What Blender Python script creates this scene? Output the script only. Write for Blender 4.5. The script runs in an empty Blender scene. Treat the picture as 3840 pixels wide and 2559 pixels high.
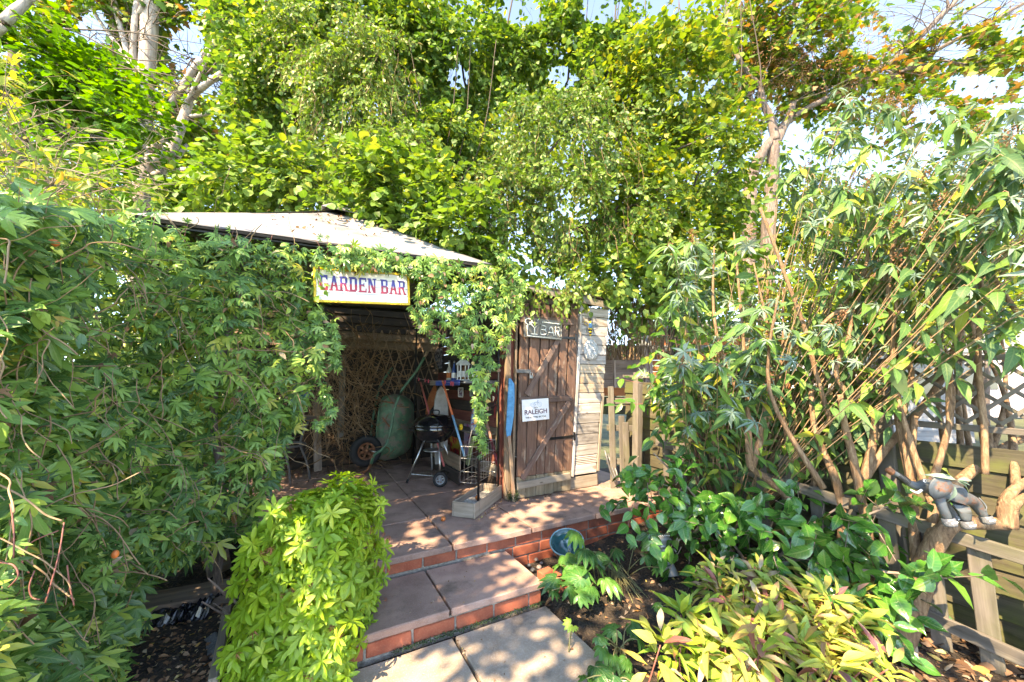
import bpy, bmesh, math, random
import numpy as np
from mathutils import Vector, Matrix, noise
random.seed(7); RNG = np.random.default_rng(7)
sc = bpy.context.scene
C = sc.collection

# ------------------------------------------------------------------ camera, sky, sun, exposure
FOC = 1400.0; PITCH = math.atan(163/FOC); CAMH = 1.29
cam = bpy.data.cameras.new("camera"); camo = bpy.data.objects.new("camera", cam); C.objects.link(camo)
camo.location = (0, 0, CAMH); camo.rotation_euler = (math.pi/2 + PITCH, 0, 0)
cam.sensor_width = 36.0; cam.lens = FOC/3840*36.0; cam.clip_start = 0.02; cam.clip_end = 500
sc.camera = camo
SUN_AZ = math.radians(214); SUN_EL = math.radians(48)       # azimuth from +Y towards +X
w = bpy.data.worlds.new("World"); sc.world = w; w.use_nodes = True
wn = w.node_tree.nodes; wl = w.node_tree.links
sky = wn.new('ShaderNodeTexSky'); sky.sky_type = 'NISHITA'; sky.sun_disc = False
sky.sun_elevation = SUN_EL; sky.sun_rotation = SUN_AZ
sky.air_density = 1.0; sky.dust_density = 0.1; sky.ozone_density = 3.0; sky.altitude = 6000
wl.new(sky.outputs[0], wn['Background'].inputs[0]); wn['Background'].inputs[1].default_value = 0.15
sun = bpy.data.lights.new("sun", 'SUN'); sun.energy = 2.0; sun.angle = math.radians(0.55); sun.color = (1.0, 0.93, 0.82)
so = bpy.data.objects.new("sun", sun); C.objects.link(so)
sd = Vector((math.sin(SUN_AZ)*math.cos(SUN_EL), math.cos(SUN_AZ)*math.cos(SUN_EL), math.sin(SUN_EL)))
so.rotation_euler = sd.to_track_quat('Z', 'Y').to_euler(); so.location = (-6, -6, 9)
sc.view_settings.view_transform = 'Standard'; sc.view_settings.look = 'None'
sc.view_settings.exposure = 3.38; sc.view_settings.use_white_balance = True; sc.view_settings.white_balance_temperature = 10300; sc.view_settings.gamma = 1.0; sc.view_settings.use_curve_mapping = False
try:
    sc.cycles.max_bounces = 7; sc.cycles.diffuse_bounces = 4; sc.cycles.transmission_bounces = 5; sc.cycles.glossy_bounces = 2
    sc.cycles.transparent_max_bounces = 6; sc.cycles.sample_clamp_indirect = 6.0
except Exception: pass

# ------------------------------------------------------------------ survey: from photograph pixels (3840 wide) to places in the garden
def ray(px, py):
    dx = px-1920; uz = 1279.5-py
    return Vector((dx, FOC*math.cos(PITCH)-uz*math.sin(PITCH), FOC*math.sin(PITCH)+uz*math.cos(PITCH)))
def G(px, py, z=0.0):
    r = ray(px, py); return Vector((0, 0, CAMH)) + r*((z-CAMH)/r.z)
def K(px, py, Y):
    r = ray(px, py); return Vector((0, 0, CAMH)) + r*(Y/r.y)
AX = math.radians(61.3)
U = Vector((math.sin(AX), math.cos(AX), 0)); V = Vector((-U.y, U.x, 0)); Z = Vector((0, 0, 1))
PZ = 0.24                                                    # patio height
D0 = G(1929, 1873, PZ)
def W(a, b, c): return D0 + U*a + V*b + Z*c                    # terrace frame: along the front, into depth, up
def Bp(px, py, b):
    r = ray(px, py); o = Vector((0, 0, CAMH)); t = (b-(o-D0).dot(V))/r.dot(V); q = o+r*t-D0; return q.dot(U), q.z
def Ap(px, py, a):
    r = ray(px, py); o = Vector((0, 0, CAMH)); t = (a-(o-D0).dot(U))/r.dot(U); q = o+r*t-D0; return q.dot(V), q.z
def BW(px, py, b): a, c = Bp(px, py, b); return W(a, b, c)
def AW(px, py, a): b, c = Ap(px, py, a); return W(a, b, c)

# ------------------------------------------------------------------ materials
def nt(name):
    m = bpy.data.materials.new(name); m.use_nodes = True; t = m.node_tree; b = t.nodes['Principled BSDF']; return m, t, b
def ramp(t, stops, fac, interp='LINEAR'):
    r = t.nodes.new('ShaderNodeValToRGB'); cr = r.color_ramp; cr.interpolation = interp
    while len(cr.elements) > 1: cr.elements.remove(cr.elements[-1])
    cr.elements[0].position = stops[0][0]; cr.elements[0].color = (*stops[0][1], 1)
    for p, c in stops[1:]:
        e = cr.elements.new(p); e.color = (*c, 1)
    t.links.new(fac, r.inputs[0]); return r.outputs[0]
def noise_n(t, vec, scale, detail=5, rough=.55, dist=0):
    n = t.nodes.new('ShaderNodeTexNoise'); n.inputs['Scale'].default_value = scale; n.inputs['Detail'].default_value = detail
    n.inputs['Roughness'].default_value = rough; n.inputs['Distortion'].default_value = dist
    if vec is not None: t.links.new(vec, n.inputs['Vector'])
    return n.outputs[0]
def mapping(t, vec, s=(1, 1, 1), l=None):
    m = t.nodes.new('ShaderNodeMapping'); m.inputs['Scale'].default_value = s; t.links.new(vec, m.inputs['Vector'])
    if l is not None: t.links.new(l, m.inputs['Location'])
    return m.outputs[0]
def mathn(t, op, a, b=None, clamp=False):
    m = t.nodes.new('ShaderNodeMath'); m.operation = op; m.use_clamp = clamp
    for i, x in enumerate((a, b)):
        if x is None: continue
        if isinstance(x, (int, float)): m.inputs[i].default_value = x
        else: t.links.new(x, m.inputs[i])
    return m.outputs[0]
def mixc(t, fac, a, b, mode='MIX'):
    m = t.nodes.new('ShaderNodeMix'); m.data_type = 'RGBA'; m.blend_type = mode
    for sock, x in ((m.inputs[0], fac), (m.inputs[6], a), (m.inputs[7], b)):
        if isinstance(x, (int, float)): sock.default_value = x
        elif isinstance(x, tuple): sock.default_value = (*x, 1)
        else: t.links.new(x, sock)
    return m.outputs[2]
def bump(t, b, h, strength=.4, dist=.01):
    n = t.nodes.new('ShaderNodeBump'); n.inputs['Strength'].default_value = strength; n.inputs['Distance'].default_value = dist
    t.links.new(h, n.inputs['Height']); t.links.new(n.outputs[0], b.inputs['Normal'])
def texco(t, rnd=True):
    c = t.nodes.new('ShaderNodeTexCoord'); oi = t.nodes.new('ShaderNodeObjectInfo')
    cm = t.nodes.new('ShaderNodeCombineXYZ')
    for k, mul in enumerate((37., 61., 13.)):
        t.links.new(mathn(t, 'MULTIPLY', oi.outputs['Random'], mul), cm.inputs[k])
    return c.outputs['Object'], cm.outputs[0], oi.outputs['Random']

def wood(name, cols, stain=None, scale=1.0, rough=.85, moss=0.0, worn=None):
    """boards whose grain runs along their own X axis"""
    m, t, b = nt(name); co, loc, rnd = texco(t)
    g = noise_n(t, mapping(t, co, (2.2*scale, 46*scale, 46*scale), loc), 1, 6, .62, .3)
    g2 = noise_n(t, mapping(t, co, (3.5, 9, 9), loc), 1, 4, .6, .8)
    base = ramp(t, [(0.28, cols[0]), (0.5, cols[1]), (0.72, cols[2])], mathn(t, 'ADD', mathn(t, 'MULTIPLY', g, .62), mathn(t, 'MULTIPLY', g2, .38)))
    v = mathn(t, 'ADD', mathn(t, 'MULTIPLY', rnd, .4), .78)
    hs = t.nodes.new('ShaderNodeHueSaturation'); t.links.new(base, hs.inputs['Color']); t.links.new(v, hs.inputs['Value']); base = hs.outputs[0]
    # knots and nail holes
    vo = t.nodes.new('ShaderNodeTexVoronoi'); vo.inputs['Scale'].default_value = 1; t.links.new(mapping(t, co, (3.2, 9, 9), loc), vo.inputs['Vector'])
    kn = ramp(t, [(0.035, (1, 1, 1)), (0.085, (0, 0, 0))], vo.outputs['Distance'])
    base = mixc(t, mathn(t, 'MULTIPLY', kn, .75), base, tuple(c*.28 for c in cols[0]))
    if worn:
        ww = ramp(t, [(0.57, (0, 0, 0)), (0.72, (1, 1, 1))], noise_n(t, mapping(t, co, (3, 14, 14), loc), 1.4, 7, .7))
        base = mixc(t, ww, base, worn)
    if moss:
        mm = ramp(t, [(0.45, (0, 0, 0)), (0.68, (1, 1, 1))], noise_n(t, mapping(t, co, (5, 7, 7), loc), 1, 5, .6))
        base = mixc(t, mathn(t, 'MULTIPLY', mm, moss), base, (.085, .1, .02))
    if stain:
        ss = ramp(t, [(0.56, (0, 0, 0)), (0.66, (1, 1, 1))], noise_n(t, mapping(t, co, (4, 9, 9), loc), 1, 4, .6))
        base = mixc(t, mathn(t, 'MULTIPLY', ss, .7), base, stain)
    t.links.new(base, b.inputs['Base Color']); b.inputs['Roughness'].default_value = rough
    bump(t, b, g, .55, .004); return m

def speckle(name, a, bcol, scale=8, rough=.9, fine=140, finec=(.5, .5, .5), fa=.35, bs=.35, bd=.003, dirt=None):
    m, t, b = nt(name); co, loc, rnd = texco(t); v = mapping(t, co, (1, 1, 1), loc)
    n1 = noise_n(t, v, scale, 7, .65); n2 = noise_n(t, v, fine, 2, .6)
    c = ramp(t, [(0.35, a), (0.66, bcol)], n1)
    f = ramp(t, [(0.5, (0, 0, 0)), (0.72, (1, 1, 1))], n2)
    c = mixc(t, mathn(t, 'MULTIPLY', f, fa), c, finec)
    hs = t.nodes.new('ShaderNodeHueSaturation'); t.links.new(c, hs.inputs['Color'])
    t.links.new(mathn(t, 'ADD', mathn(t, 'MULTIPLY', rnd, .3), .85), hs.inputs['Value']); c = hs.outputs[0]
    if dirt:
        d = ramp(t, [(0.52, (0, 0, 0)), (0.7, (1, 1, 1))], noise_n(t, v, 3.5, 8, .72))
        c = mixc(t, mathn(t, 'MULTIPLY', d, .75), c, dirt)
    t.links.new(c, b.inputs['Base Color']); b.inputs['Roughness'].default_value = rough
    bump(t, b, mathn(t, 'ADD', n1, n2), bs, bd); return m

def plain(name, col, rough=.5, metal=0, nscale=12, var=.25, rust=None, ra=.55, coat=0, bs=.1):
    m, t, b = nt(name); co, loc, rnd = texco(t); v = mapping(t, co, (1, 1, 1), loc)
    n1 = noise_n(t, v, nscale, 5, .6)
    c = ramp(t, [(0.3, tuple(x*(1-var) for x in col)), (0.7, tuple(min(1, x*(1+var)) for x in col))], n1)
    if rust:
        r = ramp(t, [(ra-.05, (0, 0, 0)), (ra+.05, (1, 1, 1))], noise_n(t, v, nscale*.7, 9, .72))
        c = mixc(t, r, c, rust); t.links.new(mathn(t, 'ADD', mathn(t, 'MULTIPLY', r, .5), rough, True), b.inputs['Roughness'])
    else: b.inputs['Roughness'].default_value = rough
    t.links.new(c, b.inputs['Base Color']); b.inputs['Metallic'].default_value = metal; b.inputs['Coat Weight'].default_value = coat
    bump(t, b, n1, bs, .003); return m

def leafmat(name, stops, trans=.38, rough=.42, tcol=1.0, vein=.25, underside=None, spec=.5, tips=None, tw=(1.25, 1.3, .55), spots=0):
    """attribute lc = (across -1..1, along 0..1, random 0..1)"""
    m, t, b = nt(name)
    at = t.nodes.new('ShaderNodeAttribute'); at.attribute_name = 'lc'
    sp = t.nodes.new('ShaderNodeSeparateXYZ'); t.links.new(at.outputs['Vector'], sp.inputs[0])
    oi = t.nodes.new('ShaderNodeObjectInfo')
    rn = mathn(t, 'FRACT', mathn(t, 'ADD', sp.outputs[2], oi.outputs['Random']))
    c = ramp(t, stops, rn)
    ax = mathn(t, 'ABSOLUTE', sp.outputs[0])
    mid = ramp(t, [(0.0, (1, 1, 1)), (0.16, (0, 0, 0))], ax)
    wv = mathn(t, 'SINE', mathn(t, 'MULTIPLY', mathn(t, 'SUBTRACT', sp.outputs[1], mathn(t, 'MULTIPLY', ax, .17)), 52))
    vn = ramp(t, [(0.80, (0, 0, 0)), (1.0, (1, 1, 1))], wv)
    vf = mathn(t, 'MULTIPLY', mathn(t, 'MAXIMUM', mid, mathn(t, 'MULTIPLY', vn, .5)), vein)
    light = mixc(t, .6, c, (.35, .42, .16)); c = mixc(t, vf, c, light)
    if tips:
        geo = t.nodes.new('ShaderNodeTexCoord')
        nn = noise_n(t, geo.outputs['Object'], 42, 3, .6)
        tf = mathn(t, 'ADD', mathn(t, 'MAXIMUM', mathn(t, 'MULTIPLY', ax, .8), sp.outputs[1]), mathn(t, 'MULTIPLY', nn, .9))
        tf = mathn(t, 'ADD', tf, mathn(t, 'MULTIPLY', mathn(t, 'FRACT', mathn(t, 'MULTIPLY', rn, 7.3)), .5))
        c = mixc(t, ramp(t, [(0.0, (0, 0, 0)), (1, (1, 1, 1))], mathn(t, 'MULTIPLY', mathn(t, 'SUBTRACT', tf, 1.45), 2.5, True)), c, tips)
    if spots:
        geo2 = t.nodes.new('ShaderNodeTexCoord')
        c = mixc(t, mathn(t, 'MULTIPLY', ramp(t, [(0.62, (0, 0, 0)), (0.7, (1, 1, 1))], noise_n(t, geo2.outputs['Object'], 60, 4, .6)), spots), c, (.10, .05, .015))
    gm = t.nodes.new('ShaderNodeNewGeometry')
    if underside: c = mixc(t, gm.outputs['Backfacing'], c, underside)
    t.links.new(c, b.inputs['Base Color']); b.inputs['Roughness'].default_value = rough; b.inputs['Specular IOR Level'].default_value = spec
    tr = t.nodes.new('ShaderNodeBsdfTranslucent')
    tc = mixc(t, 1.0, c, tuple(x*tcol for x in tw), 'MULTIPLY'); t.links.new(tc, tr.inputs['Color'])
    mx = t.nodes.new('ShaderNodeMixShader'); mx.inputs[0].default_value = trans
    t.links.new(b.outputs[0], mx.inputs[1]); t.links.new(tr.outputs[0], mx.inputs[2])
    t.links.new(mx.outputs[0], t.nodes['Material Output'].inputs['Surface'])
    bump(t, b, vf, .5, .002)
    return m

# ------------------------------------------------------------------ objects, things, parts
def tag(o, label=None, cat=None, group=None, kind=None):
    if label: o['label'] = label
    if cat: o['category'] = cat
    if group: o['group'] = group
    if kind: o['kind'] = kind
    return o
def base_of(parent):
    return Vector((0, 0, 0)) if parent is None else Vector(parent['_o'])
def thing(name, loc, label, cat, group=None):
    o = bpy.data.objects.new(name, None); C.objects.link(o); o.location = loc; o['_o'] = tuple(loc); o.empty_display_size = .05
    return tag(o, label, cat, group)
def link(o, parent, origin):
    """origin: world position of o's own origin"""
    C.objects.link(o); o['_o'] = tuple(origin)
    if parent is not None: o.parent = parent; o.location = Vector(origin)-base_of(parent)
    else: o.location = origin
    return o
def mobj(name, verts, faces, mat, parent=None, origin=None, smooth=False):
    """verts in world space"""
    if origin is None:
        a = np.array([tuple(v) for v in verts]); origin = Vector((a[:, 0].mean(), a[:, 1].mean(), a[:, 2].min()))
    me = bpy.data.meshes.new(name); me.from_pydata([tuple(Vector(v)-Vector(origin)) for v in verts], [], faces); me.update()
    if mat: me.materials.append(mat)
    if smooth:
        for p in me.polygons: p.use_smooth = True
    return link(bpy.data.objects.new(name, me), parent, origin)
def frame(xd, up):
    x = Vector(xd).normalized(); z = Vector(up); z = (z-x*z.dot(x)).normalized(); y = z.cross(x)
    return Matrix((x, y, z)).transposed()
def rbox(sx, sy, sz, bev=.004, wob=0.0, seg=1, rnd=None):
    """box centred on origin, bevelled, slightly uneven"""
    bm = bmesh.new(); bmesh.ops.create_cube(bm, size=1)
    for v in bm.verts: v.co = Vector((v.co.x*sx, v.co.y*sy, v.co.z*sz))
    if seg > 1:
        ed = [e for e in bm.edges if abs((e.verts[0].co-e.verts[1].co).x) > sx*.5]
        bmesh.ops.subdivide_edges(bm, edges=ed, cuts=seg-1, use_grid_fill=True)
    if wob:
        for v in bm.verts:
            v.co += Vector((random.uniform(-1, 1)*wob, random.uniform(-1, 1)*wob, random.uniform(-1, 1)*wob*.6))
    if bev: bmesh.ops.bevel(bm, geom=[e for e in bm.edges if e.is_boundary or len(e.link_faces) == 2 and e.calc_face_angle(0) > .6], offset=bev, segments=1, affect='EDGES')
    return bm
def bmobj(name, bm, mat, parent, origin, M3=None, smooth=False):
    me = bpy.data.meshes.new(name); bm.to_mesh(me); bm.free()
    if isinstance(mat, (list, tuple)):
        for q in mat: me.materials.append(q)
    elif mat: me.materials.append(mat)
    if smooth:
        for p in me.polygons: p.use_smooth = True
    o = bpy.data.objects.new(name, me); link(o, parent, origin)
    if M3 is not None: o.rotation_euler = M3.to_euler()
    return o
def plank(name, p0, p1, width, thick, normal, mat, parent, bev=.003, wob=.0015, seg=3):
    """board from p0 to p1 (axis), `thick` along normal"""
    p0 = Vector(p0); p1 = Vector(p1); d = p1-p0
    return bmobj(name, rbox(d.length, width, thick, min(bev, thick*.3, width*.3), wob, seg), mat, parent, (p0+p1)/2, frame(d, normal))
def rings(pts, rad, n=8, squash=None):
    pts = [Vector(p) for p in pts]; vs = []; fs = []
    up = Vector((.31, .17, .93))
    for i, p in enumerate(pts):
        d = (pts[min(i+1, len(pts)-1)]-pts[max(i-1, 0)])
        if d.length < 1e-9: d = Vector((0, 0, 1))
        d.normalize(); x = up.cross(d)
        if x.length < .05: x = Vector((1, 0, 0)).cross(d)
        x.normalize(); y = d.cross(x)
        for k in range(n):
            a = 2*math.pi*k/n; vs.append(p+(x*math.cos(a)+y*math.sin(a))*rad[i])
    for i in range(len(pts)-1):
        for k in range(n):
            fs.append((i*n+k, i*n+(k+1) % n, (i+1)*n+(k+1) % n, (i+1)*n+k))
    fs.append(tuple(range(n-1, -1, -1))); fs.append(tuple(range((len(pts)-1)*n, len(pts)*n)))
    return vs, fs
def spline(pts, sub=4):
    pts = [Vector(p) for p in pts]
    if len(pts) < 3: return pts
    out = []
    for i in range(len(pts)-1):
        p0 = pts[max(i-1, 0)]; p1 = pts[i]; p2 = pts[i+1]; p3 = pts[min(i+2, len(pts)-1)]
        for k in range(sub):
            t = k/sub
            out.append(.5*((2*p1)+(p2-p0)*t+(2*p0-5*p1+4*p2-p3)*t*t+(3*p1-p0-3*p2+p3)*t**3))
    out.append(pts[-1]); return out
def tube(name, pts, r, mat, parent=None, n=8, sub=4, smooth=True, origin=None):
    P = spline(pts, sub) if sub > 1 else [Vector(p) for p in pts]
    if isinstance(r, (int, float)): R = [r]*len(P)
    else:
        R = [float(np.interp(i/(len(P)-1)*(len(r)-1), range(len(r)), r)) for i in range(len(P))]
    vs, fs = rings(P, R, n)
    return mobj(name, vs, fs, mat, parent, origin, smooth)
class Bag:
    """collects pieces (world space) into one mesh"""
    def __init__(s): s.v = []; s.f = []
    def add(s, vs, fs):
        o = len(s.v); s.v += [tuple(v) for v in vs]; s.f += [tuple(i+o for i in f) for f in fs]
    def tube(s, pts, r, n=5, sub=3):
        P = spline(pts, sub) if sub > 1 else [Vector(p) for p in pts]
        R = [r]*len(P) if isinstance(r, (int, float)) else [float(np.interp(i/(len(P)-1)*(len(r)-1), range(len(r)), r)) for i in range(len(P))]
        s.add(*rings(P, R, n))
    def box(s, c, x, y, z, hx, hy, hz):
        c = Vector(c); vs = [c+x*(i*hx)+y*(j*hy)+z*(k*hz) for i in (-1, 1) for j in (-1, 1) for k in (-1, 1)]
        s.add(vs, [(0, 1, 3, 2), (4, 6, 7, 5), (0, 4, 5, 1), (2, 3, 7, 6), (0, 2, 6, 4), (1, 5, 7, 3)])
    def build(s, name, mat, parent=None, smooth=False, origin=None): return mobj(name, s.v, s.f, mat, parent, origin, smooth)
def lathe(name, prof, mat, parent, origin, n=24, M3=None, smooth=True):
    """prof: (radius, height)"""
    vs = []; fs = []
    for r, h in prof:
        for k in range(n): a = 2*math.pi*k/n; vs.append((r*math.cos(a), r*math.sin(a), h))
    for i in range(len(prof)-1):
        for k in range(n): fs.append((i*n+k, i*n+(k+1) % n, (i+1)*n+(k+1) % n, (i+1)*n+k))
    me = bpy.data.meshes.new(name); me.from_pydata(vs, [], fs); me.materials.append(mat)
    if smooth:
        for p in me.polygons: p.use_smooth = True
    o = bpy.data.objects.new(name, me); link(o, parent, origin)
    if M3 is not None: o.rotation_euler = M3.to_euler()
    return o
def skin(name, verts, edges, radii, mat, parent, origin, sub=2, root=0):
    me = bpy.data.meshes.new(name); me.from_pydata([tuple(Vector(v)-Vector(origin)) for v in verts], edges, [])
    o = bpy.data.objects.new(name, me); link(o, parent, origin)
    m = o.modifiers.new('s', 'SKIN'); m.use_smooth_shade = True; m.branch_smoothing = .4
    for i, s in enumerate(me.skin_vertices[0].data):
        r = radii[i]; s.radius = (r, r) if isinstance(r, (int, float)) else r; s.use_root = (i == root)
    q = o.modifiers.new('u', 'SUBSURF'); q.levels = sub; q.render_levels = sub
    me.materials.append(mat); return o
def copy_tree(o, dloc, parent=None):
    c = o.copy(); C.objects.link(c)
    if parent is not None: c.parent = parent
    else: c.location = Vector(o.location)+Vector(dloc)
    c['_o'] = tuple(Vector(o['_o'])+Vector(dloc))
    for ch in list(o.children): copy_tree(ch, dloc, c)
    return c
def text(name, s, origin, xd, up, size, mat, parent, extrude=.001, offset=0.0, sx=1.0, align='CENTER'):
    cu = bpy.data.curves.new(name, 'FONT'); cu.body = s; cu.size = size; cu.extrude = extrude; cu.offset = offset
    cu.align_x = align; cu.align_y = 'CENTER'
    tmp = bpy.data.objects.new(name, cu); C.objects.link(tmp)
    dg = bpy.context.evaluated_depsgraph_get(); me = bpy.data.meshes.new_from_object(tmp.evaluated_get(dg))
    bpy.data.objects.remove(tmp); me.name = name; me.materials.clear(); me.materials.append(mat)
    for v in me.vertices: v.co.x *= sx
    o = bpy.data.objects.new(name, me); link(o, parent, origin)
    x = Vector(xd).normalized(); y = Vector(up); y = (y-x*y.dot(x)).normalized(); z = x.cross(y)
    o.rotation_euler = Matrix((x, y, z)).transposed().to_euler(); return o

# ------------------------------------------------------------------ foliage
class Tpl:
    def __init__(s, v, f, lc): s.v = np.array(v, float); s.f = np.array(f, int); s.lc = np.array(lc, float)
def blade(st, fold=.25, curl=.15, cup=0.0, wave=0.0):
    """st: (along, halfwidth) stations, ends may be 0"""
    v = []; lc = []; rows = []
    for i, (y, wd) in enumerate(st):
        zc = -curl*y*y
        if wd <= 1e-6: rows.append([len(v)]); v.append((0, y, zc)); lc.append((0, y, 0))
        else:
            zz = zc+fold*wd+wave*math.sin(i*2.3)*wd
            rows.append([len(v), len(v)+1, len(v)+2]); v += [(-wd, y, zz), (0, y, zc), (wd, y, zc+fold*wd-wave*math.sin(i*2.1)*wd)]
            lc += [(-1, y, 0), (0, y, 0), (1, y, 0)]
    f = []
    for a, b in zip(rows, rows[1:]):
        if len(a) == 1 and len(b) == 3: f += [(a[0], b[1], b[0]), (a[0], b[2], b[1])]
        elif len(a) == 3 and len(b) == 1: f += [(a[0], a[1], b[0]), (a[1], a[2], b[0])]
        elif len(a) == 3: f += [(a[0], a[1], b[1]), (a[0], b[1], b[0]), (a[1], a[2], b[2]), (a[1], b[2], b[1])]
    return Tpl(v, f, lc)
def xf(t, M, off=(0, 0, 0), s=1.0):
    return Tpl(t.v*s @ np.array(M).T+np.array(off), t.f, t.lc)
def merge(ts):
    v = []; f = []; lc = []; o = 0
    for t in ts: v.append(t.v); f.append(t.f+o); lc.append(t.lc); o += len(t.v)
    return Tpl(np.vstack(v), np.vstack(f), np.vstack(lc))
def rz(a): c, s = math.cos(a), math.sin(a); return ((c, -s, 0), (s, c, 0), (0, 0, 1))
def rx(a): c, s = math.cos(a), math.sin(a); return ((1, 0, 0), (0, c, -s), (0, s, c))
def mm(A, B): return np.array(A) @ np.array(B)
OV = lambda w, fold=.25, curl=.2: blade([(0, 0), (.2, w*.75), (.48, w), (.78, w*.6), (1, 0)], fold, curl)
SIMPLE = blade([(0, 0), (.42, .3), (1, 0)], .3, .12)
NARROW = blade([(0, 0), (.45, .13), (1, 0)], .3, .25)
LANCE = blade([(0, 0), (.15, .07), (.4, .135), (.7, .1), (1, 0)], .35, .35)
HAZEL = blade([(0, 0), (.12, .31), (.42, .44), (.8, .29), (1, 0)], .18, .22, wave=.15)
CAMEL = blade([(0, 0), (.12, .14), (.3, .26), (.52, .3), (.74, .2), (.9, .07), (1, 0)], .32, .28, wave=.1)
BUDL = blade([(0, 0), (.08, .05), (.22, .125), (.42, .16), (.62, .13), (.82, .06), (1, 0)], .35, .5, wave=.1)
LEAFLET = blade([(0, 0), (.28, .095), (.65, .115), (1, 0)], .3, .18)
def palm(angs, lens, leaf, tilt=-.12): return merge([xf(leaf, mm(rz(a), rx(tilt)), s=l) for a, l in zip(angs, lens)])
PASSION = palm([-1.25, -.62, 0, .62, 1.25], [.72, .95, 1.05, .95, .72], LEAFLET)
PASSION_FAR = palm([-1.1, 0, 1.1], [.8, 1.0, .8], NARROW)
HELLE = palm([-2.0, -1.35, -.8, -.28, .28, .8, 1.35, 2.0], [.72, .9, 1, 1.05, 1.02, .98, .88, .7], blade([(0, 0), (.15, .07), (.4, .17), (.62, .19), (.84, .11), (1, 0)], .2, .34, wave=.12), -.08)
def rosette(n, inner, leaf, t0=.1, t1=.7, seed=1):
    rr = random.Random(seed); out = []
    for i in range(n):
        a = i*2.39996+rr.uniform(-.2, .2); k = i/n
        tilt = t0+(t1-t0)*k+rr.uniform(-.12, .12)
        out.append(xf(leaf, mm(rz(a), rx(tilt)), s=1-(1-inner)*k))
    return merge(out)
def star(lobes, n=5):
    """lobed leaf (maple): outline fan"""
    v = [(0, .35, 0)]; lc = [(0, .4, 0)]
    pts = [(0, 0), (.14, .08), (.42, .02), (.34, .22), (.56, .46), (.28, .48), (.26, .62), (0, 1), (-.26, .62), (-.28, .48), (-.56, .46), (-.34, .22), (-.42, .02), (-.14, .08)]
    for x, y in pts: v.append((x, y, -.12*y*y-.25*abs(x)**1.5)); lc.append((max(-1, min(1, x*2)), y, 0))
    f = [(0, i+1, (i+1) % len(pts)+1) for i in range(len(pts))]; return Tpl(v, f, lc)
MAPLE = star(5)
def norm(a): return a/np.maximum(np.linalg.norm(a, axis=1, keepdims=True), 1e-9)
def leafmesh(name, tpls, pos, yd, nr, size, rnd, origin, choice=None):
    """returns a mesh of leaves; tpls one template or a list picked at random"""
    if isinstance(tpls, Tpl): tpls = [tpls]
    N = len(pos); ch = RNG.integers(0, len(tpls), N) if choice is None else choice
    yd = norm(yd); nr = nr-(nr*yd).sum(1, keepdims=True)*yd; nr = norm(nr); xd = np.cross(yd, nr)
    VV = []; FF = []; LL = []; off = 0
    for k, tp in enumerate(tpls):
        ix = np.where(ch == k)[0]
        if not len(ix): continue
        R = np.stack([xd[ix], yd[ix], nr[ix]], axis=1)        # n,3,3 rows = axes
        wob = 1+RNG.normal(0, .12, (len(ix), 1, 3))
        v = np.einsum('nvi,nij->nvj', (tp.v[None]*wob)*size[ix][:, None, None], R)+pos[ix][:, None, :]
        f = tp.f[None]+(np.arange(len(ix))*len(tp.v))[:, None, None]+off
        l = np.repeat(tp.lc[None], len(ix), 0).copy(); l[:, :, 2] = rnd[ix][:, None]
        VV.append(v.reshape(-1, 3)); FF.append(f.reshape(-1, 3)); LL.append(l.reshape(-1, 3)); off += v.shape[0]*v.shape[1]
    v = np.vstack(VV)-np.array(origin); f = np.vstack(FF); l = np.vstack(LL)
    me = bpy.data.meshes.new(name); me.vertices.add(len(v)); me.vertices.foreach_set('co', v.astype('f').ravel())
    me.loops.add(f.size); me.loops.foreach_set('vertex_index', f.astype('i').ravel())
    me.polygons.add(len(f)); me.polygons.foreach_set('loop_start', np.arange(0, f.size, 3, dtype='i'))
    me.polygons.foreach_set('loop_total', np.full(len(f), 3, dtype='i'))
    me.polygons.foreach_set('use_smooth', np.ones(len(f), dtype=bool))
    at = me.attributes.new('lc', 'FLOAT_VECTOR', 'POINT'); at.data.foreach_set('vector', l.astype('f').ravel())
    me.update(calc_edges=True); me.validate(); return me
TRIS = [0]
def leaves(name, tpls, pos, yd, nr, size, rnd, mat, parent, kind='stuff'):
    org = base_of(parent); me = leafmesh(name, tpls, pos, yd, nr, size, rnd, org); me.materials.append(mat); TRIS[0] += len(me.polygons)
    o = bpy.data.objects.new(name, me); link(o, parent, org)
    if kind: o['kind'] = kind
    return o
LEAFCACHE = {}
def leaf_parts(name, tpls, pos, yd, nr, size, mat, parent, label=None):
    """each large leaf an object of its own; alike leaves share mesh data"""
    if isinstance(tpls, Tpl): tpls = [tpls]
    yd = norm(np.array(yd, float)); nr = np.array(nr, float); org = base_of(parent)
    for i in range(len(pos)):
        tp = tpls[i % len(tpls)]; key = (id(tp), mat.name)
        if key not in LEAFCACHE:
            me = leafmesh(name, tp, np.zeros((1, 3)), np.array([[0, 1., 0]]), np.array([[0, 0, 1.]]), np.ones(1), np.zeros(1), (0, 0, 0)); me.materials.append(mat); LEAFCACHE[key] = me
        y = Vector(yd[i]); n = Vector(nr[i]); n = (n-y*n.dot(y)).normalized(); x = y.cross(n)
        o = bpy.data.objects.new(name, LEAFCACHE[key]); C.objects.link(o); o.parent = parent
        o.location = Vector(pos[i])-org; o.rotation_euler = Matrix((x, y, n)).transposed().to_euler(); s = float(size[i]); o.scale = (s*random.uniform(.85, 1.15), s, s*random.uniform(.8, 1.4))
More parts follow.
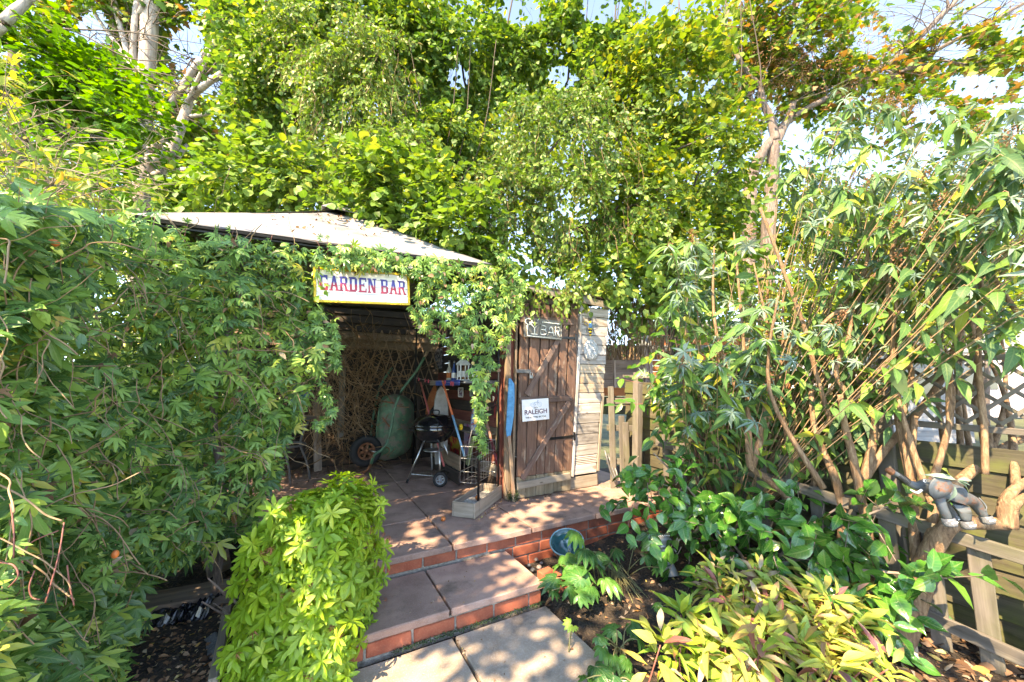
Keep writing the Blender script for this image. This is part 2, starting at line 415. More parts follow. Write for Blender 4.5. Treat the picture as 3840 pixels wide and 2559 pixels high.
def twigs(name, p0, p1, r, mat, parent, sag=.0, n=3):
    """thin straight-ish twigs, vectorised; r array"""
    p0 = np.array(p0); p1 = np.array(p1); N = len(p0); org = np.array(base_of(parent))
    mid = (p0+p1)/2; mid[:, 2] += sag; P = np.stack([p0, mid, p1], 1)-org
    d = norm(p1-p0); a = norm(np.cross(d, np.array([.3, .2, .9]))+1e-6); b = np.cross(d, a)
    vs = []
    for k, rr in ((0, 1.0), (1, .8), (2, .4)):
        for j in range(n):
            an = 2*math.pi*j/n; vs.append(P[:, k]+(a*math.cos(an)+b*math.sin(an))*(r*rr)[:, None])
    v = np.stack(vs, 1); f = []
    for k in range(2):
        for j in range(n):
            A, B, Cc, Dd = k*n+j, k*n+(j+1) % n, (k+1)*n+(j+1) % n, (k+1)*n+j; f += [(A, B, Cc), (A, Cc, Dd)]
    f = np.array(f)[None]+(np.arange(N)*v.shape[1])[:, None, None]; f = f.reshape(-1, 3); v = v.reshape(-1, 3)
    me = bpy.data.meshes.new(name); me.vertices.add(len(v)); me.vertices.foreach_set('co', v.astype('f').ravel())
    me.loops.add(f.size); me.loops.foreach_set('vertex_index', f.astype('i').ravel())
    me.polygons.add(len(f)); me.polygons.foreach_set('loop_start', np.arange(0, f.size, 3, dtype='i')); me.polygons.foreach_set('loop_total', np.full(len(f), 3, dtype='i'))
    me.update(calc_edges=True); me.materials.append(mat); TRIS[0] += len(f)
    o = bpy.data.objects.new(name, me); link(o, parent, Vector(org)); o['kind'] = 'stuff'; return o
def ellip(c, r, N, shell=.55, seed=0, gap=.0, gs=1.2):
    """points in an ellipsoid, denser towards its outside, thinned by a noise field; also outward directions"""
    d = norm(RNG.normal(size=(N, 3))); rad = (shell+(1-shell)*RNG.random(N))*(RNG.random(N)**.12)
    lump = np.array([noise.noise(Vector(x*1.7+seed)) for x in d])*.28
    p = d*(rad*(1+lump))[:, None]*np.array(r)+np.array(c)
    if gap > 0:
        nz = np.array([noise.noise(Vector(x*gs+seed*3.1)) for x in p]); k = nz > (-.35+gap); p = p[k]; d = d[k]
    return p, norm(d/np.array(r))
def spray(p, d, L, k, droop=.25, flat=.8, ysp=.75, jit=.28):
    """k alternating leaves along each of the twigs that start at p and run along d; returns leaf pos, direction, normal and twig ends"""
    N = len(p); L = np.broadcast_to(L, (N,)).copy()*(.7+.6*RNG.random(N)); d = norm(d)
    upn = norm(np.array([0, 0, 1.])*flat+RNG.normal(size=(N, 3))*(1-flat)+d*.25)
    lat = norm(np.cross(d, upn)); pp = []; yy = []; nn = []
    for j in range(k):
        t = (j+.6)/k; sgn = 1 if j % 2 else -1
        q = p+d*(L*t)[:, None]; q[:, 2] -= droop*L*t*t
        y = d*.55+lat*(sgn*ysp*(1-.5*t))+RNG.normal(size=(N, 3))*jit; y[:, 2] -= droop
        pp.append(q+RNG.normal(size=(N, 3))*.006); yy.append(y); nn.append(upn+RNG.normal(size=(N, 3))*jit)
    e = p+d*L[:, None]; e[:, 2] -= droop*L
    return np.vstack(pp), np.vstack(yy), np.vstack(nn), (p, e)

# ================================================================== MATERIALS
M = {}
M['soil'] = speckle('soil', (.012, .009, .008), (.055, .038, .028), 5, 1, 60, (.16, .11, .07), .5, .9, .03)
M['ground'] = speckle('ground', (.04, .05, .02), (.08, .09, .035), 1.5, 1, 30, (.1, .1, .05), .3)
M['slab'] = speckle('slab', (.25, .145, .115), (.42, .26, .21), 4, .9, 190, (.42, .36, .36), .42, .5, .002, (.085, .066, .05))
M['slab_edge'] = M['slab']
M['path'] = speckle('path_slab', (.24, .18, .14), (.41, .315, .25), 5, .95, 160, (.46, .43, .4), .4, .5, .003, (.075, .068, .055))
M['brick'] = speckle('brick', (.27, .058, .03), (.43, .115, .062), 9, .85, 120, (.45, .2, .12), .25, .45, .003, (.16, .07, .05))
M['mortar'] = speckle('mortar', (.16, .13, .11), (.33, .29, .25), 22, 1, 150, (.45, .42, .38), .3, .7, .005, (.05, .055, .02))
M['door'] = wood('door_wood', ((.075, .036, .024), (.145, .075, .052), (.22, .125, .092)), worn=(.30, .24, .19), moss=0)
M['doorlow'] = wood('bare_door_wood', ((.10, .075, .045), (.21, .165, .11), (.32, .26, .19)))
M['rail'] = wood('door_rail', ((.075, .045, .035), (.145, .085, .068), (.22, .15, .125)), worn=(.3, .25, .21))
M['greyrail'] = wood('silvered_rail', ((.14, .115, .09), (.25, .21, .17), (.36, .32, .27)))
M['pale'] = wood('silvered_boards', ((.20, .17, .15), (.44, .39, .37), (.62, .58, .56)), stain=(.20, .13, .08), scale=.8)
M['pale2'] = wood('silvered_boards_orange', ((.24, .17, .11), (.46, .36, .27), (.58, .52, .46)), stain=(.50, .27, .12))
M['pale3'] = wood('silvered_boards_knotty', ((.12, .10, .085), (.30, .27, .25), (.47, .45, .44)), stain=(.045, .04, .045))
M['tan'] = wood('tan_post', ((.13, .085, .055), (.24, .165, .11), (.35, .26, .19)), worn=(.30, .12, .07))
M['redwood'] = wood('red_brown_board', ((.09, .022, .014), (.17, .045, .03), (.25, .09, .06)))
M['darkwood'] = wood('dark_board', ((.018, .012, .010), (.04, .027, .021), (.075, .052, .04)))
M['bluewood'] = wood('blue_painted_wood', ((.03, .16, .30), (.045, .24, .44), (.09, .33, .55)), worn=None)
M['fence'] = wood('fence_board', ((.028, .024, .013), (.065, .055, .032), (.115, .095, .06)), moss=.75)
M['picket'] = wood('picket_wood', ((.065, .055, .045), (.125, .105, .088), (.21, .18, .155)), moss=.3)
M['palefence'] = wood('pale_fence_panel', ((.20, .13, .11), (.36, .26, .23), (.48, .38, .35)))
M['sleeper'] = wood('sleeper_wood', ((.10, .07, .055), (.22, .165, .135), (.36, .28, .235)), scale=.7, stain=(.28, .14, .05))
M['trough'] = wood('trough_wood', ((.15, .115, .085), (.28, .225, .18), (.40, .34, .29)))
M['orangewood'] = wood('orange_summerhouse_wood', ((.25, .07, .025), (.40, .12, .04), (.5, .19, .08)))
M['greyshed'] = wood('grey_shed_board', ((.16, .155, .165), (.26, .25, .26), (.34, .33, .34)))
M['canvas'] = speckle('canopy_fabric', (.17, .163, .178), (.25, .24, .262), 3, .95, 260, (.7, .68, .68), .12, .2, .002, (.085, .075, .07))
M['black'] = plain('black_steel', (.012, .012, .013), .4, .2)
M['enamel'] = plain('black_enamel', (.008, .008, .01), .12, 0, 5, .1, coat=.6, bs=.02)
M['chrome'] = plain('dull_chrome', (.5, .5, .5), .28, 1)
M['zinc'] = plain('zinc', (.42, .43, .44), .4, .9, 30, .2)
M['rubber'] = plain('rubber', (.012, .012, .013), .7)
M['white'] = plain('white_paint', (.78, .77, .74), .5, 0, 5, .05)
M['greyplastic'] = plain('grey_plastic', (.30, .31, .32), .45)
M['green'] = plain('green_barrow', (.07, .15, .085), .55, .1, 11, .45, rust=(.20, .16, .13), ra=.53)
M['greentube'] = plain('green_tube', (.05, .14, .08), .45, .1, 14, .3, rust=(.12, .08, .05), ra=.58)
M['rust'] = plain('rusty_steel', (.22, .09, .045), .8, .2, 30, .5)
M['iron'] = plain('grey_iron', (.13, .13, .135), .5, .4, 20, .25)
M['signwhite'] = plain('sign_white', (.80, .78, .76), .45, 0, 7, .05)
M['yellow'] = plain('yellow_paint', (.75, .48, .03), .45, 0, 7, .12)
M['neonback'] = plain('clear_acrylic_panel', (.13, .115, .10), .4, 0, 5, .15, coat=.0)
M['neon'] = plain('unlit_neon_tube', (.80, .79, .74), .3, 0, 9, .06)
M['enamelsign'] = plain('enamel_sign', (.76, .74, .75), .25, 0, 6, .03, rust=(.16, .06, .035), ra=.74)
M['purple'] = plain('purple_print', (.09, .015, .05), .4, 0, 5, .1)
M['blackprint'] = plain('black_print', (.02, .02, .03), .5, 0, 5, .1)
M['blueprint'] = plain('blue_print', (.08, .22, .42), .4)
M['redprint'] = plain('red_print', (.45, .02, .03), .5)
M['teal'] = plain('teal_glaze', (.008, .075, .085), .12, 0, 9, .35, coat=.7)
M['plaque'] = speckle('plaque_clay', (.36, .37, .39), (.72, .73, .75), 26, .8, 90, (.7, .7, .72), .4, 1, .012)
M['orange'] = plain('orange_peel', (.62, .16, .04), .55, 0, 30, .2)
M['tin'] = plain('painted_tin_grey', (.075, .088, .098), .5, .0, 11, .2, rust=(.20, .07, .028), ra=.56, coat=.1)
M['bag'] = plain('black_plastic_bag', (.008, .009, .014), .16, 0, 7, .2, bs=.5)
M['pebble'] = speckle('pebble', (.13, .10, .10), (.25, .2, .19), 16, .6, 90, (.4, .35, .33), .3, .2, .002)
M['slate'] = speckle('slate', (.07, .075, .085), (.13, .135, .15), 9, .7)
M['felt'] = speckle('roof_felt', (.09, .095, .10), (.15, .155, .16), 9, .95)
M['glassdark'] = plain('dark_window', (.02, .02, .025), .08)
M['render'] = plain('pale_render', (.36, .32, .33), .9, 0, 3, .06)
M['bark'] = wood('bark_buddleia', ((.10, .055, .03), (.22, .13, .075), (.36, .235, .145)), scale=1.4)
def barkmat(name, a, b_, c, sc=7):
    m, t, b = nt(name); co, loc, rnd = texco(t)
    g = noise_n(t, mapping(t, co, (sc, sc, sc*.22)), 4, 8, .7, .6)
    cc = ramp(t, [(.3, a), (.5, b_), (.7, c)], g); t.links.new(cc, b.inputs['Base Color']); b.inputs['Roughness'].default_value = .9
    bump(t, b, g, .9, .015); return m
M['bark'] = barkmat('bark_tan', (.085, .045, .024), (.24, .14, .08), (.40, .27, .165), 14)
M['sycbark'] = barkmat('bark_pale', (.16, .13, .115), (.36, .30, .27), (.55, .48, .44), 5)
M['maplebark'] = barkmat('bark_grey_brown', (.06, .042, .036), (.15, .11, .095), (.27, .21, .185), 6)
M['twig'] = plain('twig_tan', (.30, .19, .11), .8, 0, 20, .35)
M['greytwig'] = plain('twig_grey', (.26, .19, .15), .8, 0, 20, .35)
M['darktwig'] = plain('twig_dark', (.06, .042, .03), .8, 0, 20, .35)
M['drystem'] = plain('dry_stem', (.20, .115, .06), .8, 0, 15, .5)
M['vinestem'] = plain('vine_stem', (.17, .16, .07), .7, 0, 15, .35)
M['redstem'] = plain('red_stem', (.26, .09, .07), .6, 0, 15, .3)

# leaves
P_PASSION = [(0, (.055, .15, .045)), (.3, (.11, .25, .065)), (.55, (.17, .34, .08)), (.8, (.25, .43, .10)), (.96, (.38, .50, .09)), (1, (.50, .42, .09))]
M['l_passion'] = leafmat('leaf_passion', P_PASSION, .30, .27, vein=.6, underside=(.09, .19, .085))
M['l_light'] = leafmat('leaf_light_vine', [(0, (.14, .29, .055)), (.5, (.23, .40, .07)), (1, (.34, .50, .08))], .42, .45, vein=.3)
M['l_pieris'] = leafmat('leaf_pieris', [(0, (.15, .29, .022)), (.5, (.25, .42, .03)), (.9, (.38, .52, .05)), (1, (.48, .55, .08))], .34, .38, vein=.4)
M['l_pierisred'] = leafmat('leaf_pieris_red', [(0, (.22, .05, .03)), (1, (.38, .12, .06))], .2, .5)
M['l_helle'] = leafmat('leaf_hellebore', [(0, (.022, .10, .025)), (.6, (.045, .165, .035)), (1, (.085, .23, .045))], .25, .28, vein=.55)
M['l_camellia'] = leafmat('leaf_camellia', [(0, (.02, .10, .018)), (.5, (.035, .16, .025)), (.9, (.065, .22, .032)), (1, (.13, .29, .04))], .22, .2, vein=.5, spec=.75, underside=(.075, .18, .06))
M['l_photinia'] = leafmat('leaf_serrate_shrub', [(0, (.025, .10, .025)), (.5, (.06, .18, .035)), (.85, (.12, .27, .04)), (1, (.38, .42, .05))], .38, .3, vein=.5)
M['l_budleaf'] = leafmat('leaf_buddleia', [(0, (.04, .10, .045)), (.4, (.075, .175, .06)), (.75, (.12, .25, .05)), (.93, (.19, .30, .05)), (1, (.45, .38, .05))], .36, .5, vein=.55, underside=(.13, .20, .10), spec=.3)
M['l_budtip'] = leafmat('leaf_buddleia_tip', [(0, (.10, .17, .14)), (.5, (.15, .23, .19)), (1, (.22, .30, .25))], .25, .75, vein=.3, underside=(.22, .28, .23), spec=.2)
M['l_rodg'] = leafmat('leaf_yellowing', [(0, (.17, .32, .06)), (.3, (.36, .47, .09)), (.55, (.56, .56, .12)), (.76, (.62, .50, .13)), (.83, (.36, .12, .10)), (.87, (.28, .10, .13)), (.91, (.50, .36, .24)), (1, (.58, .45, .32))], .35, .5, vein=.5, tips=(.22, .10, .07), spots=.5)
M['l_rodggreen'] = leafmat('leaf_green_peony', [(0, (.14, .30, .04)), (.6, (.28, .44, .05)), (1, (.45, .54, .06))], .35, .45, vein=.5, tips=(.22, .06, .06))
M['l_hazel'] = leafmat('leaf_hazel', [(0, (.045, .115, .022)), (.35, (.085, .185, .035)), (.7, (.145, .255, .048)), (.93, (.22, .31, .06)), (1, (.42, .40, .07))], .42, .5, vein=.3, tw=(1.15, 1.2, .45))
M['l_hazelyel'] = leafmat('leaf_hazel_yellow', [(0, (.07, .15, .025)), (.5, (.14, .235, .035)), (.85, (.24, .31, .045)), (1, (.36, .31, .05))], .45, .5, vein=.25, tw=(1.15, 1.15, .45))  # yellower hazel copy, backlit glow put into the leaf colour
M['l_vine'] = leafmat('leaf_small_vine', [(0, (.04, .095, .026)), (.4, (.09, .175, .032)), (.8, (.16, .26, .04)), (.95, (.25, .32, .06)), (1, (.28, .19, .09))], .36, .45, vein=.2)
M['l_lime'] = leafmat('leaf_lime', [(0, (.035, .12, .012)), (.5, (.075, .20, .018)), (.9, (.16, .32, .025)), (1, (.38, .36, .04))], .45, .42, vein=.35, tw=(1.15, 1.25, .4))
M['l_maple'] = leafmat('leaf_maple', [(0, (.05, .12, .018)), (.4, (.10, .20, .025)), (.7, (.21, .31, .035)), (.86, (.34, .36, .045)), (.9, (.28, .13, .045)), (1, (.32, .15, .07))], .45, .55, vein=.1, tw=(1.15, 1.15, .45))
M['l_keys'] = leafmat('maple_keys', [(0, (.22, .09, .05)), (1, (.40, .21, .12))], .35, .7, vein=0)
M['l_litter'] = leafmat('dry_leaf', [(0, (.10, .045, .025)), (.35, (.22, .11, .06)), (.65, (.34, .19, .11)), (.85, (.45, .34, .26)), (.95, (.5, .40, .12)), (1, (.42, .14, .04))], .12, .8, vein=.1)
M['l_yellowing'] = leafmat('leaf_left_shrub', [(0, (.06, .14, .03)), (.35, (.14, .24, .04)), (.7, (.28, .36, .06)), (.92, (.42, .40, .08)), (1, (.48, .28, .05))], .42, .5, vein=.35)
M['l_far'] = leafmat('leaf_far', [(0, (.05, .12, .02)), (.4, (.12, .21, .03)), (.75, (.26, .34, .04)), (1, (.42, .42, .06))], .48, .6, vein=0, tw=(1.15, 1.15, .45))
M['l_moss'] = leafmat('tiny_moss', [(0, (.02, .035, .02)), (.6, (.04, .075, .03)), (1, (.09, .13, .03))], .2, .8, vein=0)

# ================================================================== THE SETTING
def bumpy(name, x0, x1, y0, y1, n, zf, mat):
    nx = n; ny = int(n*(y1-y0)/(x1-x0)); vs = []; fs = []
    for j in range(ny+1):
        for i in range(nx+1):
            x = x0+(x1-x0)*i/nx; y = y0+(y1-y0)*j/ny; vs.append((x, y, zf(x, y)))
    for j in range(ny):
        for i in range(nx):
            k = j*(nx+1)+i; fs.append((k, k+1, k+nx+2, k+nx+1))
    o = mobj(name, vs, fs, mat, None, (0, 0, 0), True); o['kind'] = 'structure'; return o
def bedz(x, y):
    q = Vector((x, y, 0)); w_ = q-D0; a = w_.dot(U); b = w_.dot(V)
    h = noise.noise(q*2.3)*.022+noise.noise(q*8)*.010+noise.noise(q*23)*.006
    h += max(0, a-.2)*max(0, b+2.4)*.06*(1 if b < .5 else .4)        # rises gently towards the fence and the shed
    if a < -1.9: h += .03
    if -1.75 < a < -.38 and b < -.6: h = min(h, -.015) - .02          # under the path and steps
    return h-.005
bumpy('flower_bed', -3.4, 4.4, -.2, 5.4, 230, bedz, M['soil'])
g = mobj('ground', [(-70, -30, -.06), (70, -30, -.06), (70, 110, -.06), (-70, 110, -.06)], [(0, 1, 2, 3)], M['ground'], None, (0, 0, 0)); g['kind'] = 'structure'

def slab(name, a0, a1, b0, b1, c0, c1, mat, parent, gap=.004):
    ce = W((a0+a1)/2, (b0+b1)/2, (c0+c1)/2+random.uniform(-.002, .002))
    bm = rbox(a1-a0-2*gap, b1-b0-2*gap, c1-c0, .005, .0025, 4)
    return bmobj(name, bm, mat, parent, ce, frame(U, Z))
path = thing('path', W(-1, -1.5, -.24), None, None); path['kind'] = 'structure'
for b1 in (-1.145, -1.755, -2.37, -2.98):
    slab('paving_slab', -1.0, -.425, b1-.6, b1, -.285, -.24, M['path'], path, .009)
    slab('paving_slab', -1.61, -1.0, b1-.6, b1, -.287, -.242, M['path'], path, .009)
step = thing('lower_step', W(-1, -.9, -.24), None, None); step['kind'] = 'structure'
slab('paving_slab', -1.010, -.430, -1.14, -.655, -.158, -.12, M['slab'], step)
slab('paving_slab', -1.61, -1.014, -1.14, -.655, -.160, -.121, M['slab'], step)
def core(name, a0, a1, b0, b1, c0, c1, parent):
    bm = rbox(a1-a0, b1-b0, c1-c0, .002, 0); return bmobj(name, bm, M['mortar'], parent, W((a0+a1)/2, (b0+b1)/2, (c0+c1)/2), frame(U, Z))
core('mortar', -1.60, -.447, -1.114, -.66, -.27, -.161, step)
def course(parent, a0, a1, b, c, off, axis='a', h=.065, L=.215, last=None):
    x = a0-off
    while x < a1:
        s = max(x, a0); e = min(x+L, a1); x += L+.011
        if e-s < .03: continue
        if axis == 'a': ce = W((s+e)/2, b+.05, c+h/2); fr = frame(U, Z)
        else: ce = W(b-.05, (s+e)/2, c+h/2); fr = frame(V, Z)
        bmobj('brick', rbox(e-s, .1, h, .004, .0022, 2), M['brick'], parent, ce+Z*random.uniform(-.0015, .0015), fr)
course(step, -1.60, -.442, -1.122, -.236, .05)
course(step, -1.11, -.66, -.438, -.236, .10, 'b')
patio = thing('patio', W(-.5, .8, 0), None, None); patio['kind'] = 'structure'
cols = [-2.66, -2.05, -1.44, -.832, -.222, .392, 1.0, 1.5]; rows = [-.672, -.085, .53, 1.14, 1.75, 2.36]
for i in range(7):
    for j in range(5):
        if (i == 6 and j > 1) or (i == 0 and j < 2) or (i == 1 and j < 1): continue
        b0 = rows[j]
        slab('paving_slab', cols[i], cols[i+1], b0, rows[j+1], -.040, 0, M['slab'], patio, .0035 if j else .005)
core('mortar', -1.40, 1.48, -.634, 2.36, -.30, -.044, patio); core('mortar', -2.0, -1.41, -.04, 2.36, -.30, -.045, patio); core('mortar', -2.62, -2.01, 1.2, 2.36, -.30, -.046, patio)
course(patio, -1.42, 1.46, -.642, -.109, .05)
course(patio, -.428, 1.46, -.642, -.185, .16)
course(patio, -.428, 1.46, -.642, -.261, .03)

# ================================================================== THE SHED WITH THE DOOR
def S(a, c, b=0): return W(a+(.027+.10*max(0, a))*c, b, c)
shed = thing('garden_shed', W(.5, .6, 0), 'weathered timber shed with brown ledged door and silvery boards at the end of the patio', 'shed')
NV = -V
door = thing('door', S(.31, .02, -.02), None, None); door.parent = shed; door.location = Vector(door['_o'])-base_of(shed)
dw = [.098, .112, .094, .108, .1, .108]; a = .002
for i, wd in enumerate(dw):
    top = 1.865+random.uniform(-.012, .008)-.0*i
    plank('door_plank', S(a+wd/2, .20, -.018), S(a+wd/2, top, -.018), wd-.004, .02, NV, M['door'], door, .003, .001)
    plank('door_plank', S(a+wd/2, .012+random.uniform(-.006, .006), -.018), S(a+wd/2, .1965, -.018), wd-.004, .02, NV, M['doorlow'], door, .002, .001)
    a += wd
DA = a
def dpl(name, p, q, wd, th, mat, b=-.04, par=None):
    a0, c0 = Bp(*p, b); a1, c1 = Bp(*q, b); return plank(name, W(a0, b, c0), W(a1, b, c1), wd, th, NV, mat, par or door, .003, .0012)
plank('light_block_board', S(.315, .02, .0), S(.315, 1.84, .0), .61, .008, NV, M['darkwood'], door)  # dark board added behind the planks to block light through their gaps
dpl('ledge', (1950, 1196), (2150, 1210), .066, .022, M['rail'])
dpl('ledge', (1949, 1503), (2143, 1493), .062, .022, M['rail'])
dpl('ledge', (1938, 1824), (2138, 1785), .062, .024, M['greyrail'])
dpl('brace', (1974, 1482), (2125, 1222), .058, .019, M['rail'], -.039)
dpl('brace', (1957, 1797), (2134, 1507), .058, .019, M['rail'], -.039)
dpl('strap_hinge', (2098, 1267), (2157, 1268), .026, .004, M['black'], -.032)
dpl('strap_hinge', (2060, 1647), (2154, 1636), .026, .004, M['black'], -.032)
dpl('hasp', (1937, 1392), (1990, 1394), .036, .006, M['iron'], -.034)
for px, py in ((2157, 1268), (2152, 1637)):
    a0, c0 = Bp(px, py, -.04); bmobj('hinge_plate', rbox(.022, .008, .085, .002), M['black'], door, W(a0+.012, -.036, c0), frame(U, Z))
# frame batten, end boards
plank('door_frame', S(DA+.022, .13, -.012), S(DA+.022, 1.90, -.012), .03, .03, NV, M['pale'], shed)
ends = .985; c = .135; k = 0
hs = [.10, .017, .017, .017, .017, .017]+[.112, .104, .11, .098, .108, .11, .1, .106, .097, .105, .11, .1, .108, .1, .104]
for hgt in hs:
    mt = M['pale3'] if k in (6, 7, 8, 9) else (M['pale2'] if k in (12, 13, 14) else M['pale'])
    if k == 20: pass
    a1 = DA+.04; a2 = ends-(.03 if c < .95 else .0)+random.uniform(-.004, .004)
    plank('wall_board', S(a1, c+hgt/2, -.003), S(a2, c+hgt/2, -.003), hgt-.0055, .018+random.uniform(0, .004), NV, mt, shed, .003, .0012)
    c += hgt; k += 1
    if c > 1.9: break
plank('skirting_board', W(DA-.02, .0, .062), W(.99, .0, .062), .115, .018, NV, M['greyrail'], shed)
plank('corner_batten', S(ends-.008, .15, -.008), S(ends-.008, .955, -.008), .032, .022, NV, M['greyrail'], shed)
f0 = BW(1930, 1066, -.06); f1 = BW(2290, 1148, -.06)
plank('fascia_board', f0, f1, .075, .022, NV, M['greyrail'], shed)
plank('fascia_board', BW(1790, 1040, .02)+Z*.02, f1+V*.03+Z*.035, .05, .02, NV, M['greyrail'], shed)
plank('wall_board', S(.0, 1.90, .006), S(DA+.0, 1.9, .006), .07, .018, NV, M['rail'], shed)
plank('corner_post', W(-.035, .07, -.0), W(.0, .07, 1.98), .10, .07, NV, M['redwood'], shed)
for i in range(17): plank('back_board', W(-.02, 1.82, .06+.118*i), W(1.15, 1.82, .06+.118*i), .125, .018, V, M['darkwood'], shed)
# flat roof
plank('roof_board', W(-.02, .85, 2.03), W(1.2, .85, 1.99), 1.86, .02, Z, M['darkwood'], shed)
# right outer wall and the back
for i in range(17): plank('side_board', W(1.02+.011*i, .02, .06+.112*i), W(1.02+.011*i, 1.75, .06+.112*i), .108, .018, U, M['pale3'], shed)
# left wall = the inner wall of the bar, odd reclaimed boards
odd = ['darkwood', 'greyrail', 'redwood', 'darkwood', 'tan', 'redwood', 'darkwood', 'redwood', 'darkwood', 'redwood', 'darkwood', 'darkwood', 'redwood', 'darkwood', 'darkwood', 'darkwood']
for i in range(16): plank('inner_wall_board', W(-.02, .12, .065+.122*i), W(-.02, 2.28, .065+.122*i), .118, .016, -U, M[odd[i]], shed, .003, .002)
# jamb posts
plank('jamb', BW(1905, 1135, .03), W(-.062, .03, .0), .055, .04, NV, M['tan'], shed)
plank('jamb', S(-.022, 2.0, .0), W(-.022, .0, .02), .024, .03, NV, M['tan'], shed)
plank('jamb', W(-.045, .14, 2.0), W(-.09, .14, .02), .05, .03, -U, M['redwood'], shed)
dpl('wood_peg', (1880, 1313), (1912, 1313), .02, .02, M['tan'], .02, shed)

# back wall of the bar
bw = thing('board_wall', W(-1.3, 2.42, 0), 'dark stained board wall closing the back of the garden bar', 'board wall')
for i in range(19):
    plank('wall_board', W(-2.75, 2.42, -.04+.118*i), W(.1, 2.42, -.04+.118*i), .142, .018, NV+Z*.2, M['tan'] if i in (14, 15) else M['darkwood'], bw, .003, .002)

# ================================================================== GAZEBO
gz = thing('gazebo', W(-1.5, .87, 0), 'gazebo with faded grey two tier fabric canopy over the garden bar', 'gazebo')
cFL = (-2.68, -.3, 2.02); cFR = (-.385, -.3, 2.085); cBR = (-.385, 2.05, 2.085); cBL = (-2.68, 2.05, 2.02)
def canopy(name, A, B, ap, drop, n=22, parent=gz, sag=.035):
    """one triangular panel from edge A-B to apex, cut near the top, hanging slightly"""
    vs = []; fs = []; A = W(*A); B = W(*B); P = W(*ap)
    for j in range(n+1):
        t = j/n*drop
        for i in range(n+1):
            s = i/n; e = A.lerp(B, s); q = e.lerp(P, t)
            q = q - Z*(sag*math.sin(math.pi*t)*math.sin(math.pi*s)+.012*math.sin(math.pi*s)*(1-t)) + Z*(noise.noise(q*3)*.010+noise.noise(Vector((s*16, t*3, 2)))*.006)
            vs.append(q)
    for j in range(n):
        for i in range(n): k = j*(n+1)+i; fs.append((k, k+1, k+n+2, k+n+1))
    o = mobj(name, vs, fs, M['canvas'], parent, None, True)
    md = o.modifiers.new('t', 'SOLIDIFY'); md.thickness = .003; return o
ap = (-1.52, .87, 2.79)
for A_, B_ in ((cFL, cFR), (cFR, cBR), (cBR, cBL), (cBL, cFL)): canopy('canopy_panel', A_, B_, ap, .9)
def mini(cn, s=.16, dz=.0): return tuple(ap[i]+(cn[i]-ap[i])*s for i in range(2))+(ap[2]-.055+dz,)
apt = (ap[0], ap[1], 2.90)
cc = [mini(x) for x in (cFL, cFR, cBR, cBL)]
for i in range(4): canopy('canopy_cap', cc[i], cc[(i+1) % 4], apt, 1.0, 6, sag=.01)
# valance strips and beams
for A_, B_ in ((cFL, cFR), (cFR, cBR), (cBR, cBL), (cBL, cFL)):
    p0 = W(*A_)-Z*.03; p1 = W(*B_)-Z*.03; n_ = (p1-p0).cross(Z).normalized()
    p0 += Z*.014; p1 += Z*.014; cn = W(-1.5, .87, 2.0); ins = (cn-(p0+p1)/2); ins.z = 0; ins.normalize()
    plank('eave_beam', p0+ins*.05-Z*.012, p1+ins*.05-Z*.012, .03, .028, ins, M['black'], gz, .003, 0)
    plank('valance', p0+ins*.01, p1+ins*.01, .024, .004, ins, M['darkwood'], gz, .0015, .003, 6)
for cr in (cFL, cFR, cBR, cBL):
    tube('hip_rafter', [W(*cr)-Z*.03, W(*apt)-Z*.1], .012, M['black'], gz, 6, 1)
for (a, b) in ((-.47, -.245), (-.13, .075)):
    tube('pole', [W(a, b, .02), W(a, b, 1), W(a, b, 2.04)], .0105, M['black'], gz, 8, 1)
for (a, b) in ((-2.56, -.22), (-2.56, 1.95), (-.45, 1.95)): tube('pole', [W(a, b, .0), W(a, b, 2.0)], .012, M['black'], gz, 8, 1)
for i in range(4):
    z_ = .42+.42*i; tube('pole_rung', [W(-.47, -.245, z_), W(-.13, .075, z_+.02)], .004, M['black'], gz, 5, 1)

# ================================================================== SIGNS
# GARDEN BAR
b_ = -.34
gs = thing('garden_bar_sign', BW(1370, 1085, b_), 'white GARDEN BAR sign with yellow frame hung under the canopy front', 'sign')
pTL = Vector(BW(1190, 1008, b_)); pTR = Vector(BW(1528, 1016, b_)); pBR = Vector(BW(1518, 1158, b_)); pBL = Vector(BW(1192, 1128, b_))
ex = (pTR-pTL+pBR-pBL).normalized(); Wd = (pTR-pTL).length; Hd = (pTL-pBL).length*.96; ctr = (pTL+pTR+pBL+pBR)/4
ez = (Z-ex*Z.dot(ex)).normalized(); nn_ = -(ez.cross(ex)); nn_ = nn_ if nn_.y < 0 else -nn_
for i in range(4):
    hh = Hd/4; q = ctr+ez*(Hd/2-hh*(i+.5)); plank('sign_board', q-ex*Wd/2, q+ex*Wd/2, hh-.0025, .012, nn_, M['signwhite'], gs, .0012, 0)
for s_, L_ in ((1, Wd), (-1, Wd)): q = ctr+ez*(s_*(Hd/2+.007)); plank('sign_frame', q-ex*(L_/2+.016), q+ex*(L_/2+.016), .016, .02, nn_, M['yellow'], gs, .002, 0)
for s_ in (1, -1): q = ctr+ex*(s_*(Wd/2+.009)); plank('sign_frame', q-ez*(Hd/2), q+ez*(Hd/2), .016, .02, nn_, M['yellow'], gs, .002, 0)
for s_ in (-.8, .8): tube('hanging_wire', [ctr+ex*(s_*Wd/2)+ez*Hd/2, W(-1.5, -.25, 2.0).lerp(ctr+ex*(s_*Wd/2)+Z*.25, .9)], .0015, M['black'], gs, 4, 1)
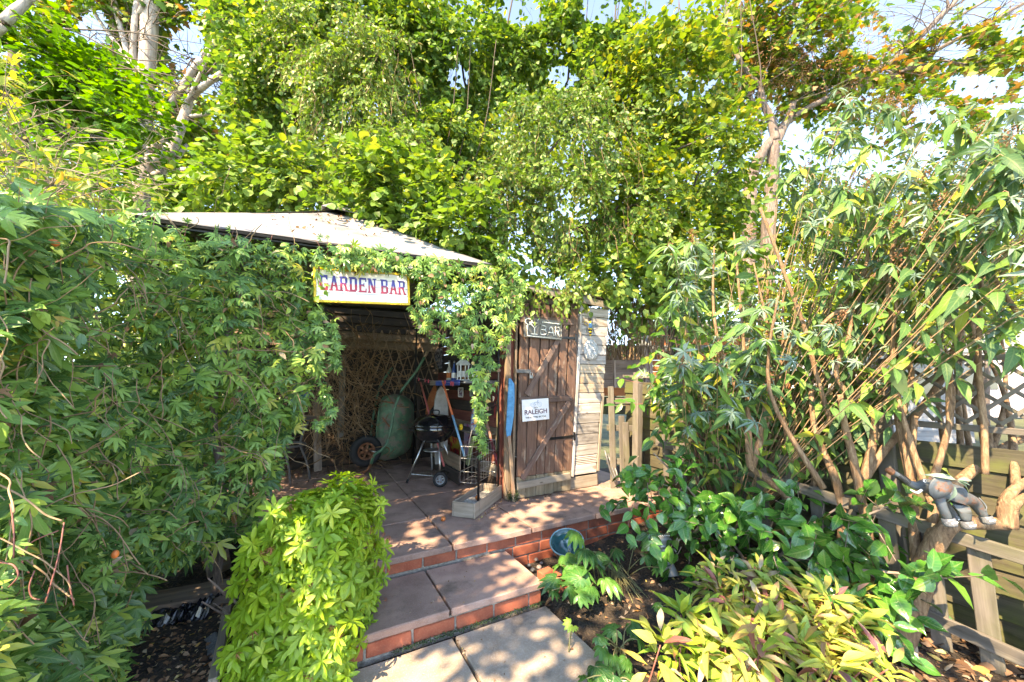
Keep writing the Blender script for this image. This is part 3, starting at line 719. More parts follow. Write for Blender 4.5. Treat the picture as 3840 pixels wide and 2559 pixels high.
# slab serif letters, printed red below and blue above
m, t, b = nt('circus_letter_print')
tc = t.nodes.new('ShaderNodeTexCoord'); sp = t.nodes.new('ShaderNodeSeparateXYZ'); t.links.new(tc.outputs['Object'], sp.inputs[0])
cr = ramp(t, [(.46, (.45, .03, .07)), (.56, (.05, .05, .30))], mathn(t, 'ADD', mathn(t, 'MULTIPLY', sp.outputs[1], 7.5), .5)); t.links.new(cr, b.inputs['Base Color']); b.inputs['Roughness'].default_value = .5
M['circus'] = m
def letters(word, ox, width, height, cw, name, dz=0.0):
    """draw each capital from strokes with slab serifs, unit cell 1 x 1.4"""
    T = .34
    G_ = {
     'G': [('b', 0, .18, T, 1.22), ('b', .08, 1.16, .84, 1.4), ('b', .08, 0, .84, .24), ('b', .68, .02, .92, .62), ('b', .50, .50, .98, .64), ('b', .70, .98, .90, 1.38)],
     'A': [('q', .06, 0, .28, 0, .62, 1.4, .40, 1.4), ('q', .72, 0, .98, 0, .64, 1.4, .38, 1.4), ('b', .24, .40, .80, .54), ('b', -.04, 0, .38, .12), ('b', .62, 0, 1.06, .12)],
     'R': [('b', .08, 0, .34, 1.4), ('b', .2, 1.22, .82, 1.4), ('b', .66, .80, .92, 1.32), ('b', .2, .64, .82, .80), ('q', .48, .68, .72, .68, 1.0, 0, .74, 0), ('b', -.02, 0, .44, .12), ('b', -.02, 1.28, .3, 1.4), ('b', .66, 0, 1.08, .12)],
     'D': [('b', .08, 0, .34, 1.4), ('b', .2, 1.2, .80, 1.4), ('b', .2, 0, .80, .2), ('b', .66, .12, .94, 1.28), ('b', -.02, 0, .44, .12), ('b', -.02, 1.28, .3, 1.4)],
     'E': [('b', .08, 0, .34, 1.4), ('b', .2, 1.22, .92, 1.4), ('b', .2, 0, .94, .18), ('b', .3, .62, .68, .78), ('b', .82, .0, .96, .4), ('b', .80, 1.02, .94, 1.4), ('b', .60, .50, .70, .9), ('b', -.02, 0, .44, .12), ('b', -.02, 1.28, .3, 1.4)],
     'N': [('b', .08, 0, .26, 1.4), ('b', .76, 0, .94, 1.4), ('q', .08, 1.4, .38, 1.4, .94, 0, .66, 0), ('b', -.02, 0, .40, .12), ('b', -.02, 1.28, .3, 1.4), ('b', .62, 1.28, 1.06, 1.4)],
     'B': [('b', .08, 0, .34, 1.4), ('b', .2, 1.22, .80, 1.4), ('b', .2, 0, .82, .18), ('b', .2, .62, .80, .80), ('b', .66, .82, .90, 1.3), ('b', .68, .10, .95, .68), ('b', -.02, 0, .44, .12), ('b', -.02, 1.28, .3, 1.4)]}
    x = ox
    for chx in word:
        if chx == ' ': x += cw*.42; continue
        vs = []; fs = []
        for i, s_ in enumerate(G_[chx]):
            e = .0002*i+dz
            if s_[0] == 'b': pts = [(s_[1], s_[2]), (s_[3], s_[2]), (s_[3], s_[4]), (s_[1], s_[4])]
            else: pts = [(s_[1], s_[2]), (s_[3], s_[4]), (s_[5], s_[6]), (s_[7], s_[8])]
            o_ = len(vs)
            for zz in (0, .0016+e):
                for (px, py) in pts: vs.append((px*width, (py-.7)*height/1.4, zz))
            fs += [(o_, o_+3, o_+2, o_+1), (o_+4, o_+5, o_+6, o_+7)]+[(o_+i2, o_+(i2+1) % 4, o_+4+(i2+1) % 4, o_+4+i2) for i2 in range(4)]
        me = bpy.data.meshes.new(name); me.from_pydata(vs, [], fs); me.materials.append(M['circus'])
        o = bpy.data.objects.new(name, me); link(o, gs, ctr+ex*x+ez*(.012-.008*(x/Wd))+nn_*.0062)
        o.rotation_euler = Matrix((ex, ez, nn_)).transposed().to_euler(); x += cw
letters('GARDEN BAR', -Wd*.47, Wd*.092, Hd*.50, Wd*.1015, 'letter')
# neon BAR sign on the door
nb = -.062
ns = thing('neon_bar_sign', BW(2035, 1235, nb), 'clear acrylic BAR sign with unlit white neon tubes and cocktail glass on shed door', 'sign')
nTL = BW(1965, 1187, nb); nTR = BW(2107, 1208, nb); nBR = BW(2104, 1275, nb); nBL = BW(1966, 1266, nb)
c_ = (nTL+nTR+nBL+nBR)/4; dx_ = ((nTR-nTL)+(nBR-nBL)).normalized(); Wn = (nTR-nTL).length; Hn = ((nTL-nBL).length+(nTR-nBR).length)/2
dz_ = (Z-dx_*Z.dot(dx_)).normalized(); dn = dx_.cross(dz_)
bmobj('acrylic_panel', rbox(Wn, .005, Hn, .001), M['neonback'], ns, c_, frame(dx_, dz_))
def NP(x, y): return c_+dx_*((x-.5)*Wn)+dz_*((.5-y)*Hn)+dn*.008
def neon(pts, name='neon_tube', close=False, r=.0056):
    P = [NP(x, y) for x, y in pts]
    if close: P.append(P[0])
    tube(name, P, r, M['neon'], ns, 6, 1)
neon([(.46, .16), (.97, .16), (.97, .93), (.08, .93), (.08, .40)])                          # frame line
neon([(.11+.085*math.cos(x), .22+.15*math.sin(x)) for x in np.linspace(.9, 6.6, 14)])          # lemon slice
neon([(.13, .26), (.37, .26), (.26, .52), (.13, .26)]); neon([(.26, .52), (.26, .80)]); neon([(.17, .82), (.34, .82)]); neon([(.31, .24), (.33, .10), (.38, .04)])
neon([(.42, .80), (.42, .34), (.52, .34), (.555, .40), (.555, .49), (.52, .55), (.43, .55)]); neon([(.52, .56), (.565, .62), (.565, .74), (.52, .80), (.42, .80)])
neon([(.60, .82), (.66, .42), (.69, .36), (.72, .42), (.77, .82)]); neon([(.63, .66), (.74, .66)])
neon([(.81, .82), (.81, .34), (.89, .34), (.925, .40), (.925, .50), (.89, .57), (.82, .57)]); neon([(.86, .58), (.93, .84)])
# RALEIGH enamel sign
rb_ = -.066
rs = thing('bicycle_advert_sign', BW(2008, 1538, rb_), 'small white enamel RALEIGH bicycle sign screwed to the shed door', 'sign')
rTL = BW(1958, 1501, rb_); rTR = BW(2058, 1493, rb_); rBR = BW(2058, 1573, rb_); rBL = BW(1958, 1582, rb_)
rc = (rTL+rTR+rBL+rBR)/4; rx_ = ((rTR-rTL)+(rBR-rBL)).normalized(); Wr = (rTR-rTL).length*1.0; Hr = ((rTL-rBL).length+(rTR-rBR).length)/2
rz_ = (Z-rx_*Z.dot(rx_)).normalized(); rn_ = rx_.cross(rz_)
bmobj('enamel_plate', rbox(Wr, .004, Hr, .0018), M['enamelsign'], rs, rc, frame(rx_, rz_))
def RP(x, y, z=.0028): return rc+rx_*(x*Wr)+rz_*(y*Hr)+rn_*z
text('lettering', 'RALEIGH', RP(0, -.10), rx_, rz_, Hr*.30, M['purple'], rs, .0006, .0008, sx=.98*Wr/(Hr*.30*4.55))
text('small_lettering', 'THE ALL STEEL BICYCLE', RP(-.01, -.34), rx_, rz_, Hr*.105, M['blackprint'], rs, .0005, .0004, sx=.84*Wr/(Hr*.105*11.8))
for q in (-.095, .10): tube('bicycle_print', [RP(.02+q*1.3+.09*math.cos(x)*.9, .24+.10*math.sin(x)) for x in np.linspace(0, 6.283, 13)], .0009, M['blueprint'], rs, 4, 1)
tube('bicycle_print', [RP(-.10, .24), RP(-.04, .34), RP(.09, .36), RP(.0, .22), RP(-.04, .34)], .0012, M['blueprint'], rs, 4, 1)
tube('bicycle_print', [RP(.15, .24), RP(.09, .36), RP(.11, .41), RP(.06, .42)], .0012, M['blueprint'], rs, 4, 1)
text('small_lettering', 'RIDE A', RP(.0, .09), rx_, rz_, Hr*.07, M['blackprint'], rs, .0005, .0002)
# painted letters on the silver boards
pm = thing('painted_marks', BW(2178, 1240, -.02), 'faint red painted letters on the silvery boards beside the top hinge', 'lettering')
text('letter', 'I', BW(2172, 1243, -.0145), U, Z, .045, M['redprint'], pm, .0004, .001); text('letter', 'K', BW(2172, 1274, -.0145), U, Z, .04, M['redprint'], pm, .0004, .001)
# padlock
pb = -.055; pc = BW(1992, 1412, pb)
pl = thing('padlock', pc, 'steel padlock hanging from the door hasp', 'padlock')
bmobj('padlock_body', rbox(.036, .014, .032, .003), M['zinc'], pl, pc-Z*.006, frame(U, Z))
tube('shackle', [pc+U*(-.012)+Z*.006, pc+U*(-.012)+Z*.028, pc+Z*.040, pc+U*.012+Z*.028, pc+U*.012+Z*.006], .0032, M['chrome'], pl, 6, 3)
# metal bee and round plaque
bb = -.03; bc = BW(2213, 1222, bb)
bee = thing('bee_ornament', bc, 'painted metal bee ornament on the silvery boards, blue body with striped tail', 'ornament')
def disc(name, c, rx__, rz__, ang, mat, par, th=.006, n=14, dome=.4):
    vs = []; fs = []; ux = U*math.cos(ang)+Z*math.sin(ang); uz = -U*math.sin(ang)+Z*math.cos(ang)
    for lvl, (s, d) in enumerate(((1, 0), (1, th*.5), (.6, th), (.0, th*(1+dome)))):
        for k in range(n): x = 2*math.pi*k/n; vs.append(c+ux*(rx__*s*math.cos(x))+uz*(rz__*s*math.sin(x))+NV*d)
    for i in range(3):
        for k in range(n): fs.append((i*n+k, i*n+(k+1) % n, (i+1)*n+(k+1) % n, (i+1)*n+k))
    return mobj(name, vs, fs, mat, par, None, True)
disc('bee_thorax', bc+Z*.0, .026, .03, 0, M['blueprint'], bee, .014); disc('bee_head', bc+Z*.036, .012, .014, 0, M['yellow'], bee, .01)
for i in range(5): disc('bee_abdomen', bc-Z*(.036+.016*i), .026-.0038*i, .010, 0, M['yellow'] if i % 2 == 0 else M['blackprint'], bee, .011)
for s_ in (-1, 1):
    tube('bee_wing', [bc+U*(.012*s_)+Z*.01, bc+U*(.05*s_)+Z*.045, bc+U*(.085*s_)+Z*.035, bc+U*(.06*s_)+Z*.008, bc+U*(.012*s_)], .0022, M['teal'] if s_ > 0 else M['yellow'], bee, 5, 3)
    tube('bee_wing', [bc+U*(.008*s_)+Z*.03, bc+U*(.022*s_)+Z*.085, bc+U*(.006*s_)+Z*.075, bc+Z*.03], .0032, M['blackprint'], bee, 5, 3)
    for j in range(3): tube('bee_leg', [bc+U*(.02*s_)-Z*.01*j, bc+U*(.045*s_)-Z*(.015+.02*j), bc+U*(.05*s_)-Z*(.05+.02*j)], .0018, M['teal'], bee, 4, 2)
pq = BW(2215, 1313, -.03)
plq = thing('round_plaque', pq, 'round pale clay relief plaque hung on the silvery boards below the bee', 'plaque')
disc('plaque_disc', pq, .098, .112, 0, M['plaque'], plq, .018, 32, .25)
bgp = Bag()
for i in range(60):
    x, y = random.uniform(-.07, .07), random.uniform(-.085, .085); bgp.box(pq+U*x+Z*y+NV*.019, U, V, Z, random.uniform(.002, .006), .004, random.uniform(.004, .02))
bgp.build('plaque_relief', M['plaque'], plq)
# poster beside the door top
po = thing('torn_poster', BW(1893, 1160, .02), 'torn pink and orange metal poster left of the shed door top', 'poster')
mP, tP, bP = nt('poster_pink'); co, loc, rnd = texco(tP)
tP.links.new(ramp(tP, [(.35, (.04, .035, .04)), (.42, (.55, .16, .06)), (.55, (.62, .28, .22)), (.62, (.65, .5, .5)), (.7, (.12, .1, .1))], noise_n(tP, co, 22, 4, .5), 'CONSTANT'), bP.inputs['Base Color'])
M['posterpink'] = mP
q0 = BW(1868, 1112, .03); q1 = BW(1934, 1120, .03); q2 = BW(1930, 1215, .03); q3 = BW(1870, 1205, .03)
mobj('poster_plate', [q0, q1, q2, q3, q0+V*.004, q1+V*.004, q2+V*.004, q3+V*.004], [(0, 3, 2, 1), (4, 5, 6, 7), (0, 1, 5, 4), (1, 2, 6, 5), (2, 3, 7, 6), (3, 0, 4, 7)], M['posterpink'], po)
# oar with the blue blade
oa = thing('oar', BW(1915, 1850, -.0), 'blue bladed wooden oar propped against the left door jamb', 'oar')
pts = [(1912, 1420, .010), (1918, 1440, .03), (1917, 1500, .036), (1914, 1560, .036), (1909, 1610, .03), (1908, 1640, .017)]
vs = []; fs = []
for i, (px, py, hw) in enumerate(pts):
    c = BW(px, py, -.055); vs += [c-U*hw, c-U*hw+V*.008+NV*.0, c+U*hw+V*.008, c+U*hw, c+NV*.008]
for i in range(len(pts)-1):
    for k in range(5): fs.append((i*5+k, i*5+(k+1) % 5, (i+1)*5+(k+1) % 5, (i+1)*5+k))
fs += [(4, 3, 2, 1, 0), tuple(range(len(vs)-5, len(vs)))]
mobj('blade', vs, fs, M['bluewood'], oa, None); 
plank('shaft', BW(1908, 1635, -.055), W(-.035, -.055, .004), .032, .024, NV, M['tan'], oa)

# ================================================================== IN AND AROUND THE BAR
# bar counter along the shed wall
bar = thing('bar_counter', W(-.2, 1.2, 0), 'wooden bar counter with a blue edge strip along the inner shed wall', 'bar counter')
plank('counter_top', W(-.23, .25, 1.075), W(-.23, 2.0, 1.06), .40, .03, Z, M['darkwood'], bar)
plank('counter_edge', W(-.44, .30, 1.07), W(-.44, 1.05, 1.065), .055, .012, -U, plain('blue_edge', (.02, .08, .34), .4), bar)
plank('counter_edge', W(-.44, 1.06, 1.065), W(-.44, 1.28, 1.065), .05, .012, -U, M['greyrail'], bar)
plank('counter_edge', W(-.44, .20, 1.075), W(-.05, .20, 1.075), .03, .012, NV, M['iron'], bar)
plank('lower_shelf', W(-.12, .35, .55), W(-.12, 1.2, .55), .2, .02, Z, M['greyrail'], bar)
plank('front_board', W(-.30, .62, .24), W(-.30, 1.6, .24), .15, .02, -U, M['tan'], bar)
plank('front_board', W(-.31, .6, .09), W(-.31, 1.6, .09), .13, .02, -U, M['darkwood'], bar)
plank('counter_leg', W(-.40, 1.95, 0), W(-.40, 1.95, 1.05), .05, .05, -U, M['darkwood'], bar)
# bottles on the counter
bots = [('green', .42, .9, (.02, .09, .03)), ('clear', .62, 1.0, (.45, .42, .36)), ('amber', .80, .95, (.25, .09, .02)), ('brown', .98, 1.0, (.09, .035, .02)), ('blue', 1.15, .85, (.03, .08, .25)), ('pale', 1.32, .9, (.5, .46, .38))]
for nm_, bb2, sc_, col in bots:
    p = W(-.20+random.uniform(-.05, .05), bb2, 1.09)
    bt = thing('bottle', p, nm_+' glass spirit bottle standing on the bar counter', 'bottle', 'bottles on the bar counter')
    lathe('bottle_body', [(0, 0), (.034, 0), (.036, .01), (.036, .14), (.03, .17), (.013, .20), (.012, .26)], plain('glass_'+nm_, col, .1, 0, 6, .1, coat=.5), bt, p, 14).scale = (sc_, sc_, sc_)
    lathe('bottle_cap', [(.014, .255), (.0145, .285), (0, .288)], M['redprint'] if nm_ in ('clear', 'amber') else M['zinc'], bt, p, 10).scale = (sc_, sc_, sc_)
    o = lathe('bottle_label', [(.0366, .045), (.0366, .115)], M['signwhite'] if nm_ != 'pale' else M['orange'], bt, p, 14); o.scale = (sc_, sc_, sc_)
# lantern on the counter
p = W(-.25, .70, 1.09); ln = thing('lantern', p, 'small cream wooden lantern between the bottles on the counter', 'lantern')
for sx, sy in ((-1, -1), (1, -1), (1, 1), (-1, 1)): plank('lantern_post', p+U*.045*sx+V*.045*sy, p+U*.045*sx+V*.045*sy+Z*.17, .012, .012, U, M['white'], ln, .001, 0)
for zz in (.0, .17): bmobj('lantern_frame', rbox(.12, .12, .014, .002), M['white'], ln, p+Z*(zz+.007), frame(U, Z))
lathe('lantern_roof', [(.08, .184), (.03, .23), (0, .235)], M['white'], ln, p, 4, None, False)
# prints on the inner wall
def print_(name, px, py, w_, h_, mat, label, cat='poster', a=-.034, frm=None, tilt=0):
    c = AW(px, py, a); t_ = thing(name, c, label, cat); bmobj('picture', rbox(w_, .003, h_, .0008), mat, t_, c, frame(V*math.cos(tilt)+Z*math.sin(tilt), Z))
    if frm:
        for s_ in (-1, 1):
            plank('picture_frame', c+Z*s_*h_/2-V*w_/2-U*.002, c+Z*s_*h_/2+V*w_/2-U*.002, .012, .008, -U, frm, t_, .001, 0)
            plank('picture_frame', c+V*s_*w_/2-Z*(h_/2-.007)-U*.002, c+V*s_*w_/2+Z*(h_/2-.007)-U*.002, .012, .008, -U, frm, t_, .001, 0)
    return t_
def printmat(name, cols, sc_=18):
    m_, t_, b_2 = nt(name); co_, l_, r_ = texco(t_); n_ = len(cols)
    t_.links.new(ramp(t_, [(.3+.4*i/n_, c) for i, c in enumerate(cols)], noise_n(t_, co_, sc_, 3, .5), 'CONSTANT'), b_2.inputs['Base Color']); b_2.inputs['Roughness'].default_value = .5; return m_
print_('tin_sign', 1728, 1472, .16, .11, printmat('sign_print_blue', [(.35, .38, .5), (.6, .6, .65), (.25, .05, .08), (.1, .12, .3)], 30), 'small blue and white tin sign on the inner shed wall under the counter', 'sign', frm=M['signwhite'])
print_('tin_sign', 1768, 1465, .10, .14, printmat('sign_print_teal', [(.15, .3, .3), (.4, .45, .42), (.1, .15, .14)], 30), 'pale teal tin sign right of the blue and white one', 'sign')
print_('card', 1690, 1290, .32, .19, printmat('card_print', [(.42, .30, .16), (.5, .38, .22), (.5, .4, .24), (.1, .08, .03)], 12), 'cream card notice pinned on the inner wall above the bottles', 'notice')
print_('music_poster', 1645, 1345, .34, .30, printmat('poster_dark', [(.02, .02, .025), (.03, .03, .035), (.3, .3, .33), (.18, .12, .1)], 20), 'dark band poster with small red logo left of the bottles', 'poster')
print_('coloured_panel', 1705, 1680, .34, .26, printmat('panel_yellow_red', [(.4, .32, .04), (.45, .3, .04), (.45, .02, .03), (.2, .03, .04)], 9), 'yellow and red painted panel low on the inner wall behind the barbecue', 'panel', a=-.06)
print_('coloured_panel', 1752, 1650, .20, .36, printmat('panel_pink', [(.4, .05, .16), (.3, .25, .4), (.5, .3, .35), (.2, .04, .1)], 9), 'pink and lilac painted panel right of the yellow one', 'panel', a=-.06)
print_('coloured_panel', 1862, 1500, .12, .36, printmat('panel_red', [(.35, .03, .02), (.25, .02, .02), (.05, .03, .03), (.4, .15, .03)], 14), 'tall red painted panel behind the blue oar', 'panel', a=-.05)
# leaning planks, handles and boards
def single(name, label, cat, o, group=None): tag(o, label, cat, group); return o
def lean(name, label, cat, p, q, wd, th, mat, n=-U): o = plank(name, p, q, wd, th, n, mat, None, .002, .001); return tag(o, label, cat)
lean('leaning_plank', 'pale green plank leaning behind the front black pole', 'plank', AW(1752, 1745, -.16), AW(1775, 1640, -.10), .07, .015, wood('pale_green_wood', ((.2, .25, .1), (.33, .38, .18), (.45, .5, .28))))
lean('leaning_plank', 'yellowish grey plank upright against the inner wall near the oar', 'plank', AW(1868, 1700, -.08), AW(1872, 1490, -.05), .06, .018, wood('yellow_grey_wood', ((.12, .11, .05), (.22, .2, .1), (.3, .26, .12))))
plH = thing('handle_orange', W(-.34, 1.02, .0), 'broom handle, orange above and pale blue below, leaning on the counter', 'broom handle')
h0 = AW(1659, 1428, -.46); h1 = AW(1742, 1712, -.34); hm = h0.lerp(h1, .48)
tube('handle_upper', [h0, hm], .0115, plain('orange_handle', (.55, .13, .05), .5), plH, 8, 1); tube('handle_lower', [hm, h1], .0118, plain('pale_blue_handle', (.13, .30, .45), .5, worn if False else 0), plH, 8, 1)
h0 = AW(1577, 1435, -.50); h1 = AW(1612, 1560, -.46)
plR = thing('handle_red', h1, 'faded red broom handle leaning left of the pale tapered board', 'broom handle'); tube('handle', [h0, h1, h1+(h1-h0)*1.3], .0115, plain('red_handle', (.40, .09, .08), .5), plR, 8, 1)
h0 = AW(1808, 1515, -.12); h1 = AW(1878, 1790, -.10)
plS = thing('spade_handle', h1, 'weathered pink brown tool handle behind the rear black pole', 'tool handle'); tube('handle', [h0, h1], .013, plain('pink_handle', (.35, .17, .12), .6), plS, 8, 1)
tube('handle_end', [h0.lerp(h1, .52), h0.lerp(h1, .86)], .016, plain('dark_red_handle', (.16, .01, .02), .5), plS, 8, 1)
def tapered(name, label, cat, pts, hw, th, mat):
    vs = []; fs = []
    for c, h_ in zip(pts, hw): vs += [c-U*h_, c-U*h_+V*th, c+U*h_+V*th, c+U*h_]
    for i in range(len(pts)-1):
        for k in range(4): fs.append((i*4+k, i*4+(k+1) % 4, (i+1)*4+(k+1) % 4, (i+1)*4+k))
    fs += [(3, 2, 1, 0), tuple(range(len(vs)-4, len(vs)))]; return tag(mobj(name, vs, fs, mat), label, cat)
tapered('tapered_board', 'pale grey tapered board standing upright behind the barbecue', 'board', [BW(1655, y, 1.25) for y in (1450, 1470, 1500, 1560, 1640, 1740)], [.008, .05, .075, .09, .08, .07], .03, plain('pale_grey_board', (.34, .32, .30), .6))
tapered('wooden_paddle', 'orange brown leaf shaped wooden paddle left of the pale tapered board', 'paddle', [BW(x, y, 1.5) for x, y in ((1632, 1445), (1625, 1480), (1614, 1520), (1600, 1555))], [.01, .05, .045, .01], .02, M['orangewood'])
# pink flower bunting
fl = thing('flower_garland', AW(1640, 1428, -.47), 'string of pink fabric flowers hung below the counter edge', 'garland')
gp = [AW(x, y, -.47) for x, y in ((1560, 1418), (1600, 1426), (1650, 1430), (1700, 1437), (1745, 1434))]
tube('string', gp, .0012, M['white'], fl, 4, 3)
for x, y in ((1573, 1423), (1598, 1427), (1610, 1430), (1672, 1434), (1695, 1438), (1702, 1440)):
    c = AW(x, y, -.475); lathe('flower', [(0, .0), (.016, .004), (.026, .012), (.02, .014), (.0, .006)], plain('pink_flower', (.55, .08, .12), .7), fl, c, 7, frame(V, -U))
# yellow wheel and a jar added on the shelf in place of a figure
c = AW(1728, 1602, -.28); o = lathe('yellow_disc', [(0, -.012), (.03, -.012), (.034, 0), (.03, .012), (0, .012)], M['yellow'], None, c, 16, frame(V, -U)); tag(o, 'small round yellow reel hanging under the lower shelf', 'reel')
c = W(-.14, .62, .56); jr = thing('stand_in_jar', c, 'patterned bottle standing in for a small figure on the lower shelf, blue and red print', 'bottle'); lathe('jar_body', [(0, 0), (.045, 0), (.048, .02), (.042, .14), (.03, .19), (.03, .24), (0, .24)], printmat('jar_print', [(.05, .05, .08), (.5, .45, .4), (.08, .2, .4), (.4, .05, .05)], 26), jr, c, 14)

# kettle barbecue
bq = W(-.485, .93, 0); bbq = thing('kettle_barbecue', bq, 'black kettle barbecue on three chrome legs with two wheels in the bar entrance', 'barbecue')
lathe('bowl', [(.0, .415), (.06, .418), (.13, .44), (.19, .49), (.222, .55), (.232, .605), (.226, .608), (.20, .52), (0, .45)], M['enamel'], bbq, bq, 36)
lathe('lid', [(.238, .600), (.242, .612), (.238, .622), (.215, .665), (.17, .70), (.10, .722), (.03, .731), (0, .732)], M['enamel'], bbq, bq, 36)
tube('lid_handle', [bq+U*-.05+Z*.728, bq+U*-.045+Z*.765, bq+U*.045+Z*.765, bq+U*.05+Z*.728], .008, M['black'], bbq, 6, 3)
for s_ in (-1, 1): tube('side_handle', [bq+U*s_*.225+V*.05+Z*.575, bq+U*s_*.275+V*.04+Z*.575, bq+U*s_*.275-V*.04+Z*.575, bq+U*s_*.225-V*.05+Z*.575], .007, M['black'], bbq, 6, 3)
legs = [W(-.745, 1.03, .0), W(-.47, .74, .05), W(-.205, 1.0, .05), ]
tops = [bq+(U*-.10+V*.03)+Z*.45, bq+(U*.03-V*.10)+Z*.45, bq+(U*.10+V*.03)+Z*.45]
for l_, t_ in zip(legs, tops): tube('leg', [t_, l_], .0095, M['chrome'], bbq, 8, 1)
tube('leg', [bq+V*.1+Z*.45, W(-.42, 1.18, .0)], .0095, M['greyplastic'], bbq, 8, 1)
tube('foot', [legs[0].lerp(tops[0], .02), legs[0].lerp(tops[0], .10)], .0125, M['rubber'], bbq, 8, 1)
lathe('ash_catcher', [(0, .335), (.10, .335), (.115, .345), (.10, .350), (0, .345)], M['zinc'], bbq, bq, 24)
rk = Bag(); A0 = legs[0].lerp(tops[0], .22); A1 = legs[1].lerp(tops[1], .12); A2 = legs[2].lerp(tops[2], .12); A3 = W(-.43, 1.13, .08)
for i in range(12): t_ = i/11; rk.tube([A0.lerp(A1, t_), A3.lerp(A2, t_)], .0022, 4, 1)
for p_, q_ in ((A0, A1), (A1, A2), (A2, A3), (A3, A0)): rk.tube([p_, q_], .004, 5, 1)
rk.build('wire_rack', M['chrome'], bbq)
def wheel(par, c, axis, R, th, tyre, hub, spokes=0, name='wheel', rimr=.62):
    axis = Vector(axis).normalized(); w_ = thing(name, c, None, None); w_.parent = par; w_.location = Vector(c)-base_of(par)
    x = axis.cross(Z).normalized(); fr = Matrix((x, axis.cross(x), axis)).transposed()
    prof = [(R*rimr, -th*.4), (R*.8, -th*.5), (R*.95, -th*.42), (R, -th*.15), (R, th*.15), (R*.95, th*.42), (R*.8, th*.5), (R*rimr, th*.4), (R*rimr, -th*.4)]
    lathe('tyre', prof, tyre, w_, c, 30, fr)
    lathe('rim', [(R*rimr, -th*.36), (R*rimr*.78, -th*.3), (R*rimr*.78, th*.3), (R*rimr, th*.36)], hub, w_, c, 30, fr)
    if spokes:
        for k in range(spokes):
            an = 2*math.pi*k/spokes+.3; d = x*math.cos(an)+axis.cross(x)*math.sin(an)
            plank('spoke', c+d*R*.12, c+d*R*rimr*.8, R*.16, th*.12, axis, hub, w_, .001, 0)
    else: lathe('wheel_face', [(R*.5, th*.28), (R*.2, th*.2), (R*.2, -th*.2), (R*.5, -th*.28)], M['black'], w_, c, 24, fr)
    lathe('hub', [(0, -th*.55), (R*.16, -th*.5), (R*.16, th*.5), (0, th*.55)], hub, w_, c, 14, fr); return w_
wc = W(-.472, .728, .075)
axd = (W(-.205, 1.0, 0)-W(-.47, .74, 0)).normalized()
wheel(bbq, wc, (wc-Vector((0, 0, .3))).normalized()*-1+Z*0+axd*0, .076, .036, M['rubber'], M['greyplastic'], 6)
wheel(bbq, W(-.21, 1.0, .075), axd, .076, .036, M['rubber'], M['black'], 0)

# wheelbarrow standing on its nose
wb = thing('wheelbarrow', W(-1.0, 1.9, 0), 'green rusty metal wheelbarrow tipped up on its nose at the back of the bar', 'wheelbarrow')
Yb = 1.72
# tray: rounded shells stacked from the rim (left, away) to the belly (right)
cz = [(1740, 1468), (1740, 1735)]
tc0 = BW(1488, 1600, 1.95); up_ = (Z*1.0+U*.05).normalized(); out_ = (U*.80-V*.60).normalized(); sd_ = up_.cross(out_).normalized()
vs = []; fs = []; nR = 24
lv = [(0, .40, .30), (.06, .42, .31), (.14, .40, .285), (.22, .36, .245), (.275, .30, .19), (.30, .20, .12), (.302, .02, .01)]
for d_, hh, ww in lv:
    for k in range(nR):
        an = 2*math.pi*k/nR; ca, sa = math.cos(an), math.sin(an); e = .55
        vs.append(tc0+out_*(d_-.12)+up_*(hh*math.copysign(abs(sa)**e, sa))+sd_*(ww*math.copysign(abs(ca)**e, ca)))
for i in range(len(lv)-1):
    for k in range(nR): fs.append((i*nR+k, i*nR+(k+1) % nR, (i+1)*nR+(k+1) % nR, (i+1)*nR+k))
fs.append(tuple(range((len(lv)-1)*nR, len(lv)*nR)))
tr = mobj('tray', vs, fs, M['green'], wb, None, True); md = tr.modifiers.new('t', 'SOLIDIFY'); md.thickness = .003
tube('tray_rim', [Vector(vs[k % nR]) for k in range(nR+1)], .009, M['greentube'], wb, 6, 1)
fb = 1.45
tube('frame_tube', [BW(1592, 1340, fb), BW(1560, 1395, fb), BW(1505, 1468, fb), BW(1478, 1540, fb), BW(1464, 1620, fb), BW(1440, 1680, fb), BW(1405, 1705, fb), BW(1392, 1740, fb+.02)], .016, M['greentube'], wb, 10, 3)
tube('frame_leg', [BW(1398, 1712, fb), BW(1384, 1755, fb+.1), BW(1362, 1772, fb+.15)], .015, M['rust'], wb, 8, 3)
tube('frame_tube', [BW(1470, 1380, 2.15), BW(1425, 1450, 2.12), BW(1406, 1530, 2.1), BW(1392, 1620, 2.08), BW(1380, 1700, 2.0)], .015, M['greentube'], wb, 8, 3)
tube('cross_brace', [BW(1400, 1500, 2.05), BW(1476, 1512, fb+.1)], .010, M['rust'], wb, 6, 1)
tube('cross_brace', [BW(1400, 1520, 2.05), BW(1460, 1600, fb+.1)], .009, M['rust'], wb, 6, 1)
tube('handle_grip', [BW(1592, 1340, fb), BW(1600, 1326, fb), BW(1604, 1318, fb)], .018, M['tan'], wb, 8, 2)
wcen = BW(1372, 1692, 1.72); wheel(wb, wcen, (Vector((0, 0, .5))-wcen).normalized()*1.0+U*.25, .185, .085, M['rubber'], M['rust'], 6, rimr=.55)
tube('axle', [wcen-NV*.12, wcen+NV*.14+U*.1], .01, M['zinc'], wb, 6, 1)

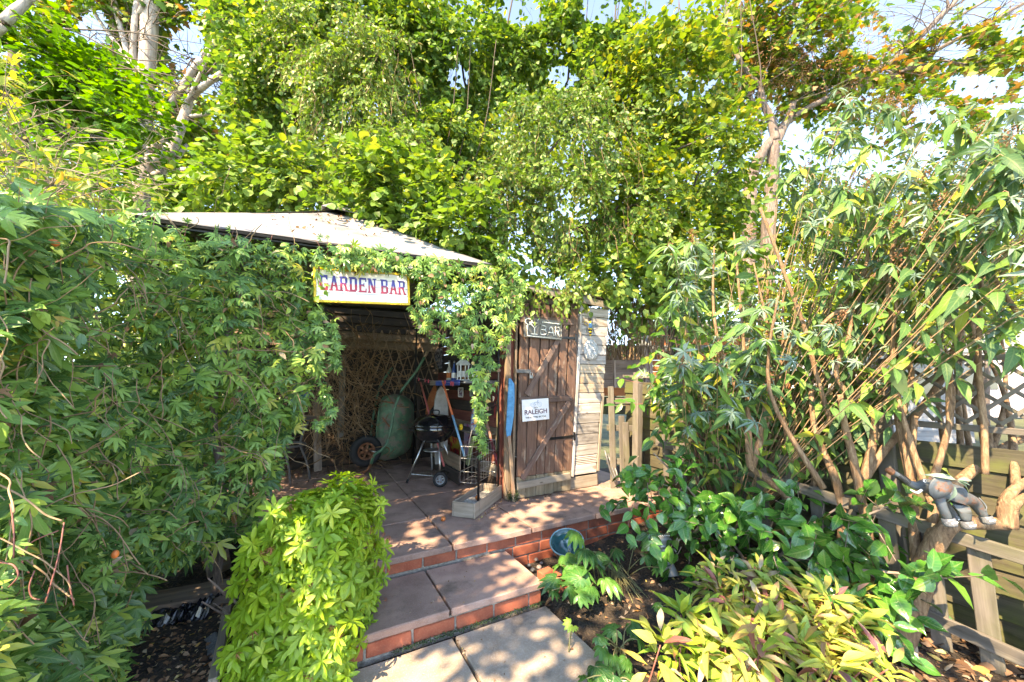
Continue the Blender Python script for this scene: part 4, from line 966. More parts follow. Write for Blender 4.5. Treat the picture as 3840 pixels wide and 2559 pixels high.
# trough with the poles in it
def TP(s, w_, c): return W(-.527, -.31, 0)+(U*.43+V*.39)/.58*s+(-U*.39+V*.43)/.58*w_+Z*c
trg = thing('wooden_trough', TP(.29, .1, 0), 'long grey wooden planter trough round the feet of the black poles', 'planter')
tX = (U*.43+V*.39)/.58; tY = (-U*.39+V*.43)/.58
plank('trough_side', TP(0, .006, .062), TP(.60, .006, .062), .115, .013, -tY, M['trough'], trg)
plank('trough_side', TP(0, .195, .062), TP(.60, .195, .062), .115, .013, -tY, M['trough'], trg)
plank('trough_end', TP(.006, .014, .062), TP(.006, .187, .062), .115, .012, -tX, M['trough'], trg)
plank('trough_end', TP(.594, .014, .062), TP(.594, .187, .062), .115, .012, -tX, M['trough'], trg)
plank('trough_base', TP(.02, .1, .012), TP(.58, .1, .012), .17, .012, Z, M['trough'], trg)
st = tag(mobj('trough_filling', [TP(.02, .015, .06), TP(.58, .015, .05), TP(.58, .185, .055), TP(.25, .185, .075), TP(.02, .185, .07)], [(0, 1, 2, 3, 4)], speckle('grit', (.2, .19, .18), (.5, .49, .47), 30, 1), trg), None, None, None, 'stuff')
def ball(name, c, r, mat, label, cat, n=14, squash=.9, group=None):
    o = lathe(name, [(r*math.sin(math.pi*i/9)+1e-5, r*(1-math.cos(math.pi*i/9))*squash) for i in range(10)], mat, None, c, n); return tag(o, label, cat, group)
ball('orange_fruit', TP(.25, .09, .07), .022, M['orange'], 'small orange fruit lying on the grit in the wooden trough', 'fruit')
ball('orange_fruit', G(1662, 1955, PZ), .019, M['orange'], 'small orange fruit lying on the patio slab left of the trough', 'fruit')
ball('orange_fruit', K(200, 925, 1.2), .014, M['orange'], 'orange fruit half hidden in the climber at upper left', 'fruit')
ball('orange_fruit', K(430, 2095, 1.3), .010, M['orange'], 'split orange fruit among the lower climber leaves at left', 'fruit', squash=1.3)
# wire basket and jar
wbk = thing('wire_basket', W(-.22, .28, 0), 'bent wire basket hooked between the two black poles', 'wire basket')
bg = Bag()
def PB(s, w_, z_): return W(-.44, -.12, .22)+(U*.33+V*.30)*s+(-U*.10+V*.10)*w_+Z*z_
for z_ in (.0, .09, .2, .3): bg.tube([PB(0, 0, z_), PB(1, 0, z_), PB(1, 1, z_), PB(0, 1, z_), PB(0, 0, z_)], .003, 4, 1)
for i in range(9): bg.tube([PB(i/8, 0, 0), PB(i/8, 0, .3)], .0016, 4, 1)
for i in range(5): bg.tube([PB(0, i/4, 0), PB(0, i/4, .3)], .0016, 4, 1); bg.tube([PB(i/4, 0, .0), PB(i/4, 1, .0)], .0016, 4, 1)
bg.build('wire_mesh', M['zinc'], wbk)
tube('basket_hoop', [PB(0, .5, .3), PB(.2, .5, .46), PB(.5, .5, .52), PB(.8, .5, .44), PB(1, .5, .3)], .004, M['iron'], wbk, 5, 4)
c = W(-.52, .05, .0); gj = thing('glass_jar', c, 'clear glass jar lying on the slab by the left end of the trough', 'jar')
lathe('jar_body', [(0, 0), (.032, 0), (.034, .01), (.034, .07), (.024, .085), (.024, .10)], plain('jar_glass', (.4, .45, .45), .05, 0, 5, .1, coat=1), gj, c+Z*.035, 16, frame(Z, U-V)); lathe('jar_lid', [(.027, .10), (.027, .115), (0, .116)], M['zinc'], gj, c+Z*.035, 16, frame(Z, U-V))

# bench of dark boards, bistro table with bowed legs
bn = thing('pallet_bench', W(-1.9, 2.05, 0), 'dark slatted timber bench in the shade behind the bistro table', 'bench')
tube_ = None
plank('bench_post', BW(1192, 1762, 2.05)-Z*.01, BW(1187, 1500, 2.05), .085, .07, NV, M['sleeper'], bn)
plank('bench_rail', BW(1010, 1752, 2.05), BW(1168, 1735, 2.05), .06, .04, NV, M['darkwood'], bn); plank('bench_rail', BW(1010, 1590, 2.05), BW(1170, 1568, 2.05), .07, .05, NV, M['darkwood'], bn)
for i in range(5): plank('bench_slat', W(-2.6, 2.07+.06*i, .20), W(-1.62, 2.07+.06*i, .20), .05, .02, Z, M['darkwood'], bn)
for i in range(6): plank('bench_upright', W(-2.5+.16*i, 2.36, .2), W(-2.5+.16*i, 2.36, .85), .08, .018, NV, M['darkwood'], bn)
bs = thing('bistro_table', W(-1.82, 1.62, 0), 'grey iron bistro table with bowed legs under the edge of the climber', 'table')
for (x0, y0), (x1, y1), (x2, y2), bbx in (((1057, 1600), (1068, 1690), (1090, 1822), 1.5), ((1157, 1578), (1126, 1660), (1163, 1796), 1.6), ((990, 1600), (990, 1690), (975, 1790), 1.6), ((1052, 1640), (1052, 1700), (1050, 1785), 1.95)):
    tube('leg', [BW(x0, y0, bbx), BW(x1, y1, bbx), BW((x1+x2)/2+4, (y1+y2)/2, bbx), BW(x2, y2, bbx)], .011, M['iron'], bs, 8, 4)
rc_ = BW(1062, 1670, 1.72); tube('leg_ring', [rc_+(U*math.cos(x)+V*math.sin(x))*.21 for x in np.linspace(0, 2*math.pi, 25)], .012, M['iron'], bs, 7, 1)
tt = BW(1070, 1572, 1.72); lathe('table_top', [(0, .0), (.30, 0), (.305, .012), (.30, .022), (0, .022)], M['iron'], bs, tt, 32)
c = BW(1145, 1470, 2.1); o = bmobj('blue_crate', rbox(.12, .12, .14, .006), M['bluewood'], None, c, frame(U, Z)); tag(o, 'small blue box on the bench against the climber edge', 'box')

# fence post in the dried stems, diamond trellis, tangle of dead stems
o = plank('fence_post', BW(1276, 1640, 2.0), BW(1288, 1330, 2.0), .07, .07, NV, M['picket'], None); tag(o, 'upright post with green top standing in the dead climber stems', 'post')
trl = thing('diamond_trellis', BW(1540, 1400, 2.25), 'brown diamond trellis on the back wall behind the wheelbarrow', 'trellis')
for i in range(9):
    x = 1400+i*32
    for s_ in (-1, 1):
        p = BW(x, 1240, 2.27+.008*s_); q = BW(x+s_*95, 1520, 2.27+.008*s_); plank('trellis_slat', p, q, .015, .006, NV, M['tan'], trl, .001, 0, 1)
dt = Bag()
for i in range(400):
    x = random.gauss(1340, 95); y = random.uniform(1260, 1730); b0 = random.uniform(1.85, 2.35)
    p = BW(x, y, b0); pts = [p]; d = Vector((random.gauss(0, 1), random.gauss(0, .35), random.gauss(-.2, 1))).normalized()
    for k in range(5):
        d = (d+Vector((random.gauss(0, .42), random.gauss(0, .2), random.gauss(-.02, .42)))).normalized(); pts.append(pts[-1]+d*random.uniform(.05, .15))
    for q in pts: q.z = max(q.z, PZ+.01)
    dt.tube(pts, random.choice([.0022, .003, .004, .006]), 4, 3)
o = dt.build('dead_stems', M['drystem']); tag(o, None, None, None, 'stuff')
dt = Bag()
for i in range(160):
    x = random.gauss(1225, 70); b0 = random.uniform(1.6, 2.1); p = BW(x, random.uniform(1250, 1560), b0); pts = [p]; d = Vector((random.gauss(0, .5), random.gauss(0, .3), -1)).normalized()
    for k in range(6):
        d = (d+Vector((random.gauss(0, .3), random.gauss(0, .2), random.gauss(0, .3)))).normalized(); pts.append(pts[-1]+d*random.uniform(.06, .14))
    for q in pts: q.z = max(q.z, PZ+.01)
    dt.tube(pts, random.choice([.0016, .0022, .003]), 4, 3)
o = dt.build('dead_vines', M['twig']); tag(o, None, None, None, 'stuff')

# ================================================================== RIGHT HAND FENCES
AF = 1.07
def fz(b): return float(np.interp(b, [-3.2, -2.45, -1.4, -.5], [-.08, -.01, .13, .24]))
def FW(a, b, z): p = W(a, b, 0); p.z = z; return p
pf = thing('picket_fence', FW(AF, -1.8, .0), 'low weathered picket fence along the right side of the flower bed', 'fence')
bs_ = [-3.6, -2.9, -2.1, -1.3, -.72]
for b0, b1 in zip(bs_, bs_[1:]):
    for h_ in (.565, .13): plank('fence_rail', FW(AF-.012, b0+.01, fz(b0)+h_), FW(AF-.012, b1-.01, fz(b1)+h_), .062, .022, -U, M['picket'], pf)
b = -3.5
while b < -.75:
    z_ = fz(b); plank('picket', FW(AF+.012, b, z_-.0+random.uniform(-.01, .01)), FW(AF+.012+random.uniform(-.006, .006), b+random.uniform(-.006, .006), z_+(.60 if b < -1.9 else .74)+random.uniform(-.01, .01)), .072, .016, -U, M['picket'], pf); b += .158
gt = thing('picket_gate', FW(AF-.1, -.4, .0), 'taller picket panel with thick post beside the end of the shed', 'gate')
gp0 = K(2385, 1900, 3.66); plank('gate_post', Vector((gp0.x, gp0.y, .05)), K(2392, 1398, 3.66), .065, .065, -U, M['picket'], gt)
for i, (px, yt) in enumerate(((2290, 1450), (2330, 1560), (2345, 1585), (2425, 1560), (2462, 1575), (2492, 1590), (2530, 1600))):
    p = K(px, yt, 3.95+.0*i); plank('picket', Vector((p.x, p.y, .2)), p, .065, .016, -U*.3+NV, M['picket'], gt)
for y0, y1 in ((1605, 1612), (1505, 1500), (1730, 1738)): plank('gate_rail', K(2275, y0, 4.0), K(2545, y1, 3.9), .06, .02, NV, M['picket'], gt)
bf = thing('board_fence', FW(AF+.27, -1.6, 0), 'taller mossy horizontal board fence behind the pickets', 'fence')
for i in range(11):
    z_ = -.02+.118*i
    plank('fence_board', FW(AF+.27, -2.2, z_+.02), FW(AF+.27, -.1, z_+.10), .122, .016+random.uniform(0, .003), -U*.99+Z*.12, M['fence'], bf)
for i in range(9):
    z_ = -.06+.118*i; plank('fence_board', FW(AF+.27, -4.0, z_), FW(AF+.27, -2.215, z_+.03), .122, .016, -U*.99+Z*.12, M['fence'], bf)
for b in (-3.0, -2.2, -1.2, -.3): plank('fence_post', FW(AF+.24, b, -.05), FW(AF+.24, b, 1.3 if b > -2.5 else 1.12), .075, .05, -U, M['picket'], bf)
plank('fence_capping', FW(AF+.26, -2.2, 1.30), FW(AF+.26, -.1, 1.38), .03, .05, -U, M['picket'], bf); plank('fence_capping', FW(AF+.26, -4, 1.03), FW(AF+.26, -2.24, 1.07), .03, .05, -U, M['picket'], bf)
lt = thing('lattice_panel', FW(AF+.27, -3.0, 1.05), 'diamond lattice topper on the right end of the board fence', 'trellis')
for i in range(16):
    for s_ in (-1, 1):
        b = -3.9+.115*i; b2 = b+s_*.32; plank('lattice_slat', FW(AF+.27+.006*s_, b, 1.09), FW(AF+.27+.006*s_, max(-4.1, min(-2.2, b2)), 1.40), .018, .006, -U, M['picket'], lt, .001, 0, 1)
plank('lattice_rail', FW(AF+.27, -4, 1.42), FW(AF+.27, -2.2, 1.43), .03, .03, -U, M['picket'], lt)
# beyond: neighbours
nf = thing('neighbour_fence', K(2360, 1450, 5.6), 'pale pinkish lap fence panel beyond the shed end', 'fence panel')
for i in range(9): plank('fence_board', K(2200, 1440, 5.6)+Z*(.075*i-.05), K(2450, 1440, 5.75)+Z*(.075*i-.05), .082, .014, NV+Z*.1, M['palefence'], nf)
for px in (2305, 2420, 2440): p = K(px, 1440, 5.58); plank('fence_batten', p-Z*.25, p+Z*.56, .04, .03, NV, M['palefence'], nf)
plank('fence_capping', K(2200, 1306, 5.55), K(2445, 1300, 5.7), .03, .05, NV, M['palefence'], nf)
for i in range(3): plank('fence_board', K(2200, 1470, 5.5)-Z*(.13*i), K(2500, 1470, 5.5)-Z*(.13*i), .12, .02, NV, M['orangewood'] if i == 0 else M['fence'], nf)
# orange summerhouse
sh = thing('summerhouse', K(2720, 1440, 7.2), 'orange brown timber summerhouse with grey felt roof behind the fence', 'summerhouse')
s0 = K(2455, 1540, 7.2); s1 = K(2975, 1540, 7.2); s0.z = s1.z = 0
for i in range(20):
    z_ = .05+.11*i
    if 7 <= i <= 15:
        segs = ((0, .16), (.46, .56), (.84, 1))
    else: segs = ((0, 1),)
    for q0_, q1_ in segs: plank('wall_board', s0.lerp(s1, q0_)+Z*z_, s0.lerp(s1, q1_)+Z*z_, .108, .02, Vector((0, -1, 0)), M['orangewood'], sh)
for q0_, q1_ in ((.16, .46), (.56, .84)):
    p = s0.lerp(s1, q0_)+Vector((0, .04, 1.27)); q = s0.lerp(s1, q1_)+Vector((0, .04, 1.27)); plank('window', p, q, .98, .01, Vector((0, -1, 0)), M['glassdark'], sh)
    for k in (0, .5, 1): pp = p.lerp(q, k)-Vector((0, .06, 0)); plank('window_bar', pp-Z*.49, pp+Z*.49, .05, .03, Vector((0, -1, 0)), M['orangewood'], sh)
plank('side_wall', s1+Vector((.0, .05, 1.1)), s1+Vector((.05, 2.2, 1.1)), 2.1, .03, Vector((1, 0, 0)), M['orangewood'], sh)
plank('roof_panel', s0+Vector((-.25, .75, 2.36)), s1+Vector((.25, .75, 2.36)), 2.1, .05, Vector((0, -.45, 1)), M['felt'], sh)
gs_ = thing('grey_outbuilding', K(3350, 1440, 8.5), 'grey boarded outbuilding with dark pitched roof right of the summerhouse', 'outbuilding')
s0 = K(3120, 1540, 8.6); s1 = K(3640, 1540, 8.6); s0.z = s1.z = 0
for i in range(14): plank('wall_board', s0+Z*(.05+.14*i), s1+Z*(.05+.14*i), .138, .02, Vector((0, -1, 0)), M['greyshed'], gs_)
plank('roof_panel', s0+Vector((-.3, .6, 2.16)), s1+Vector((.3, .6, 2.16)), 1.6, .05, Vector((0, -.5, 1)), M['felt'], gs_)
plank('window', s0.lerp(s1, .55)+Vector((0, -.03, 1.35)), s0.lerp(s1, .8)+Vector((0, -.03, 1.35)), .6, .02, Vector((0, -1, 0)), M['glassdark'], gs_)
hs_ = thing('neighbour_house', K(3600, 1440, 15), 'pale rendered house wall glimpsed through the shrub at right', 'house')
s0 = K(3000, 1540, 15); s1 = K(4300, 1540, 15); s0.z = s1.z = 0
plank('wall', s0+Z*1.35, s1+Z*1.35, 2.7, .2, Vector((0, -1, 0)), M['render'], hs_, .01, 0)
plank('roof', s0+Vector((-.3, 1.4, 3.3)), s1+Vector((.3, 1.4, 3.3)), 3.4, .1, Vector((0, -.5, 1)), M['felt'], hs_, .01, 0)
for q_ in (.15, .45, .75): plank('window', s0.lerp(s1, q_)+Vector((0, -.11, 1.6)), s0.lerp(s1, q_+.12)+Vector((0, -.11, 1.6)), 1.0, .03, Vector((0, -1, 0)), M['glassdark'], hs_, .005, 0)
# folded grey chair frame between the shed and pickets
fc = thing('folded_chair', K(2300, 1800, 3.95), 'folded grey metal chair frame leaning at the shed corner', 'chair')
for dx in (0, 12, 24): tube('frame_tube', [K(2268+dx, 1690+dx, 3.95+dx*.004), K(2290+dx*.9, 1770, 3.93), K(2308+dx*.4, 1808-dx*.3, 3.9)], .010, M['iron'], fc, 6, 2)

# ================================================================== SMALL THINGS IN THE BED
# teal bowl
c = K(2128, 2052, 2.78); bw_ = thing('teal_bowl', Vector((c.x, c.y, 0)), 'teal glazed bowl behind the hellebore at the foot of the brick wall', 'bowl')
fr = Matrix.Rotation(.42, 3, 'X') @ Matrix.Rotation(-.15, 3, 'Y')
lathe('bowl_body', [(0, -.09), (.045, -.088), (.08, -.05), (.105, .0), (.116, .04), (.119, .047), (.112, .05), (.098, .01), (.07, -.045), (0, -.07)], M['teal'], bw_, c, 32, fr)
tube('bowl_rim', [c+fr @ Vector((.117*math.cos(x), .117*math.sin(x), .048)) for x in np.linspace(0, 6.283, 33)], .0055, plain('pale_teal_glaze', (.12, .26, .30), .2, coat=.5), bw_, 6, 1)
lathe('bowl_foot', [(.06, -.02), (.05, c.z-.11), (.05, c.z-.085), (0, c.z-.085)], M['slate'], bw_, Vector((c.x, c.y, 0)), 20)
# pebbles
PEB = ['largest pale pebble close to the brick wall in the step corner', 'small pebble on the left touching the step in the pebble corner', 'pebble nearest the brick wall right of the pale one', 'small dark slate blue pebble in the middle of the pebble corner', 'round purple pebble near the front of the pebble corner',
       'front right pebble beside the hellebore leaves', 'front left pebble against the lower step edge', 'smallest grey pebble between the pale ones', 'small pebble at the right edge of the group under the hellebore', 'little pebble wedged at the back left corner of the step']
for i, (px, py, r) in enumerate(((1995, 2078, .021), (1978, 2102, .016), (2012, 2104, .018), (1984, 2124, .014), (2022, 2133, .021), (2042, 2146, .020), (1996, 2142, .017), (2006, 2088, .012), (2030, 2115, .013), (1962, 2090, .014))):
    c = G(px, py, 0.0); bm = bmesh.new(); bmesh.ops.create_icosphere(bm, subdivisions=2, radius=r)
    for v in bm.verts: v.co *= 1+noise.noise(v.co*40+Vector((i, 0, 0)))*.25; v.co.z *= .72
    o = bmobj('pebble', bm, M['pebble'] if i % 3 else M['slate'], None, c+Z*r*.5, None, True); o.rotation_euler = (0, 0, i*1.7); tag(o, PEB[i], 'pebble', 'pebbles in the step corner')
# red brick pier at the step corner
o = bmobj('loose_brick', rbox(.10, .215, .065, .005, .003, 2), M['brick'], None, G(2075, 2190, 0)+Z*.025, frame((U+V*.15).normalized(), Z)); tag(o, 'single red brick on the soil against the right end of the lower step', 'brick')
# grey watering can lying in the soil: spout, rose, handle ring
c0 = K(2478, 2022, 2.72); wcn = thing('watering_can', Vector((c0.x+.08, c0.y, .02)), 'grey watering can lying under the camellia with its dotted rose upwards', 'watering can')
dn_ = (K(2500, 2110, 2.66)-c0).normalized(); fr = frame(Vector((1, .2, 0)), -dn_)
lathe('rose', [(0, .020), (.03, .018), (.055, .008), (.068, -.008), (.066, -.018), (.045, -.03), (.032, -.045)], M['greyplastic'], wcn, c0, 28, fr)
bgp = Bag()
for rr, n_ in ((.018, 7), (.034, 12), (.049, 18), (.061, 22)):
    for k in range(n_):
        a = 2*math.pi*k/n_; q = fr @ Vector((rr*math.cos(a), rr*math.sin(a), .022-.30*rr*rr*8)); bgp.box(c0+q, fr.col[0], fr.col[1], fr.col[2], .0022, .0022, .0025)
bgp.build('rose_holes', M['white'], wcn)
lathe('neck', [(.034, -.04), (.036, -.052), (.026, -.062), (.026, -.07)], M['zinc'], wcn, c0, 20, fr)
lathe('spout', [(.026, -.06), (.030, -.09), (.040, -.15), (.055, -.22), (0, -.22)], M['greyplastic'], wcn, c0, 20, fr)
cr_ = c0-fr.col[2]*.10+fr.col[0]*.075; tube('ring_handle', [cr_+(fr.col[0]*.4*math.cos(x)+fr.col[2]*math.sin(x))*.035 for x in np.linspace(0, 6.283, 17)], .006, M['zinc'], wcn, 6, 1)

# ---- left corner: sleepers, board, bag, edging
o = plank('timber_sleeper', K(470, 2290, 2.12), K(868, 2218, 2.42), .15, .13, (Z+Vector((.1, -.2, 0))), M['sleeper'], None, .008, .006, 6); o.location.z = .055; tag(o, 'big weathered timber sleeper with dark grain left of the pieris', 'sleeper')
o = plank('timber_block', K(775, 2130, 2.62), K(858, 2095, 2.72), .13, .05, Vector((.2, -1, .2)), M['sleeper'], None, .005, .004, 3); tag(o, 'small square timber block standing behind the sleeper', 'timber block')
o = plank('timber_block', K(700, 2060, 2.7), K(850, 2010, 2.85), .14, .05, Vector((.2, -1, .1)), M['darkwood'], None, .005, .004, 3); tag(o, 'dark timber board in the shade above the small block', 'timber block')
e0 = G(848, 2310, .03); e1 = G(796, 2600, .03)
o = plank('timber_edging', e0, e1, .035, .11, Z, M['trough'], None, .004, .003, 4); tag(o, 'grey timber edging strip running beside the pieris', 'edging')
o = plank('slate_piece', G(790, 2395, .02), G(815, 2470, .02), .06, .04, Vector((-.4, -.3, 1)), M['slate'], None, .006, .005, 3); tag(o, 'piece of dark slate against the timber edging', 'slate')
# black plastic bag: crumpled sheet
vs = []; fs = []; nx, ny = 26, 12
pA = G(585, 2345, .02); pB = G(800, 2300, .02)
for j in range(ny+1):
    for i in range(nx+1):
        s = i/nx; t = j/ny; q = pA.lerp(pB, s)+Vector((-.12, .9, 0)).normalized()*(t*.16-.06)
        q.z = .035+.065*math.sin(math.pi*t)*(1-.55*math.sin(math.pi*s))+abs(noise.noise(Vector((s*9, t*3, 3))))*.075-.02*(t < .1)
        vs.append(q)
for j in range(ny):
    for i in range(nx): k = j*(nx+1)+i; fs.append((k, k+1, k+nx+2, k+nx+1))
o = mobj('plastic_bag', vs, fs, M['bag'], None, None, False); o.modifiers.new('t', 'SOLIDIFY').thickness = .002; tag(o, 'crumpled black plastic sheet tucked under the timber sleeper', 'plastic sheet')

# ================================================================== ELEPHANT (painted tin ornament)
YE = 1.74
def e(px, py, dy=0.0): return K(px, py, YE+dy)
el = thing('elephant_ornament', e(3560, 1900), 'grey painted tin elephant with rusty patches and raised trunk in the shrub', 'ornament')
ev = [e(3551, 1846), e(3513, 1830), e(3476, 1820), e(3446, 1826, -.01), e(3412, 1815, -.015), e(3382, 1792, -.015), e(3352, 1774, -.01), e(3338, 1769, -.01), e(3612, 1862),
      e(3600, 1885, -.035), e(3617, 1925, -.045), e(3626, 1962, -.05), e(3650, 1880, .03), e(3674, 1915, .03), e(3697, 1944, .025),
      e(3524, 1872, -.03), e(3536, 1910, -.04), e(3557, 1952, -.045), e(3535, 1880, .04), e(3560, 1915, .045), e(3580, 1940, .045)]
ee = [(0, 1), (1, 2), (2, 3), (3, 4), (4, 5), (5, 6), (6, 7), (0, 8), (8, 9), (9, 10), (10, 11), (8, 12), (12, 13), (13, 14), (1, 15), (15, 16), (16, 17), (1, 18), (18, 19), (19, 20)]
er = [.046, .038, .037, .022, .0155, .0125, .0115, .013, .042, .028, .021, .019, .026, .020, .018, .024, .019, .017, .022, .018, .017]
skin('body', ev, ee, er, M['tin'], el, Vector(el['_o']), 2)
for s_, dy in ((1, -.052), (-1, .045)):
    vs = []; fs = []; ce = e(3506, 1822, dy)
    for j, r_ in enumerate((.0, .5, 1.0)):
        for k in range(14):
            a = 2*math.pi*k/14; rr = r_*(1+.18*math.sin(2*a+.5)); vs.append(ce+Vector((.040*rr*math.cos(a)+.006, -s_*(.006+.016*r_*max(0, math.cos(a))), .052*rr*math.sin(a)-.004)))
    for j in range(2):
        for k in range(14): fs.append((j*14+k, j*14+(k+1) % 14, (j+1)*14+(k+1) % 14, (j+1)*14+k))
    o = mobj('ear', vs, fs, M['tin'], el, None, True); o.modifiers.new('t', 'SOLIDIFY').thickness = .004
for dy in (-.035, .0): tube('tusk', [e(3456, 1838, dy), e(3440, 1848, dy-.005), e(3422, 1842, dy-.008), e(3414, 1836, dy-.008)], [.0055, .005, .004, .002], M['white'], el, 7, 3)
ec = e(3468, 1804, -.043); lathe('eye', [(0, .003), (.006, .002), (.0075, 0)], M['white'], el, ec, 12, frame(Vector((1, 0, 0)), Vector((0, -1, .25)))); lathe('pupil', [(0, .0045), (.003, .0035), (.0035, .002)], M['black'], el, ec, 10, frame(Vector((1, 0, 0)), Vector((0, -1, .25))))
tube('trunk_tip', [e(3345, 1771, -.012), e(3336, 1768, -.012), e(3331, 1771, -.012)], [.015, .0165, .013], M['rust'], el, 10, 2)
for i in range(9):
    t = i/8; p = e(3366+34*t, 1781+26*t, -.015); d = (e(3400, 1807)-e(3366, 1781)).normalized()
    fr_ = frame(Vector((0, 1, 0)), d); tube('trunk_ring', [p+(fr_.col[0]*math.cos(x)+fr_.col[1]*math.sin(x))*(.0135+.003*t) for x in np.linspace(0, 6.283, 13)], .0011, M['black'], el, 4, 1)
for fi, (ia, ib) in enumerate(((10, 11), (13, 14), (16, 17), (19, 20))):
    d = (ev[ib]-ev[ia]).normalized(); p = ev[ib]+d*.006; fr_ = frame(Vector((1, 0, .2)), d)
    lathe('foot', [(0, .016), (.021, .016), (.0235, .008), (.022, -.012), (.019, -.016)], M['slate'], el, p, 16, fr_)
    for k in range(3):
        q = p+(fr_.col[0]*(-.010+.010*k))+Vector((0, -.0205, .002)); lathe('toenail', [(0, .003), (.004, .002), (.0045, 0)], M['white'], el, q, 8, frame(Vector((1, 0, 0)), Vector((0, -1, 0))))
tube('tail', [ev[8]+Vector((.045, -.02, .0)), ev[8]+Vector((.058, -.03, -.03)), ev[8]+Vector((.05, -.035, -.055))], .003, M['tin'], el, 6, 3)

# ================================================================== PLANTS
def pix_np(P):
    X, Y, Zz = P[:, 0], P[:, 1], P[:, 2]-CAMH; cp, sp_ = math.cos(PITCH), math.sin(PITCH)
    fw = Y*cp+Zz*sp_; up = -Y*sp_+Zz*cp; return 1920+FOC*X/fw, 1279.5-FOC*up/fw
def Knp(px, py, Y):
    dx = px-1920; uz = 1279.5-py; cp, sp_ = math.cos(PITCH), math.sin(PITCH)
    ry = FOC*cp-uz*sp_; rz_2 = FOC*sp_+uz*cp; t = Y/ry; return np.stack([dx*t, Y, CAMH+rz_2*t], 1)
def E_(px, py, Y, rx_, rz2, ry): c = K(px, py, Y); return (c, (rx_/FOC*Y, ry, rz2/FOC*Y))
HOLES = [(350, 100, 70, 70), (700, 170, 80, 90), (790, 330, 50, 50), (1960, 60, 90, 50), (2110, 290, 70, 50), (1720, 290, 50, 50), (2250, 40, 80, 60), (3450, 60, 120, 60), (3560, 190, 80, 40), (3660, 320, 130, 55), (3790, 120, 60, 40), (3790, 430, 90, 50), (3250, 150, 60, 60), (2890, 545, 45, 60), (2975, 500, 50, 50), (2880, 410, 30, 40), (3000, 590, 40, 20), (3500, 420, 90, 40)]
def cutholes(P, keep=.04, grow=1.0, rad=0.0):
    x, y = pix_np(P); k = np.ones(len(P), bool)
    for hx, hy, hw, hh in HOLES:
        e_ = ((x-hx)/(hw*grow))**2+((y-hy)/(hh*grow))**2; k &= ~((e_ < 1) & (RNG.random(len(P)) > keep))
    for hx, hy, hw, hh in ((535, 720, 50, 120), (620, 590, 110, 80), (700, 430, 70, 120), (560, 480, 50, 150), (790, 300, 60, 60)):
        k &= ~(((((x-hx)/hw)**2+((y-hy)/hh)**2) < 1) & (P[:, 1] < 5.7) & (RNG.random(len(P)) > .22))
    return k
def crown(parent, blobs, size, mat, tpl, cov=5, k=7, L=.32, shell=.35, droop=.28, flat=.75, twigmat=None, seed=0, gap=.15, gs=1.3, name='crown', jit=.3, holes=True, downw=.0, szv=.22, tw_r=.0022):
    PP = []; YY = []; NN = []; T0 = []; T1 = []; SZ = []
    for bi, (c, r) in enumerate(blobs):
        Yc = c.y; area = math.pi*(r[0]*r[2])*(FOC/Yc)**2; lp = (size*FOC/Yc)**2*.30
        n = int(cov*area/lp/k/max(.3, 1-gap*.8))
        p, d = ellip(tuple(c), r, n, shell, seed+bi, gap, gs)
        dd = d+RNG.normal(size=d.shape)*.55; dd[:, 2] += .12-downw
        L_ = L
        a, b, cc_, (t0, t1) = spray(p, norm(dd), L_, k, droop, flat, jit=jit)
        PP.append(a); YY.append(b); NN.append(cc_); T0.append(t0); T1.append(t1)
    P = np.vstack(PP); Y = np.vstack(YY); N = np.vstack(NN); T0 = np.vstack(T0); T1 = np.vstack(T1)
    if holes:
        kk = cutholes(P); P, Y, N = P[kk], Y[kk], N[kk]; kk = cutholes(T1, .15) & cutholes(T0, .15); T0, T1 = T0[kk], T1[kk]
    kk = P[:, 1] > .5; P, Y, N = P[kk], Y[kk], N[kk]
    nz = np.array([noise.noise(Vector(x*.9+seed)) for x in P[::7]]); rn = np.clip(.5+np.repeat(nz, 7)[:len(P)]*.55+RNG.normal(0, .2, len(P)), 0, .999) if len(P) == len(np.repeat(nz, 7)[:len(P)]) else RNG.random(len(P))
    sz = size*np.clip(1+RNG.normal(0, szv, len(P)), .4, 1.5)
    o = leaves(name, tpl, P, Y, N, sz, rn, mat, parent)
    if twigmat is not None: twigs('twigs', T0, T1, np.full(len(T0), tw_r), twigmat, parent)
    return o
HAZ_LO = blade([(0, 0), (.25, .4), (.65, .38), (1, 0)], .2, .2)
def limb(parent, pts, r, mat, name='limb', n=8): return tube(name, [K(x, y, Y) for x, y, Y in pts], r, mat, parent, n, 5)
def randbranches(parent, starts, n, Lr, r, mat, up=.4, seed=0, name='branches', steps=5, droop=0):
    """forking thin branches from given points, one joined part"""
    bg = Bag(); rr = random.Random(seed)
    for i in range(n):
        p = Vector(rr.choice(starts)); d = Vector((rr.gauss(0, 1), rr.gauss(0, .8), rr.gauss(up, .6))).normalized(); pts = [p]; L = rr.uniform(*Lr)/steps
        for k in range(steps):
            d = (d+Vector((rr.gauss(0, .25), rr.gauss(0, .25), rr.gauss(-droop, .22)))).normalized(); pts.append(pts[-1]+d*L)
        bg.tube(pts, [r, r*.25], 4, 2)
        for k in range(2, steps):
            q = pts[k]; d2 = (d+Vector((rr.gauss(0, .8), rr.gauss(0, .8), rr.gauss(0, .6)))).normalized(); bg.tube([q, q+d2*L*1.2, q+d2*L*2+Vector((0, 0, -L*.3))], [r*.45, r*.15], 3, 2)
    o = bg.build(name, mat, parent, True, base_of(parent)); o['kind'] = 'stuff'; return o

